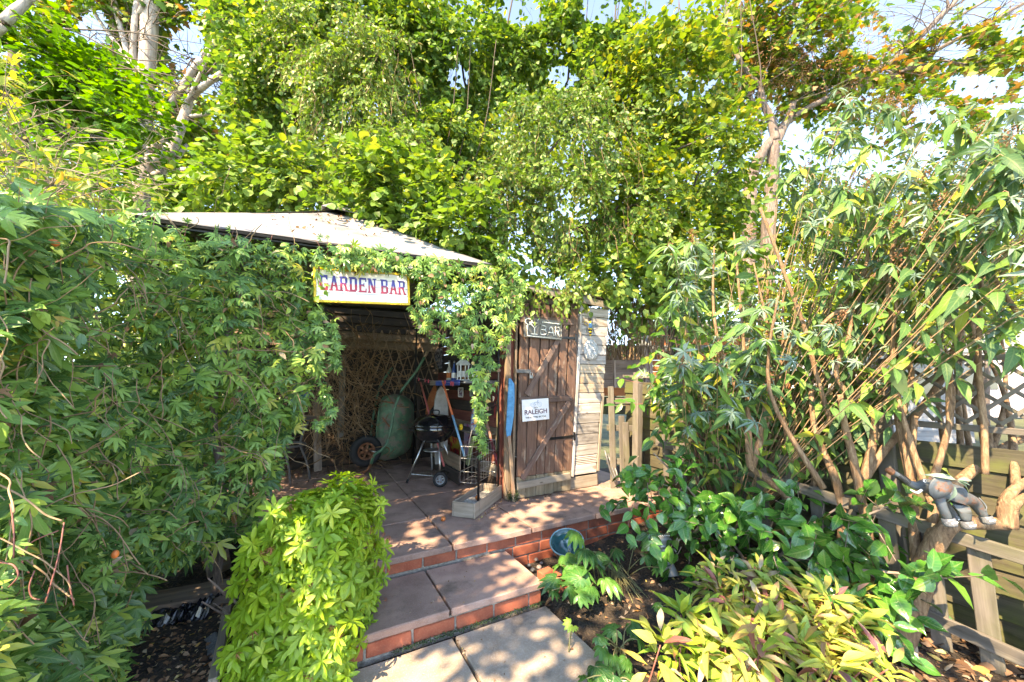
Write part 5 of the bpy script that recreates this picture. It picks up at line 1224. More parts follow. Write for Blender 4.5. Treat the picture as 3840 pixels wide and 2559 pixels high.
# ---- sycamore at the left
sy = thing('sycamore_tree', K(530, 1440, 6.1)*1.0, 'tall sycamore with pale forked trunk rising behind the left end of the canopy', 'tree'); Ys = 6.1
limb(sy, [(510, 1740, Ys), (518, 1400, Ys), (522, 1100, Ys), (524, 860, Ys), (530, 760, Ys), (542, 660, Ys), (538, 574, Ys), (545, 480, Ys), (541, 400, Ys), (552, 230, Ys), (560, 86, Ys), (572, -120, Ys)], [.17, .165, .155, .145, .135, .15, .12, .105, .12, .13, .12], M['sycbark'], 'trunk', 14)
for pts, r in ((((540, 690), (580, 662), (643, 628), (706, 640), (763, 603)), [.085, .07, .055, .05, .03]), (((640, 632), (665, 590), (700, 545)), [.055, .045, .03]), (((536, 600), (600, 598), (640, 560), (677, 476), (717, 367), (769, 321), (830, 275)), [.11, .10, .095, .08, .065, .055, .045]),
               (((560, 560), (610, 535), (650, 470)), [.05, .05, .04]), (((597, 448), (640, 390), (689, 321), (740, 241), (803, 160), (850, 60)), [.06, .06, .055, .055, .05, .04]), (((700, 380), (740, 300), (790, 190)), [.03, .028, .02]),
               (((548, 380), (505, 290), (476, 189), (447, 86), (420, -30)), [.06, .055, .05, .045, .04]), (((500, 270), (440, 170), (380, 90), (320, -10)), [.03, .035, .03, .02]), (((520, 300), (500, 200), (505, 80), (520, -40)), [.05, .05, .045, .04]), (((530, 440), (470, 380), (400, 330)), [.04, .03, .02]), (((700, 440), (790, 420), (870, 350), (1000, 280)), [.035, .035, .03, .02]), (((505, 90), (530, 30), (540, -40)), [.04, .035, .03])):
    limb(sy, [(x, y, Ys+random.uniform(-.15, .15)) for x, y in pts], r, M['sycbark'])
stt = [K(x, y, Ys) for x, y in ((545, 400), (560, 100), (500, 200), (700, 350), (770, 280), (640, 420), (480, 150), (720, 220), (420, 60), (800, 300))]
randbranches(sy, stt, 70, (.5, 1.8), .012, M['maplebark'], .3, 3)
crown(sy, [E_(700, 120, 6.8, 330, 260, 1.2), E_(480, 20, 6.6, 300, 200, 1.2), E_(1000, 150, 6.8, 260, 300, 1.0), E_(650, 480, 6.6, 260, 170, .9), E_(250, 120, 6.6, 250, 220, .9)], .11, M['l_maple'], MAPLE, 1.7, 7, .5, .2, gap=.2, seed=11, szv=.3, twigmat=M['darktwig'])
# ---- lime sprays in front of it
lm = thing('lime_tree', K(120, 1440, 4.6), 'broad lime tree with layered round leaves at upper left', 'tree')
limb(lm, [(120, 1830, 4.7), (120, 1440, 4.7), (110, 900, 4.7), (80, 500, 4.6), (40, 100, 4.5), (20, -200, 4.4)], [.09, .08, .07, .05, .04], M['maplebark'], 'trunk', 10)
limb(lm, [(-60, 150, 3.6), (5, 95, 3.6), (60, 40, 3.65), (110, -5, 3.7), (160, -80, 3.7)], [.055, .052, .048, .042, .035], M['sycbark'])
for i in range(16):
    y0 = 100+i*45; limb(lm, [(90, y0, 4.6), (250+random.uniform(-30, 30), y0+random.uniform(-50, 40), 4.4), (480, y0+random.uniform(0, 120), 4.2), (650+random.uniform(-60, 120), y0+random.uniform(60, 200), 4.0)], [.014, .011, .008, .003], M['darktwig'], 'branch', 5)
crown(lm, [E_(300, 330, 4.4, 300, 130, .7), E_(470, 480, 4.2, 290, 120, .6), E_(250, 620, 4.3, 320, 140, .7), E_(560, 700, 4.2, 260, 110, .6), E_(60, 200, 4.2, 220, 230, .6), E_(340, 480, 4.8, 300, 280, .5), E_(640, 610, 4.6, 200, 120, .5)], .078, M['l_lime'], HAZEL, 2.2, 8, .38, .3, droop=.12, flat=.92, twigmat=M['darktwig'], seed=23, gap=.25, jit=.18)
# ---- yellowing shrub, far left
ys = thing('yellowing_shrub', K(-50, 1440, 2.6), 'loose twiggy shrub with narrow yellowing leaves at the left edge above the climber', 'shrub')
crown(ys, [E_(60, 560, 2.6, 330, 240, .45), E_(-60, 330, 2.6, 260, 200, .4), E_(330, 720, 2.6, 280, 130, .35), E_(60, 740, 2.4, 330, 130, .35)], .078, M['l_yellowing'], OV(.17, .3, .3), 1.1, 6, .22, .2, droop=.35, flat=.6, twigmat=M['greytwig'], seed=31, gap=.1, holes=False)
randbranches(ys, [K(x, y, 2.6+random.uniform(-.2, .3)) for x, y in ((-50, 800), (50, 780), (120, 850), (0, 600), (200, 700), (-100, 500))], 110, (.4, 1.1), .0055, M['greytwig'], .5, 5, droop=.02)

# ---- hazel trees and vines over the roof
hz = thing('hazel_tree', K(1480, 1440, 4.4), 'hazel with large rounded leaves hanging over the canopy apex', 'tree')
for i in range(9):
    x = 1300+60*i; limb(hz, [(1500+12*i, 1740, 6.0), (1500+12*i, 1400, 5.9), (1480+random.uniform(-60, 60), 950, 5.2), (x, 600, 5.0), (x+random.uniform(-90, 90), 150, 4.9)], [.03, .02, .010, .005], M['darktwig'], 'trunk' if i == 0 else 'limb', 6)
crown(hz, [E_(950, 690, 4.1, 260, 150, .6), E_(1180, 640, 3.9, 240, 160, .5), E_(1480, 720, 3.75, 300, 200, .45), E_(1700, 870, 3.6, 200, 150, .4), E_(1560, 880, 3.55, 150, 90, .3), E_(1880, 1010, 3.7, 130, 80, .25), E_(700, 760, 4.4, 200, 90, .4)], .076, M['l_hazel'], HAZEL, 3.0, 7, .30, .35, droop=.22, flat=.8, twigmat=M['darktwig'], seed=41, gap=.2)
hb = thing('hazel_tree', K(1800, 1440, 5.6), 'taller hazel behind the vines with blue sky showing between its leaves', 'tree')
for i in range(8):
    x = 1350+130*i; limb(hb, [(1800+10*i, 1720, 6.4), (1800+10*i, 1440, 6.3), (1820+random.uniform(-100, 100), 800, 6.1), (x, 300, 6.0), (x+random.uniform(-100, 100), -200, 5.9)], [.06, .04, .022, .01], M['darktwig'], 'trunk' if i == 0 else 'limb', 6)
crown(hb, [E_(1750, 180, 5.5, 380, 290, .8), E_(1350, 120, 5.4, 380, 300, .8), E_(1050, 300, 5.4, 300, 330, .8), E_(2150, 200, 5.6, 330, 280, .8), E_(1700, 500, 5.3, 300, 200, .6), E_(1000, 30, 5.4, 260, 200, .6), E_(1500, 620, 5.6, 420, 200, .5)], .078, M['l_hazel'], HAZ_LO, 2.8, 7, .38, .3, twigmat=M['darktwig'], seed=51, gap=.25)
vn = thing('small_leaf_vine', K(1400, 1440, 4.3), 'fine leaved vine hanging in strands from the trees left of centre', 'climber')
crown(vn, [E_(1330, 320, 4.5, 260, 320, .45), E_(1180, 120, 4.6, 230, 220, .4), E_(1480, 600, 4.2, 200, 170, .35), E_(1240, 600, 4.3, 240, 140, .35)], .052, M['l_vine'], OV(.3, .3, .2), 2.6, 8, .22, .5, droop=.5, flat=.5, twigmat=M['drystem'], seed=61, gap=.28, downw=.6, gs=2.4)
vm = thing('small_leaf_vine', K(2100, 1440, 4.0), 'rounded mound of fine leaved vine right of centre above the shed', 'climber')
crown(vm, [E_(2120, 520, 4.15, 300, 250, .55), E_(2190, 800, 4.0, 300, 230, .5), E_(1900, 800, 3.85, 210, 250, .4), E_(1860, 1010, 3.6, 150, 90, .2), E_(2050, 1060, 3.65, 180, 60, .2)], .05, M['l_vine'], OV(.3, .3, .2), 2.6, 8, .2, .5, droop=.45, flat=.5, twigmat=M['drystem'], seed=71, gap=.28, downw=.45, gs=2.4)
for par, xs, y0_ in ((vn, (1050, 1600), 150), (vm, (1750, 2450), 400)):
    bg = Bag()
    for i in range(30):
        x = random.uniform(*xs); y = random.uniform(y0_, y0_+450); Yv = random.uniform(3.6, 4.1) if par is vm else random.uniform(3.9, 4.3); p = K(x, y, Yv); pts = [p]
        for k in range(5): pts.append(pts[-1]+Vector((random.gauss(0, .03), random.gauss(0, .03), -random.uniform(.06, .15))))
        bg.tube(pts, .0022, 3, 2)
    o = bg.build('hanging_stems', M['drystem'], par, False, base_of(par)); o['kind'] = 'stuff'
hy = thing('hazel_tree', K(2500, 1440, 5.0), 'sunlit hazel with yellow green leaves right of the vine mound', 'tree')
for i in range(9):
    x = 2200+80*i; limb(hy, [(2480+10*i, 1790, 5.15), (2480+10*i, 1440, 5.1), (2500+random.uniform(-80, 80), 900, 5.1), (x, 450, 5.3), (x+random.uniform(-60, 90), 0, 5.2)], [.04, .025, .014, .006], M['darktwig'], 'trunk' if i == 0 else 'limb', 6)
for pts in (((2060, 900), (2200, 840), (2400, 760), (2560, 700)), ((2050, 960), (2250, 930), (2420, 960)), ((2260, 860), (2330, 760), (2420, 700)), ((2540, 560), (2640, 520), (2740, 470))): limb(hy, [(x, y, 4.45) for x, y in pts], [.012, .014, .008, .004], M['darktwig'], 'branch', 5)
crown(hy, [E_(2500, 300, 4.9, 260, 300, .8), E_(2650, 620, 4.8, 260, 260, .7), E_(2420, 760, 4.7, 280, 220, .6), E_(2620, 930, 4.9, 280, 170, .6)], .074, M['l_hazelyel'], HAZEL, 2.2, 7, .34, .35, twigmat=M['darktwig'], seed=81, gap=.25)
crown(hy, [E_(2300, 950, 4.5, 330, 150, .6), E_(2500, 1060, 4.9, 330, 110, .6), E_(2250, 1040, 4.0, 240, 70, .3), E_(2330, 300, 5.2, 280, 260, .6), E_(2165, 1110, 3.35, 45, 40, .06)], .08, M['l_hazel'], HAZ_LO, 1.8, 7, .3, .35, twigmat=M['darktwig'], seed=91, gap=.22, name='lower_crown')
# ---- thin bare hedge stems behind the shed corner
ht = thing('hedge_thicket', K(2380, 1440, 4.7), 'thin bare stems of a hedge between shed corner and pale fence panel', 'hedge')
bg = Bag()
for i in range(130):
    x = random.gauss(2370, 75); p = K(x, 1350, random.uniform(4.5, 5.2)); q = K(x+random.gauss(0, 60), random.uniform(1030, 1120), 4.9); bg.tube([p, p.lerp(q, .5)+Vector((random.gauss(0, .04), 0, 0)), q], [.006, .003], 4, 2)
bg.build('hedge_stems', M['drystem'], ht)
crown(ht, [E_(2350, 1180, 4.8, 150, 110, .4), E_(2480, 1140, 5.3, 200, 130, .4), E_(2560, 1230, 6.2, 200, 90, .4)], .06, M['l_hazel'], HAZ_LO, 1.1, 6, .25, .3, seed=97, gap=.25, name='foliage')
# ---- maple at the right
mp = thing('maple_tree', K(2860, 1440, 7.2), 'tall maple with forked grey trunk and bunches of brown keys at upper right', 'tree'); Ym = 7.2
for nm_, pts, r in (('trunk', ((2868, 1690), (2870, 1440), (2880, 900), (2896, 677), (2902, 560), (2930, 490), (2958, 440), (2975, 380)), [.17, .15, .13, .12, .10, .08, .06]), ('trunk', ((2790, 1690), (2800, 1440), (2812, 760), (2830, 640), (2870, 555), (2905, 510)), [.14, .13, .12, .09, .07]),
                    ('limb', ((2910, 530), (2890, 450), (2860, 380), (2850, 330), (2815, 285), (2770, 220), (2718, 115), (2730, 40), (2700, -40)), [.09, .08, .06, .06, .05, .045, .035, .03, .02]), ('limb', ((2855, 370), (2825, 390), (2790, 280), (2760, 150)), [.05, .045, .035, .02]),
                    ('limb', ((2905, 520), (2990, 430), (3100, 370), (3229, 300), (3330, 240), (3395, 189), (3550, 40), (3640, -60)), [.03, .05, .06, .07, .065, .06, .05, .035]), ('limb', ((3200, 330), (3349, 287), (3430, 240), (3493, 201), (3620, 130), (3720, 80), (3860, 0)), [.03, .045, .045, .04, .04, .035, .03]),
                    ('limb', ((2840, 160), (2900, 120), (3045, 125), (3120, 110), (3190, 80)), [.02, .035, .035, .03, .02]), ('limb', ((2950, 70), (2990, 20), (3010, -60)), [.03, .035, .03]), ('limb', ((3480, 160), (3600, 60), (3760, -30)), [.03, .03, .02]), ('limb', ((3380, 270), (3520, 230), (3640, 240), (3760, 200)), [.025, .02, .015, .01]), ('limb', ((3560, 30), (3545, -40), (3570, -90)), [.02, .02, .01])):
    limb(mp, [(x, y, Ym+random.uniform(-.1, .1)) for x, y in pts], r, M['maplebark'], nm_, 9)
randbranches(mp, [K(x, y, Ym) for x, y in ((2850, 330), (2718, 115), (3229, 300), (3395, 189), (3550, 40), (3493, 201), (3045, 125), (2870, 450), (3720, 80), (3300, 250), (3620, 130), (3100, 370))], 90, (.6, 2.0), .012, M['maplebark'], .25, 9)
crown(mp, [E_(2950, 180, 7.4, 330, 230, 1.2), E_(2780, 60, 7.2, 300, 200, 1.0), E_(3150, 330, 7.4, 230, 150, .9), E_(2900, 330, 7.6, 260, 170, .9)], .115, M['l_maple'], MAPLE, 1.9, 7, .5, .2, twigmat=M['darktwig'], seed=101, gap=.25, szv=.3)
crown(mp, [E_(3450, 240, 7.4, 260, 170, .9), E_(3700, 200, 7.2, 260, 230, .9), E_(3300, 60, 7.4, 200, 130, .7), E_(3550, 420, 7.2, 300, 120, .7)], .115, M['l_maple'], MAPLE, 1.5, 7, .5, .1, twigmat=M['darktwig'], seed=107, gap=.3, szv=.3, name='outer_crown')
# keys: hanging bunches
cs, dsn = ellip(tuple(K(2950, 250, 7.2)), (2.1, 1.0, 1.4), 330, .2, 5, .2)
P_ = np.repeat(cs, 14, 0)+RNG.normal(size=(len(cs)*14, 3))*.055; leaves('keys', blade([(0, 0), (.5, .16), (1, 0)], .1, .1), P_, RNG.normal(size=P_.shape)+np.array([0, 0, -1.]), RNG.normal(size=P_.shape), np.full(len(P_), .05), RNG.random(len(P_)), M['l_keys'], mp)
cs, dsn = ellip(tuple(K(3350, 380, 7.0)), (1.3, .6, .5), 90, .2, 6, .2)
P_ = np.repeat(cs, 14, 0)+RNG.normal(size=(len(cs)*14, 3))*.055; leaves('keys', blade([(0, 0), (.5, .16), (1, 0)], .1, .1), P_, RNG.normal(size=P_.shape)+np.array([0, 0, -1.]), RNG.normal(size=P_.shape), np.full(len(P_), .05), RNG.random(len(P_)), M['l_keys'], mp)
# ---- far foliage
fa = thing('background_trees', K(1200, 1440, 9), None, None); fa['kind'] = 'stuff'
crown(fa, [E_(900, 500, 9.5, 700, 420, 1.2), E_(1900, 450, 9.5, 700, 450, 1.2), E_(200, 600, 9, 500, 400, 1.0), E_(2600, 700, 9.5, 500, 400, 1.0), E_(1400, 900, 9, 900, 250, 1.0)], .16, M['l_far'], SIMPLE, 2.0, 7, .7, .2, seed=111, gap=.22, szv=.3, name='far_foliage')
crown(fa, [E_(2900, 1020, 8.5, 500, 190, 1.0), E_(3400, 1080, 9.5, 500, 150, 1.0), E_(3850, 900, 8.5, 350, 260, 1.0), E_(3300, 800, 10, 420, 160, 1.0)], .13, M['l_far'], SIMPLE, 1.6, 7, .5, .2, seed=121, gap=.3, szv=.3, name='far_shrubs')
limb(fa, [(3700, 1660, 8.5), (3700, 1440, 8.5), (3720, 1150, 8.5), (3790, 900, 8.5)], [.06, .05, .03], M['maplebark'], 'far_trunk')

crown(fa, [E_(3050, 1150, 6.5, 420, 130, .6), E_(3500, 1130, 6.2, 420, 150, .6), E_(3300, 930, 7.5, 500, 170, .8), E_(3750, 980, 6.5, 300, 200, .6), E_(2950, 850, 8, 300, 200, .8), E_(3600, 760, 8.5, 420, 130, .8)], .085, M['l_far'], OV(.3, .25, .2), 2.3, 7, .35, .2, seed=131, gap=.28, szv=.3, name='mid_shrubs')
# ---- tree that stands behind the camera and throws the dappled shade on path and bed
st2 = thing('shade_tree', Vector((-4.6, -3.2, 0)), 'leafy tree standing behind the viewer that dapples the path with shade', 'tree')
tube('trunk', [Vector((-4.6, -3.2, -.05)), Vector((-4.5, -3.0, 1.5)), Vector((-4.2, -2.2, 3.2)), Vector((-3.6, -1.2, 4.3))], [.14, .12, .1, .05], M['maplebark'], st2, 10, 5)
for a in range(7): tube('limb', [Vector((-4.3, -2.5, 2.6+.1*a)), Vector((-3.6+.4*a-1.2, -1.8, 3.8)), Vector((-4.6+.55*a, -.9+.2*(a%3), 4.4))], [.05, .035, .012], M['maplebark'], st2, 6, 4)
def shade(n):
    c = ((-2.0, -.2, 4.3, 1.3, 1.2, .35), (-.8, -.7, 4.4, 1.3, 1.0, .3), (-1.5, -.6, 4.5, 1.5, 1.1, .3)); P = []
    while len(P) < n:
        k = random.choice((0, 0, 0, 1, 2)); x, y, z, a, b, h = c[k]; q = Vector((random.uniform(-1, 1), random.uniform(-1, 1), random.uniform(-1, 1)))
        if q.length > 1: continue
        p = Vector((x+q.x*a, y+q.y*b, z+q.z*h))
        if noise.noise(p*1.9+Vector((5, 2, 9))) < -.05: continue
        P.append(tuple(p))
    return np.array(P)
P = shade(3400); leaves('crown', HAZ_LO, P, RNG.normal(size=P.shape)*np.array([1, 1, .3]), np.array([0, 0, 1.])+RNG.normal(size=P.shape)*.5, RNG.uniform(.07, .11, len(P)), RNG.random(len(P)), M['l_lime'], st2)

# ---- passion flower climber over the left half
pc_ = thing('passion_flower_climber', Vector((-1.7, 2.1, 0)), 'dense passion flower climber covering the left side of the gazebo down to the ground', 'climber')
FX = np.array([-700, -300, -100, 100, 300, 486, 700, 900, 1100, 1250]); FY = np.array([.75, .88, .98, 1.18, 1.5, 1.78, 2.0, 2.15, 2.34, 2.44])
TX = np.array([-700, 0, 200, 486, 700, 900, 1190, 1250]); TY = np.array([560, 715, 770, 825, 858, 885, 935, 945])
BX = np.array([-700, 330, 470, 545, 740, 850, 930, 1000, 1060, 1110, 1160, 1200, 1225]); BY = np.array([2900, 2850, 2500, 2150, 2080, 2020, 1990, 1880, 1740, 1620, 1500, 1330, 1120])
def front(x, y):
    f = np.interp(x, FX, FY); return np.maximum(f, 1.0)-.6*np.clip((y-1250)/1400, 0, 1)*np.interp(x, [0, 400, 700, 900], [.12, .30, .22, .0])
def hedge_pts(n, d0, d1, expd=True, x0=-650, x1=1230):
    x = RNG.uniform(x0, x1, n*3); t = np.interp(x, TX, TY); b = np.interp(x, BX, BY); y = t+(b-t)*RNG.random(n*3)
    w_ = (b-t)/2200; k = RNG.random(n*3) < w_*1.0+.05; x, y = x[k][:n], y[k][:n]
    dep = d0+(RNG.exponential(.09, len(x)) if expd else RNG.uniform(0, 1, len(x))*(d1-d0))
    lump = np.array([noise.noise(Vector((a/210, c/210, 3.3)))*.22+noise.noise(Vector((a/80, c/80, 7)))*.09 for a, c in zip(x, y)])
    Y = front(x, y)+dep+lump; P = Knp(x, y, Y); return P, x, y
def hedge_orient(n, out=.65, upw=.75, jit=.42, down=.55):
    nr = np.array([.30, -out, upw])+RNG.normal(size=(n, 3))*jit
    yd = np.array([.25, -.35, -down])+RNG.normal(size=(n, 3))*.75; return yd, nr
def signclear(P): x, y = pix_np(P); return ~((x > 1185) & (x < 1560) & (y > 1000+.06*(x-1190)+12*np.sin(x/14)) & (y < 1165))
P, x, y = hedge_pts(7200, 0, .4); k = (P[:, 2] > .03) & signclear(P); P = P[k]; yd, nr = hedge_orient(len(P))
gapn = np.array([noise.noise(Vector((a/95+4, c/75, 2.2))) for a, c in zip(*pix_np(P))]) > -.36; P = P[gapn]; yd = yd[gapn]; nr = nr[gapn]; yk = y[k][gapn]
sz = .064*np.clip(1+RNG.normal(0, .32, len(P)), .45, 1.7)*np.interp(yk, [1400, 2300], [1, 1.15]); rn = np.clip(.5+RNG.normal(0, .22, len(P))+np.array([noise.noise(Vector(q*2.2)) for q in P])*.35, 0, .999)
X_, Y_ = pix_np(P); vis = (X_ > 0) & (X_ < 1300) & (Y_ < 2559); score = np.where(vis, P[:, 1]+(P[:, 1]-front(X_, Y_))*2.5, 99)
near = np.argsort(score)[:290]; far_ = np.setdiff1d(np.arange(len(P)), near)
leaf_parts('leaf', [PASSION, palm([-1.3, -.6, .05, .7, 1.2], [.8, .9, 1.1, .95, .65], LEAFLET, -.25)], P[near], yd[near], nr[near], sz[near], M['l_passion'], pc_)
leaves('foliage', [PASSION, palm([-1.1, -.45, .3, .95], [.7, 1.0, .9, .7], LEAFLET, -.2)], P[far_], yd[far_], nr[far_], sz[far_], rn[far_], M['l_passion'], pc_)
P, x, y = hedge_pts(9500, .12, .95, False); k = P[:, 2] > .02; P = P[k]; yd, nr = hedge_orient(len(P)); leaves('inner_foliage', PASSION_FAR, P, yd, nr, np.full(len(P), .075), RNG.random(len(P))*.7, M['l_passion'], pc_)
P, x, y = hedge_pts(3000, -.0, .3); k = ((np.array([noise.noise(Vector((a/260, c/200, 9.1))) for a, c in zip(x, y)]) > -.02) | (x < 250)) & (P[:, 2] > .03) & (y < 1900); P = P[k]; yd, nr = hedge_orient(len(P), .6, .9, .4)
leaves('light_foliage', [OV(.3, .25, .2), OV(.24, .3, .3)], P, yd, nr, .055*np.clip(1+RNG.normal(0, .25, len(P)), .5, 1.6), RNG.random(len(P)), M['l_light'], pc_)
# front swag under the eave and hanging curtain on the poles
UX = np.array([1180, 1300, 1530, 1560, 1700, 1850, 1960]); UY = np.array([905, 915, 945, 950, 970, 990, 1040])
LX = np.array([1180, 1200, 1240, 1262, 1530, 1550, 1600, 1640, 1700, 1745, 1770, 1785, 1800, 1835, 1870, 1900, 1935, 1970]); LY = np.array([1420, 1400, 1200, 1012, 1020, 1190, 1250, 1210, 1225, 1330, 1460, 1580, 1600, 1520, 1420, 1300, 1180, 1110])
def swag(n, b0, b1):
    x = RNG.uniform(1180, 1970, n*4); t = np.interp(x, UX, UY); l = np.interp(x, LX, LY); y = t+(l-t)*RNG.random(n*4); k = RNG.random(n*4) < (l-t)/520+.08; x, y = x[k][:n], y[k][:n]
    nz = np.array([noise.noise(Vector((a/60, c/60, 1.7))) for a, c in zip(x, y)]); kk = nz > -.32; x, y = x[kk], y[kk]; P = np.array([BW(a, c, RNG.uniform(b0, b1)) for a, c in zip(x, y)]); return P[signclear(P)]
P = swag(1500, -.50, -.32); yd, nr = hedge_orient(len(P), .7, .6, .45, .8)
leaves('swag_foliage', [PASSION, palm([-1.1, -.45, .3, .95], [.7, 1.0, .9, .7], LEAFLET, -.2)], P, yd, nr, .057*np.clip(1+RNG.normal(0, .25, len(P)), .5, 1.5), RNG.random(len(P)), M['l_passion'], pc_)
# hanging strand at the poles, down to the basket; a few spilling from the right eave corner
for strand in (((1790, 1500), (1800, 1560), (1805, 1640), (1815, 1690)), ((1240, 1200), (1255, 1300), (1262, 1380)), ((1200, 1450), (1240, 1530), (1190, 1600)), ((1870, 960), (1905, 985), (1930, 1040)), ((1545, 1150), (1600, 1230), (1690, 1290), (1740, 1330))):
    pts = [BW(x, y, -.42) for x, y in strand]; S_ = spline(pts, 8); PP = np.repeat(np.array(S_), 3, 0)+RNG.normal(size=(len(S_)*3, 3))*.018
    yd, nr = hedge_orient(len(PP), .7, .5, .45, .9); leaves('strand_foliage', PASSION, PP, yd, nr, np.full(len(PP), .047), RNG.random(len(PP)), M['l_passion'], pc_); tube('vine_stem', pts, .0025, M['vinestem'], pc_, 5, 4)
dryx = swag(170, -.5, -.4); dk = np.array([k for k in range(len(dryx))]); yd, nr = hedge_orient(len(dryx), .7, .5, .6, .8); leaves('dry_foliage', OV(.3, .5, .5), dryx, yd, nr, np.full(len(dryx), .04), RNG.random(len(dryx)), M['l_litter'], pc_)
# loose outward sprays with smaller leaves, and dead leaves caught in the climber
P, x, y = hedge_pts(240, -.07, 0); k = (P[:, 2] > .15) & signclear(P); P = P[k]; d = np.array([.25, -.55, .1])+RNG.normal(size=P.shape)*np.array([.7, .3, .6])
a, b, cc_, (t0, t1) = spray(P, d, .17, 7, .45, .5, .8, .35); leaves('spray_foliage', [PASSION, OV(.26, .3, .3), PASSION], a, b, cc_, RNG.uniform(.03, .058, len(a)), RNG.random(len(a)), M['l_passion'], pc_); twigs('spray_stems', t0, t1, np.full(len(t0), .0016), M['twig'], pc_)
P, x, y = hedge_pts(260, -.02, .1); k = (P[:, 2] > .1) & signclear(P); P = P[k]; yd, nr = hedge_orient(len(P)); leaves('dead_leaves', [OV(.3, .5, .6), PASSION], P, yd, nr, RNG.uniform(.025, .05, len(P)), RNG.random(len(P)), M['l_litter'], pc_)
# extra climber foliage added along the gazebo's far side to keep sun out
n = 5500; P = np.array([tuple(W(-2.62+random.gauss(0, .07), random.uniform(-.4, 2.3), random.uniform(-.2, 2.08))) for _ in range(n)]); nr = np.array([-.6, -.3, .6])+RNG.normal(size=P.shape)*.5; yd = RNG.normal(size=P.shape)+np.array([0, 0, -.6])
leaves('side_foliage', PASSION_FAR, P, yd, nr, np.full(n, .09), RNG.random(n)*.7, M['l_passion'], pc_)
# shoots above the eave
for px, py in ((640, 900), (695, 870), (860, 905), (1010, 925), (1200, 930), (1230, 925), (1330, 950), (1500, 970)):
    p = BW(px, py, -.33); tube('shoot', [p-Z*.08, p, p+Z*random.uniform(.05, .1)+U*random.uniform(-.03, .03)], [.002, .0015, .001], M['redstem'], pc_, 4, 3)
    q = np.array([tuple(p+Z*random.uniform(-.05, .09)) for _ in range(7)]); yd, nr = hedge_orient(7, .3, .6, .5, -.3); leaves('shoot_leaves', PASSION, q, yd, nr, np.full(7, .035), RNG.random(7), M['l_passion'], pc_)
bg = Bag()
for i in range(260):
    x0_ = random.uniform(-100, 1150); y0_ = random.uniform(800, 2200)
    if y0_ > float(np.interp(x0_, BX, BY)): continue
    Y0 = float(front(np.array([x0_]), np.array([y0_]))[0])-.03; p = K(x0_, y0_, Y0); pts = [p]; d = Vector((random.gauss(.2, .7), random.gauss(-.1, .25), random.gauss(-.2, .6))).normalized()
    for k in range(6): d = (d+Vector((random.gauss(0, .3), random.gauss(0, .12), random.gauss(-.12, .25)))).normalized(); pts.append(pts[-1]+d*random.uniform(.02, .065))
    bg.tube(pts, random.choice([.0014, .0018, .0024]), 4, 3)
o = bg.build('vine_stems', M['twig'], pc_, True, base_of(pc_)); o['kind'] = 'stuff'
for pts in (((220, 1990, 1.05), (110, 2040, 1.02), (84, 2110, 1.0), (110, 2150, 1.0)), ((240, 1960, 1.0), (225, 2060, .98), (200, 2160, .97), (170, 2262, .96)), ((252, 2120, 1.0), (262, 2200, 1.0), (278, 2272, 1.0)), ((40, 1890, .95), (52, 1990, .94), (50, 2090, .94)), ((0, 2110, .92), (50, 2120, .92), (68, 2160, .92), (30, 2205, .92)), ((130, 2140, .97), (110, 2200, .96), (120, 2240, .96), (150, 2250, .96))):
    tube('tendril', [K(*q) for q in pts], .0017, M['redstem'], pc_, 5, 5)
tube('climber_trunk', [Vector((-1.75, 2.35, 0)), Vector((-1.7, 2.3, .6)), Vector((-1.78, 2.25, 1.2)), Vector((-1.7, 2.3, 1.9))], .02, M['maplebark'], pc_, 8, 4)

# ---- pieris bush in the middle foreground
pi = thing('pieris_bush', Vector((-1.03, 1.95, 0)), 'bright lime green clipped pieris bush in the foreground beside the steps', 'bush')
PL = blade([(0, 0), (.2, .07), (.5, .155), (.78, .12), (1, 0)], .3, .22)
ROS = [rosette(9, .55, PL, -.15, .75, 1), rosette(8, .6, PL, .0, .6, 2), rosette(10, .5, PL, -.3, .7, 3), rosette(7, .6, PL, -.1, .9, 4)]
def pieris(n):
    """points on a clipped block: top and the sides, rounded"""
    out = []; nn = []
    while len(out) < n:
        f = random.random(); cx, cy = -.945, 1.97; hx, hy, H_ = .215, .26, .70
        if f < .36: x = random.uniform(-1, 1); y = random.uniform(-1, 1); z = 1; nv = Vector((x*.35, y*.35, 1))
        elif f < .70: x = random.uniform(-1, 1); y = -1; z = random.uniform(.05, 1); nv = Vector((x*.3, -1, .35))
        elif f < .86: x = 1; y = random.uniform(-1, 1); z = random.uniform(.05, 1); nv = Vector((1, -.2, .35))
        else: x = -1; y = random.uniform(-1, 1); z = random.uniform(.05, 1); nv = Vector((-1, -.2, .35))
        h = H_*(1+.16*noise.noise(Vector((x*1.6, y*1.6, 0)))) - (.16*max(0, -x-.35)**1.0)
        zz = h*z; sh = 1-.22*max(0, (z-.75))*abs(x)**3*2
        p = Vector((cx+hx*x*sh*(1 if x > 0 else 1+.06*(1-z)), cy+hy*y*(1-.15*max(0, z-.7)), zz)); nv.normalize(); q = p+nv*random.uniform(-.05, .045)+Vector((random.gauss(0, .012), random.gauss(0, .012), random.gauss(0, .012)))
        out.append(q); nn.append((nv+Vector((random.gauss(0, .3), random.gauss(0, .3), random.gauss(.3, .3)))).normalized())
    return np.array(out), np.array(nn)
def rosette_frames(nn): yd = np.cross(nn, RNG.normal(size=nn.shape)); return norm(yd)
P, N_ = pieris(800); X_, Y_ = pix_np(P); view = norm(np.array([0, 0, CAMH])-P); fac = (N_*view).sum(1); k = np.argsort(-(fac-P[:, 1]*.6))[:295]; r_ = np.setdiff1d(np.arange(len(P)), k)
leaf_parts('leaf_rosette', ROS, P[k], rosette_frames(N_[k]), N_[k], RNG.uniform(.060, .082, len(k)), M['l_pieris'], pi)
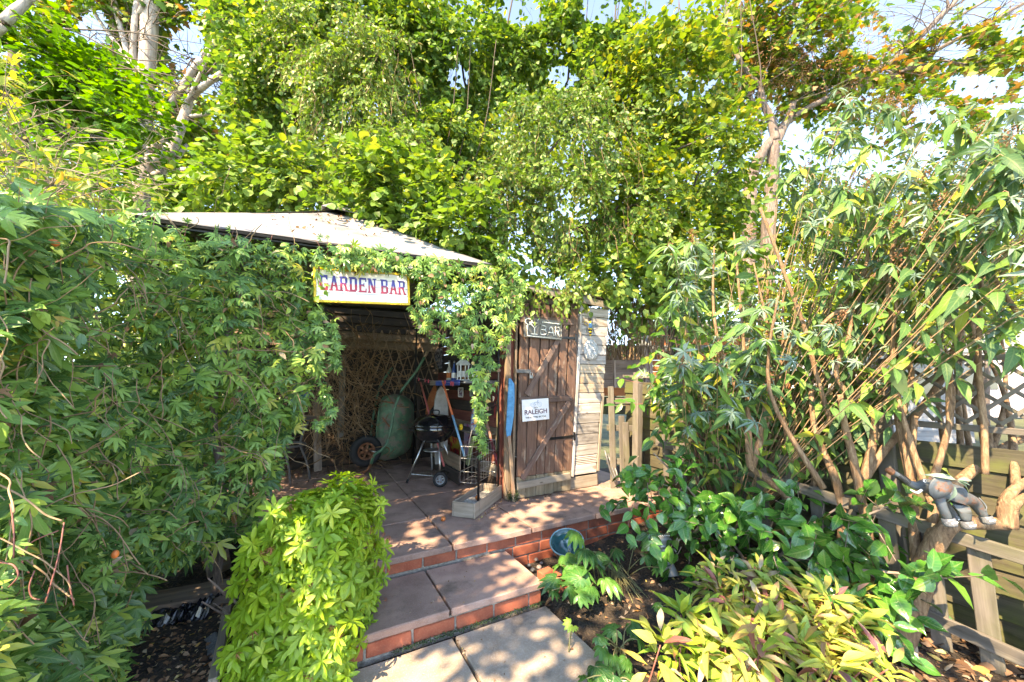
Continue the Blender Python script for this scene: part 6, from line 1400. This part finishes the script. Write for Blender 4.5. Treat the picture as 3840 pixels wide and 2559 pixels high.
leaves('foliage', ROS, P[r_], rosette_frames(N_[r_]), N_[r_], RNG.uniform(.055, .075, len(r_)), RNG.random(len(r_)), M['l_pieris'], pi)
P, N_ = pieris(800); P = P-N_*.10; leaves('inner_foliage', ROS[0], P, rosette_frames(N_), N_, RNG.uniform(.045, .055, len(P)), RNG.random(len(P))*.5, M['l_pieris'], pi)  # inner leaves kept to darker tones, painting shade into the gaps
P, N_ = pieris(110); P = P+N_*.012; RED = rosette(9, .6, blade([(0, 0), (.4, .07), (1, 0)], .2, .2), -.9, .1, 9); leaf_parts('red_shoot', [RED], P, rosette_frames(N_), N_, RNG.uniform(.03, .045, len(P)), M['l_pierisred'], pi)
bg = Bag()
for i in range(60): q = Vector((random.uniform(-1.35, -.72), random.uniform(1.68, 2.2), random.uniform(.3, .62))); bg.tube([Vector((-1.03+random.uniform(-.1, .1), 1.97+random.uniform(-.1, .1), 0)), q*.5+Vector((-1.03, 1.95, 0))*.5, q], [.008, .003], 5, 2)
bg.build('stems', M['maplebark'], pi, False, base_of(pi))

# ---- camellia
ca = thing('camellia_bush', K(2850, 2230, 2.5), 'glossy dark green camellia sprawling along the front of the picket fence', 'bush')
cb = [E_(2440, 1760, 2.75, 130, 120, .16), E_(2500, 1900, 2.75, 170, 130, .2), E_(2620, 2010, 2.6, 220, 150, .25), E_(2850, 2040, 2.4, 250, 150, .25), E_(3080, 2090, 2.25, 250, 150, .22), E_(3130, 1960, 2.25, 230, 130, .2), E_(3290, 1930, 2.05, 110, 60, .1), E_(3250, 2250, 2.05, 130, 80, .13), E_(2780, 1900, 2.5, 170, 80, .2), E_(3180, 2240, 2.15, 170, 110, .15), E_(3530, 2170, 1.8, 110, 36, .06), E_(2560, 1800, 2.7, 150, 60, .15)]
PP = []; YY = []; NN = []; T0 = []; T1 = []
for bi, (c, r) in enumerate(cb):
    area = math.pi*r[0]*r[2]*(FOC/c.y)**2; n = int(area*2.9/2600/5)+2; p, d = ellip(tuple(c), r, n, .3, 200+bi)
    dd = d+RNG.normal(size=d.shape)*.5+np.array([0, -.35, .1]); a, b, cc_, (t0, t1) = spray(p, norm(dd), .20, 5, .3, .6, .8, .25); PP.append(a); YY.append(b); NN.append(cc_+np.array([0, -.55, .1])); T0.append(t0); T1.append(t1)
P = np.vstack(PP); Y = np.vstack(YY); N_ = np.vstack(NN); k = P[:, 2] > .03; P, Y, N_ = P[k], Y[k], N_[k]
near = np.argsort(P[:, 1]+RNG.random(len(P))*.25)[:298]; r_ = np.setdiff1d(np.arange(len(P)), near); CV = [CAMEL, blade([(0, 0), (.12, .16), (.3, .29), (.52, .32), (.74, .2), (.9, .06), (1, 0)], .5, .1, wave=.14), blade([(0, 0), (.12, .12), (.3, .23), (.52, .27), (.74, .19), (.9, .08), (1, 0)], .2, .5, wave=.1)]
leaf_parts('leaf', CV, P[near], Y[near], N_[near], RNG.uniform(.078, .112, len(near)), M['l_camellia'], ca)
leaves('foliage', CV, P[r_], Y[r_], N_[r_], RNG.uniform(.075, .11, len(r_)), RNG.random(len(r_)), M['l_camellia'], ca); twigs('twigs', np.vstack(T0), np.vstack(T1), np.full(len(np.vstack(T0)), .003), M['greytwig'], ca)
base = K(2850, 2230, 2.5); base.z = .02
for i, (x, y, Yq) in enumerate(((2450, 1700, 2.7), (2520, 1850, 2.7), (2650, 1950, 2.6), (2900, 1950, 2.4), (3150, 1900, 2.25), (3330, 1900, 2.05), (3300, 2230, 2.0), (3560, 2170, 1.8), (3050, 2100, 2.25))):
    q = K(x, y, Yq); tube('stem', [base+Vector((random.uniform(-.1, .1), 0, 0)), base.lerp(q, .5)+Vector((0, 0, .07)), q], [.013, .009, .004], M['greytwig'], ca, 6, 4)

# ---- upright evergreen shrub against the gate
ph = thing('evergreen_shrub', K(2650, 1950, 3.0), 'upright green shrub with oval serrated leaves beside the shed end', 'shrub')
PP = []; YY = []; NN = []; T0 = []; T1 = []
for bi, (c, r) in enumerate([E_(2640, 1320, 3.0, 230, 140, .28), E_(2560, 1500, 2.95, 190, 170, .25), E_(2700, 1560, 3.0, 200, 180, .3), E_(2760, 1400, 3.1, 180, 150, .25), E_(2560, 1270, 3.1, 150, 90, .2)]):
    area = math.pi*r[0]*r[2]*(FOC/c.y)**2; n = int(area*2.1/1500/6)+2; p, d = ellip(tuple(c), r, n, .3, 300+bi)
    dd = d+RNG.normal(size=d.shape)*.5+np.array([0, -.2, .25]); a, b, cc_, (t0, t1) = spray(p, norm(dd), .22, 6, .3, .65, .8, .28); PP.append(a); YY.append(b); NN.append(cc_+np.array([0, -.4, 0])); T0.append(t0); T1.append(t1)
P = np.vstack(PP); Y = np.vstack(YY); N_ = np.vstack(NN); near = np.argsort(P[:, 1])[:220]; r_ = np.setdiff1d(np.arange(len(P)), near); OVS = [OV(.24, .3, .3), OV(.28, .25, .2)]
leaf_parts('leaf', OVS, P[near], Y[near], N_[near], RNG.uniform(.07, .10, len(near)), M['l_photinia'], ph)
leaves('foliage', OVS, P[r_], Y[r_], N_[r_], RNG.uniform(.065, .10, len(r_)), RNG.random(len(r_)), M['l_photinia'], ph); twigs('twigs', np.vstack(T0), np.vstack(T1), np.full(len(np.vstack(T0)), .0022), M['redstem'], ph)
for i in range(11):
    x = 2520+30*i; q = K(x+random.uniform(-30, 60), 1300+random.uniform(-50, 80), 3.05); b0 = K(2640+8*i, 1900, 3.0); b0.z = .1; tube('stem', [b0, b0.lerp(q, .5)+Vector((random.gauss(0, .03), 0, 0)), q], [.010, .007, .003], M['redstem'] if i % 3 == 0 else M['darktwig'], ph, 5, 4)

# ---- buddleia
bd = thing('buddleia_bush', K(3370, 2400, 2.02), 'large buddleia with gnarled tan trunk and arching stems filling the right side', 'bush')
BS = [((3362, 2410, 2.02), (3405, 2310, 2.0), (3450, 2200, 1.97), (3480, 2090, 1.94), (3520, 2020, 1.9), (3548, 1985, 1.88), (3600, 1962, 1.9), (3770, 1966, 1.86)), ((3470, 2150, 1.96), (3490, 2000, 1.98), (3500, 1905, 1.98), (3480, 1860, 2.0)), ((3455, 2190, 1.97), (3430, 2020, 2.02), (3424, 1860, 2.05), (3418, 1702, 2.1), (3430, 1560, 2.1)),
      ((3270, 2240, 2.2), (3262, 2050, 2.2), (3223, 1837, 2.2), (3195, 1700, 2.2), (3169, 1600, 2.2), (3150, 1480, 2.2)), ((3235, 1830, 2.2), (3250, 1760, 2.2), (3275, 1640, 2.2), (3270, 1540, 2.2)), ((3236, 1800, 2.2), (3290, 1720, 2.2), (3340, 1660, 2.2), (3400, 1600, 2.2), (3480, 1500, 2.15), (3560, 1380, 2.1)),
      ((3570, 1830, 1.98), (3640, 1770, 2.0), (3709, 1716, 2.02), (3780, 1670, 2.02), (3880, 1630, 2.0)), ((3770, 1975, 1.85), (3765, 1891, 1.85), (3810, 1830, 1.85), (3880, 1790, 1.85)), ((3790, 1980, 1.84), (3800, 1900, 1.83), (3850, 1860, 1.82)), ((3709, 1716, 2.02), (3690, 1600, 2.05), (3660, 1500, 2.05), (3671, 1374, 2.1), (3640, 1200, 2.1)),
      ((3150, 2100, 2.3), (3160, 1950, 2.3), (3135, 1804, 2.3), (3080, 1680, 2.35), (3054, 1600, 2.35), (3040, 1450, 2.4)), ((2990, 1900, 2.5), (2965, 1878, 2.5), (2880, 1800, 2.5), (2817, 1751, 2.5), (2807, 1680, 2.5), (2797, 1506, 2.5), (2780, 1350, 2.5)), ((2817, 1751, 2.5), (2850, 1650, 2.5), (2870, 1520, 2.5)),
      ((3217, 1545, 2.2), (3170, 1470, 2.2), (3137, 1403, 2.2), (3150, 1340, 2.2), (3177, 1288, 2.2), (3200, 1180, 2.2), (3240, 1047, 2.2), (3260, 900, 2.2)), ((3206, 1167, 2.2), (3140, 1170, 2.2), (3080, 1220, 2.2)), ((3340, 1000, 2.15), (3240, 1060, 2.2), (3150, 1150, 2.2)), ((3384, 1560, 2.1), (3418, 1403, 2.1), (3385, 1330, 2.1), (3361, 1271, 2.1), (3335, 1150, 2.1), (3332, 1087, 2.1), (3345, 943, 2.1), (3400, 800, 2.1), (3440, 650, 2.1)),
      ((3562, 1600, 2.0), (3562, 1374, 2.0), (3600, 1250, 2.0), (3625, 1156, 2.0), (3671, 1018, 2.0), (3720, 880, 2.0)), ((3694, 1780, 1.9), (3690, 1600, 1.9), (3671, 1400, 1.9), (3672, 1250, 1.9), (3680, 1050, 1.9)), ((3120, 1600, 2.3), (3060, 1400, 2.3), (3017, 1230, 2.3), (2950, 1050, 2.3), (2902, 915, 2.3), (2850, 780, 2.3)), ((3900, 1250, 1.8), (3820, 1180, 1.8), (3700, 1000, 1.8))]
for i, pts in enumerate(BS):
    r0 = .044 if i == 0 else (.025 if i < 13 else .014); tube('trunk' if i == 0 else 'stem', [K(*q) for q in pts], [r0*1.5, r0, r0*.8, r0*.62] if i == 0 else [r0, r0*.85, r0*.6], M['bark'], bd, 12 if i == 0 else 8, 5)
tube('trunk_base', [K(3345, 2440, 2.0), K(3362, 2390, 2.02), K(3400, 2320, 2.0), K(3420, 2270, 1.98)], [.085, .07, .055, .046], M['bark'], bd, 14, 4)
rr = random.Random(77); thin = Bag(); budP = []; budY = []; budN = []; tipP = []; tipN = []; panP = []
nodes = [K(*pts[k]) for pts in BS for k in (-1, -2, len(pts)//2)]
for i in range(20):
    x0 = 2700+56*i+rr.uniform(-20, 20); y0 = float(np.interp(x0, [2700, 3000, 3400, 3850], [1700, 1800, 1800, 1900]))+rr.uniform(-120, 40); Y0 = float(np.interp(x0, [2600, 3000, 3900], [2.6, 2.35, 1.85]))+rr.uniform(-.15, .3)
    x1 = x0+rr.gauss(0, 90)+(x0-3250)*.10; y1 = y0-rr.uniform(450, 1000); p0 = K(x0, y0, Y0); p3 = K(x1, y1, Y0+rr.uniform(-.1, .25)); pm_ = p0.lerp(p3, .5)+Vector((rr.gauss(0, .05), rr.gauss(0, .05), 0))
    near_ = min([n_ for n_ in nodes if n_.z < p0.z+.1] or nodes, key=lambda n_: (n_-p0).length)
    if (near_-p0).length < .3: p0 = near_
    tube('stem', [p0, pm_, p3], [.018, .011, .005], M['bark'], bd, 6, 5)
    nodes += [p0.lerp(pm_, .6), pm_, pm_.lerp(p3, .5), p3]
nuse = {}
targets = []
for i in range(215):
    tx = rr.uniform(2520, 4000); ty = rr.triangular(380, 1420, 800) if tx > 2900 else rr.uniform(950, 1600)
    if tx > 3300 and ty < 520 and rr.random() < .6: ty += 300
    targets.append((tx, ty))
for tx, ty in targets:
    Yt = float(np.interp(tx, [2400, 3000, 3900], [2.7, 2.35, 1.75]))+rr.uniform(-.28, .35); tip = K(tx, ty, Yt)
    cand = [n_ for n_ in nodes if n_.z < tip.z-.12 and abs(n_.x-tip.x) < .75]
    cand = [n_ for n_ in cand if (n_-tip).length < .62]
    if not cand: continue; b0 = min(cand, key=lambda n_: (n_-tip).length+rr.uniform(0, .2)+nuse.get(tuple(n_), 0)*.12+abs(n_.x-tip.x)*.5); nuse[tuple(b0)] = nuse.get(tuple(b0), 0)+1
    mid = b0.lerp(tip, .5)+Vector((rr.gauss(0, .09), rr.gauss(0, .07), rr.gauss(.05, .05))); dr = (tip-mid).normalized(); bend = Vector((dr.x*.10, -.05, -.02)); pts = spline([b0, mid, tip, tip+dr*.08+bend], 5); thin.tube(pts, [.0034, .0022, .0015], 5, 1)
    L_ = len(pts)
    for k in range(int(L_*.30), L_-1):
        for s_ in (-1, 1):
            if rr.random() < .28: continue
            d = (pts[k+1]-pts[k]).normalized(); lat = d.cross(Vector((0, -.3, 1))).normalized()*s_
            budP.append(tuple(pts[k])); budY.append(tuple(d*.35+lat*.9+Vector((rr.gauss(0, .3), rr.gauss(-.25, .3), rr.gauss(-.45, .3))))); budN.append((rr.gauss(0, .35), rr.gauss(-.55, .3), rr.gauss(.75, .3)))
    tipP.append(tuple(pts[-1])); tipN.append(tuple(dr+Vector((0, -.25, .35))))
    if rr.random() < .32: panP.append((pts[-1], dr))
o = thin.build('thin_stems', M['twig'], bd, True, base_of(bd)); o['kind'] = 'stuff'
P = np.array(budP); Y = np.array(budY); N_ = np.array(budN); X_, Y2_ = pix_np(P); vis = (X_ < 3840) & (Y2_ > 0) & (P[:, 1] > 1.2); P, Y, N_ = P[vis], Y[vis], N_[vis]
near = np.argsort(P[:, 1])[:180]; r_ = np.setdiff1d(np.arange(len(P)), near); BV = [BUDL, blade([(0, 0), (.08, .05), (.24, .15), (.42, .165), (.62, .12), (.82, .05), (1, 0)], .2, .75, wave=.14), blade([(0, 0), (.1, .04), (.28, .10), (.48, .13), (.7, .11), (.87, .05), (1, 0)], .45, .35, wave=.12)]
leaf_parts('leaf', BV, P[near], Y[near], N_[near], RNG.uniform(.10, .165, len(near)), M['l_budleaf'], bd)
leaves('foliage', BV, P[r_], Y[r_], N_[r_], RNG.uniform(.09, .155, len(r_)), RNG.random(len(r_)), M['l_budleaf'], bd)
TIPS = [rosette(12, .5, blade([(0, 0), (.15, .05), (.4, .105), (.7, .075), (1, 0)], .35, .5), -.5, .65, 21), rosette(9, .55, blade([(0, 0), (.15, .05), (.4, .12), (.7, .08), (1, 0)], .35, .6), -.3, .8, 22)]
P = np.array(tipP); N_ = norm(np.array(tipN)); ex_ = np.repeat(P, 2, 0)[:]+RNG.normal(size=(len(P)*2, 3))*.09; P2 = np.vstack([P, ex_]); N2 = np.vstack([N_, norm(np.repeat(N_, 2, 0)+RNG.normal(size=(len(P)*2, 3))*.5)])
near = np.argsort(P2[:, 1])[:110]; r_ = np.setdiff1d(np.arange(len(P2)), near)
leaf_parts('shoot_tip', TIPS, P2[near], rosette_frames(N2[near]), N2[near], RNG.uniform(.05, .10, len(near)), M['l_budtip'], bd)
leaves('shoot_tips', TIPS, P2[r_], rosette_frames(N2[r_]), N2[r_], RNG.uniform(.045, .095, len(r_)), RNG.random(len(r_)), M['l_budtip'], bd)
# leaves lying over the elephant
for (px, py, dx, dz, s_, mt) in ((3580, 1825, -.1, -1, .07, 'l_budtip'), (3590, 1800, .8, .1, .085, 'l_budtip'), (3585, 1800, -.9, .35, .10, 'l_budtip'), (3590, 1805, .8, -.35, .085, 'l_budtip'), (3590, 1800, .5, -.1, .07, 'l_budtip'), (3530, 1758, 1, -.35, .085, 'l_hazelyel')):
    p = e(px, py, -.075); leaf_parts('leaf', [BV[0]], [tuple(p)], [(dx, -.05, dz)], [(.1, -.8, .6)], [s_], M[mt], bd)
# dead flower panicles
pp_ = []
for p, dr in panP:
    for k in range(70): t = rr.random(); rad = .022*(1-t*.75); pp_.append(tuple(p+dr*(t*.12)+Vector((rr.gauss(0, rad), rr.gauss(0, rad), rr.gauss(0, rad)-.02*t))))
pp_ = np.array(pp_); leaves('seed_heads', blade([(0, 0), (.5, .3), (1, 0)], .2, .1), pp_, RNG.normal(size=pp_.shape), RNG.normal(size=pp_.shape), np.full(len(pp_), .012), RNG.random(len(pp_))*.5, M['l_keys'], bd)

# ---- hellebores
def hellebore(label, spots, rad, seed, name='hellebore', cat='plant', mat='l_helle', base=None):
    rr = random.Random(seed); b0 = base if base is not None else G(spots[0][0], spots[0][1]+90, 0); b0 = Vector((b0.x, b0.y, .0)); t_ = thing(name, b0, label, cat)
    for i, (px, py, Yq, s_) in enumerate(spots):
        p = K(px, py, Yq); n = Vector((rr.gauss(0, .25), rr.gauss(-.55, .2), 1)).normalized(); an = rr.uniform(0, 6.28); yd = Vector((math.cos(an), math.sin(an)-.4, -.1))
        leaf_parts('leaf', [HELLE], [tuple(p)], [tuple(yd)], [tuple(n)], [rad*s_], M[mat], t_)
        tube('leaf_stalk', [b0+Vector((rr.uniform(-.03, .03), rr.uniform(-.03, .03), 0)), b0.lerp(p, .5)+Vector((0, 0, .03)), p], [.004, .003, .0025], M['vinestem'], t_, 5, 3)
    return t_
hellebore('large hellebore with glossy fingered leaves against the brick wall by the step', [(2160, 1995, 2.62, 1.0), (2120, 2085, 2.55, 1.0), (2195, 2060, 2.5, .95), (2235, 2080, 2.6, .8), (2150, 2120, 2.42, 1.05), (2235, 2125, 2.42, 1.0), (2290, 2110, 2.5, .85), (2085, 2170, 2.35, .85), (2130, 2200, 2.28, .85), (2180, 2165, 2.32, .95), (2270, 2170, 2.38, .85), (2100, 2120, 2.45, .9), (2215, 2200, 2.3, .7), (2305, 2060, 2.75, .7), (2170, 2230, 2.22, .6), (2070, 2215, 2.25, .55)], .125, 1, base=G(2250, 2200, 0))
hellebore('young hellebore with five spread leaflets standing near the watering can', [(2420, 2085, 2.62, 1.0), (2475, 2130, 2.5, .7), (2380, 2040, 2.8, .5)], .105, 2, base=G(2360, 2160, 0))
hellebore('small hellebore seedling alone on the bare soil', [(2475, 2265, 2.12, .8), (2462, 2280, 2.1, .5)], .055, 3)
hellebore('low hellebore with pale edged leaves at the path edge near the bottom', [(2310, 2360, 2.02, 1.0), (2365, 2340, 2.05, .9), (2390, 2400, 1.95, .9), (2260, 2430, 1.88, 1.0), (2300, 2460, 1.84, .9), (2350, 2470, 1.84, .8), (2240, 2390, 1.92, .7)], .075, 4, base=G(2320, 2450, 0))
hellebore('dark hellebore cut by the bottom edge beside the path', [(2230, 2500, 1.78, 1.0), (2300, 2530, 1.75, 1.0), (2370, 2560, 1.74, 1.1), (2200, 2545, 1.72, .9), (2270, 2590, 1.7, 1.0), (2440, 2575, 1.76, 1.0)], .08, 5, base=G(2300, 2580, 0))
hellebore('tiny light green seedling beside the path slab', [(2140, 2340, 2.02, 1), (2150, 2350, 2.0, .7)], .04, 6, mat='l_light')
# straw coloured leaf stalks of the large hellebore
sk = Bag()
for i in range(34): p = G(2310+random.uniform(-25, 20), 2150+random.uniform(-10, 20), .02); q = G(2300+random.uniform(-40, 130), 2235+random.uniform(-30, 30), .005); sk.tube([p+Z*.06, p.lerp(q, .5)+Z*.035, q], .0018, 4, 3)
o = sk.build('straw_stalks', M['vinestem']); tag(o, None, None, None, 'stuff')

# ---- yellowing peony clumps
def peony(label, spots, seed, mat, n_each=10, size=.092, nparts=260, h=.27):
    rr = random.Random(seed); b0 = G(spots[0][0], spots[0][1], 0); t_ = thing('peony_clump', b0, label, 'plant'); P = []; Y = []; N = []; st_ = Bag()
    for (px, py, hh) in spots:
        g0 = G(px, py, 0); tip = g0+Vector((rr.gauss(0, .05), rr.gauss(-.02, .05), hh)); st_.tube([g0, g0.lerp(tip, .5)+Vector((rr.gauss(0, .015), rr.gauss(0, .015), 0)), tip], [.004, .0028], 5, 3)
        for lvl in range(3):
            c = g0.lerp(tip, 1-.27*lvl)
            for k in range(n_each-2*lvl):
                a = rr.uniform(0, 6.283); el_ = rr.uniform(.15, 1.15)-.45*lvl; d = Vector((math.cos(a)*math.cos(el_), math.sin(a)*math.cos(el_), math.sin(el_)))
                P.append(tuple(c+d*rr.uniform(.01, .05))); Y.append(tuple(d)); N.append(tuple(Vector((0, 0, 1))+Vector((rr.gauss(0, .35), rr.gauss(-.3, .35), 0))-d*.3))
    st_.build('stems', M['redstem'], t_, True, b0)['kind'] = 'stuff'
    P = np.array(P); Y = np.array(Y); N = np.array(N); dv = P[:, 1]-P[:, 2]*1.2; near = np.argsort(dv)[:nparts]; r_ = np.setdiff1d(np.arange(len(P)), near)
    LV = [blade([(0, 0), (.12, .045), (.35, .12), (.58, .14), (.8, .085), (1, 0)], .35, .35, wave=.12), blade([(0, 0), (.12, .04), (.35, .10), (.58, .115), (.8, .08), (1, 0)], .5, .7, wave=.2), blade([(0, 0), (.12, .05), (.35, .13), (.58, .15), (.8, .1), (1, 0)], .2, .15, wave=.2)]
    leaf_parts('leaf', LV, P[near], Y[near], N[near], RNG.uniform(size*.75, size*1.2, len(near)), M[mat], t_)
    if len(r_): leaves('foliage', LV, P[r_], Y[r_], N[r_], RNG.uniform(size*.7, size*1.15, len(r_)), RNG.random(len(r_)), M[mat], t_)
    return t_
rr0 = random.Random(5)
def spots_(cx, cy, sx, sy, n, h0, h1): return [(cx+rr0.gauss(0, sx), cy+rr0.gauss(0, sy), rr0.uniform(h0, h1)) for _ in range(n)]
peony('tallest yellowing peony clump with red tinged tips in front of the camellia', spots_(2750, 2370, 70, 30, 15, .15, .27), 1, 'l_rodg')
peony('yellow and purple peony clump on the right below the camellia', spots_(3020, 2390, 90, 40, 19, .14, .26), 2, 'l_rodg')
peony('yellowing peony clump with brown dead leaves at the bottom edge', spots_(2900, 2540, 130, 40, 20, .12, .22), 3, 'l_rodg', size=.105)
peony('green leaved peony shoots at the front left of the yellow clumps', spots_(2560, 2510, 50, 40, 6, .12, .20), 4, 'l_rodggreen', 8)
peony('low yellow peony clump at bottom right beside the leaf litter', spots_(3180, 2530, 50, 40, 7, .08, .17), 6, 'l_rodg', 8, .10)

# ---- moss and weeds at the jamb foot, ivy at the patio end
mo = thing('mossy_weed', W(-.03, -.03, 0), 'tuft of dark mossy weed at the foot of the left door jamb', 'weed'); p_, d_ = ellip(tuple(W(-.04, -.04, .04)), (.06, .05, .07), 500, .2, 5); leaves('foliage', SIMPLE, p_, d_+RNG.normal(size=d_.shape)*.4, d_, np.full(len(p_), .014), RNG.random(len(p_)), M['l_moss'], mo)

# moss and grit along the foot of the bottom step
n = 900; P = np.array([tuple(W(random.uniform(-1.3, -.43), -1.128-abs(random.gauss(0, .012)), -.236+random.uniform(0, .008))) for _ in range(n)])
me = leafmesh('step_moss', SIMPLE, P, RNG.normal(size=P.shape), RNG.normal(size=P.shape)+np.array([0, -.4, 1]), RNG.uniform(.006, .013, n), RNG.random(n), (0, 0, 0)); me.materials.append(M['l_moss']); o = bpy.data.objects.new('step_moss', me); link(o, None, Vector((0, 0, 0))); o['kind'] = 'stuff'
# ---- fallen leaves
def litter(name, n, fn, s0, s1, mat=None, flat=.3):
    P = []; 
    while len(P) < n:
        q = fn()
        if q is not None: P.append(tuple(q))
    P = np.array(P); N = np.array([0, 0, 1.])+RNG.normal(size=P.shape)*flat; Yd = RNG.normal(size=P.shape)*np.array([1, 1, .15])
    me = leafmesh(name, [OV(.3, .5, .5), OV(.2, -.6, .8), MAPLE, SIMPLE], P, Yd, N, RNG.uniform(s0, s1, n)*RNG.uniform(.5, 1, n), RNG.random(n), (0, 0, 0), RNG.choice(4, n, p=[.35, .25, .1, .3])); me.materials.append(mat or M['l_litter'])
    o = bpy.data.objects.new(name, me); link(o, None, Vector((0, 0, 0))); o['kind'] = 'stuff'; return o
def bedfn():
    px = random.uniform(1960, 3950); py = random.uniform(1950, 2700); q = G(px, py, 0); a = (q-D0).dot(U); b = (q-D0).dot(V)
    if (a < -.40 and b < -.6) or b > -.66 or q.y < .8: return None
    if noise.noise(q*3) < -.25 and px < 3200 and random.random() < .7: return None
    q.z = bedz(q.x, q.y)+random.uniform(.002, .012); return q
litter('fallen_leaves', 2600, bedfn, .012, .05)
def rightfn():
    q = bedfn(); 
    if q is None or q.x < 1.3 or q.y > 2.3: return None
    q.z += random.uniform(0, .02); return q
litter('large_fallen_leaves', 300, rightfn, .04, .10, flat=.45)
def leftfn():
    q = G(random.uniform(350, 860), random.uniform(2250, 2700), 0)
    q.z = bedz(q.x, q.y)+random.uniform(.002, .012); return q
litter('fallen_leaves', 900, leftfn, .012, .045)
def patfn():
    a = random.uniform(-2.0, 1.3); b = random.choice([random.uniform(-.66, 2.0), random.uniform(-.2, -.04), random.uniform(-.62, -.1)])
    if a > .0 and b > -.04: return None
    return W(a, b, .004+random.uniform(0, .003))
litter('patio_debris', 420, patfn, .006, .018, flat=.2)
def fn2():
    t = random.random(); return W(random.uniform(-.05, .7), -.045-abs(random.gauss(0, .02)), .005)
litter('door_debris', 240, fn2, .006, .02, flat=.3)
def fn3():
    q = TP(random.uniform(0, .6), -.015-abs(random.gauss(0, .022)), .005); return q
litter('trough_debris', 160, fn3, .008, .02, flat=.3)
def fn4(): return W(random.uniform(-1.6, -.43), random.uniform(-1.13, -.66), -.116)
litter('step_debris', 60, fn4, .006, .02, flat=.2)
def fn5():
    return W(random.gauss(-1.0, .004) if random.random() < .45 else random.uniform(-1.6, -.45), random.uniform(-1.8, -1.15), -.236)
litter('path_debris', 90, fn5, .006, .022, flat=.25)
def fn7():
    s_ = random.random(); t_ = random.random()**.6; q = W(*cFL).lerp(W(*cFR), s_).lerp(W(*ap), t_*.88); q.z += .006-.035*math.sin(math.pi*t_*.9)*math.sin(math.pi*s_)+.012; return q
litter('canopy_litter', 110, fn7, .015, .05, flat=.35)
def fn6():
    a = random.uniform(-2.2, -.9); b = random.gauss(2.0, .2); return W(a, min(b, 2.3), .006+random.uniform(0, .02))
litter('back_debris', 500, fn6, .01, .035, flat=.4)
print('foliage tris', TRIS[0])
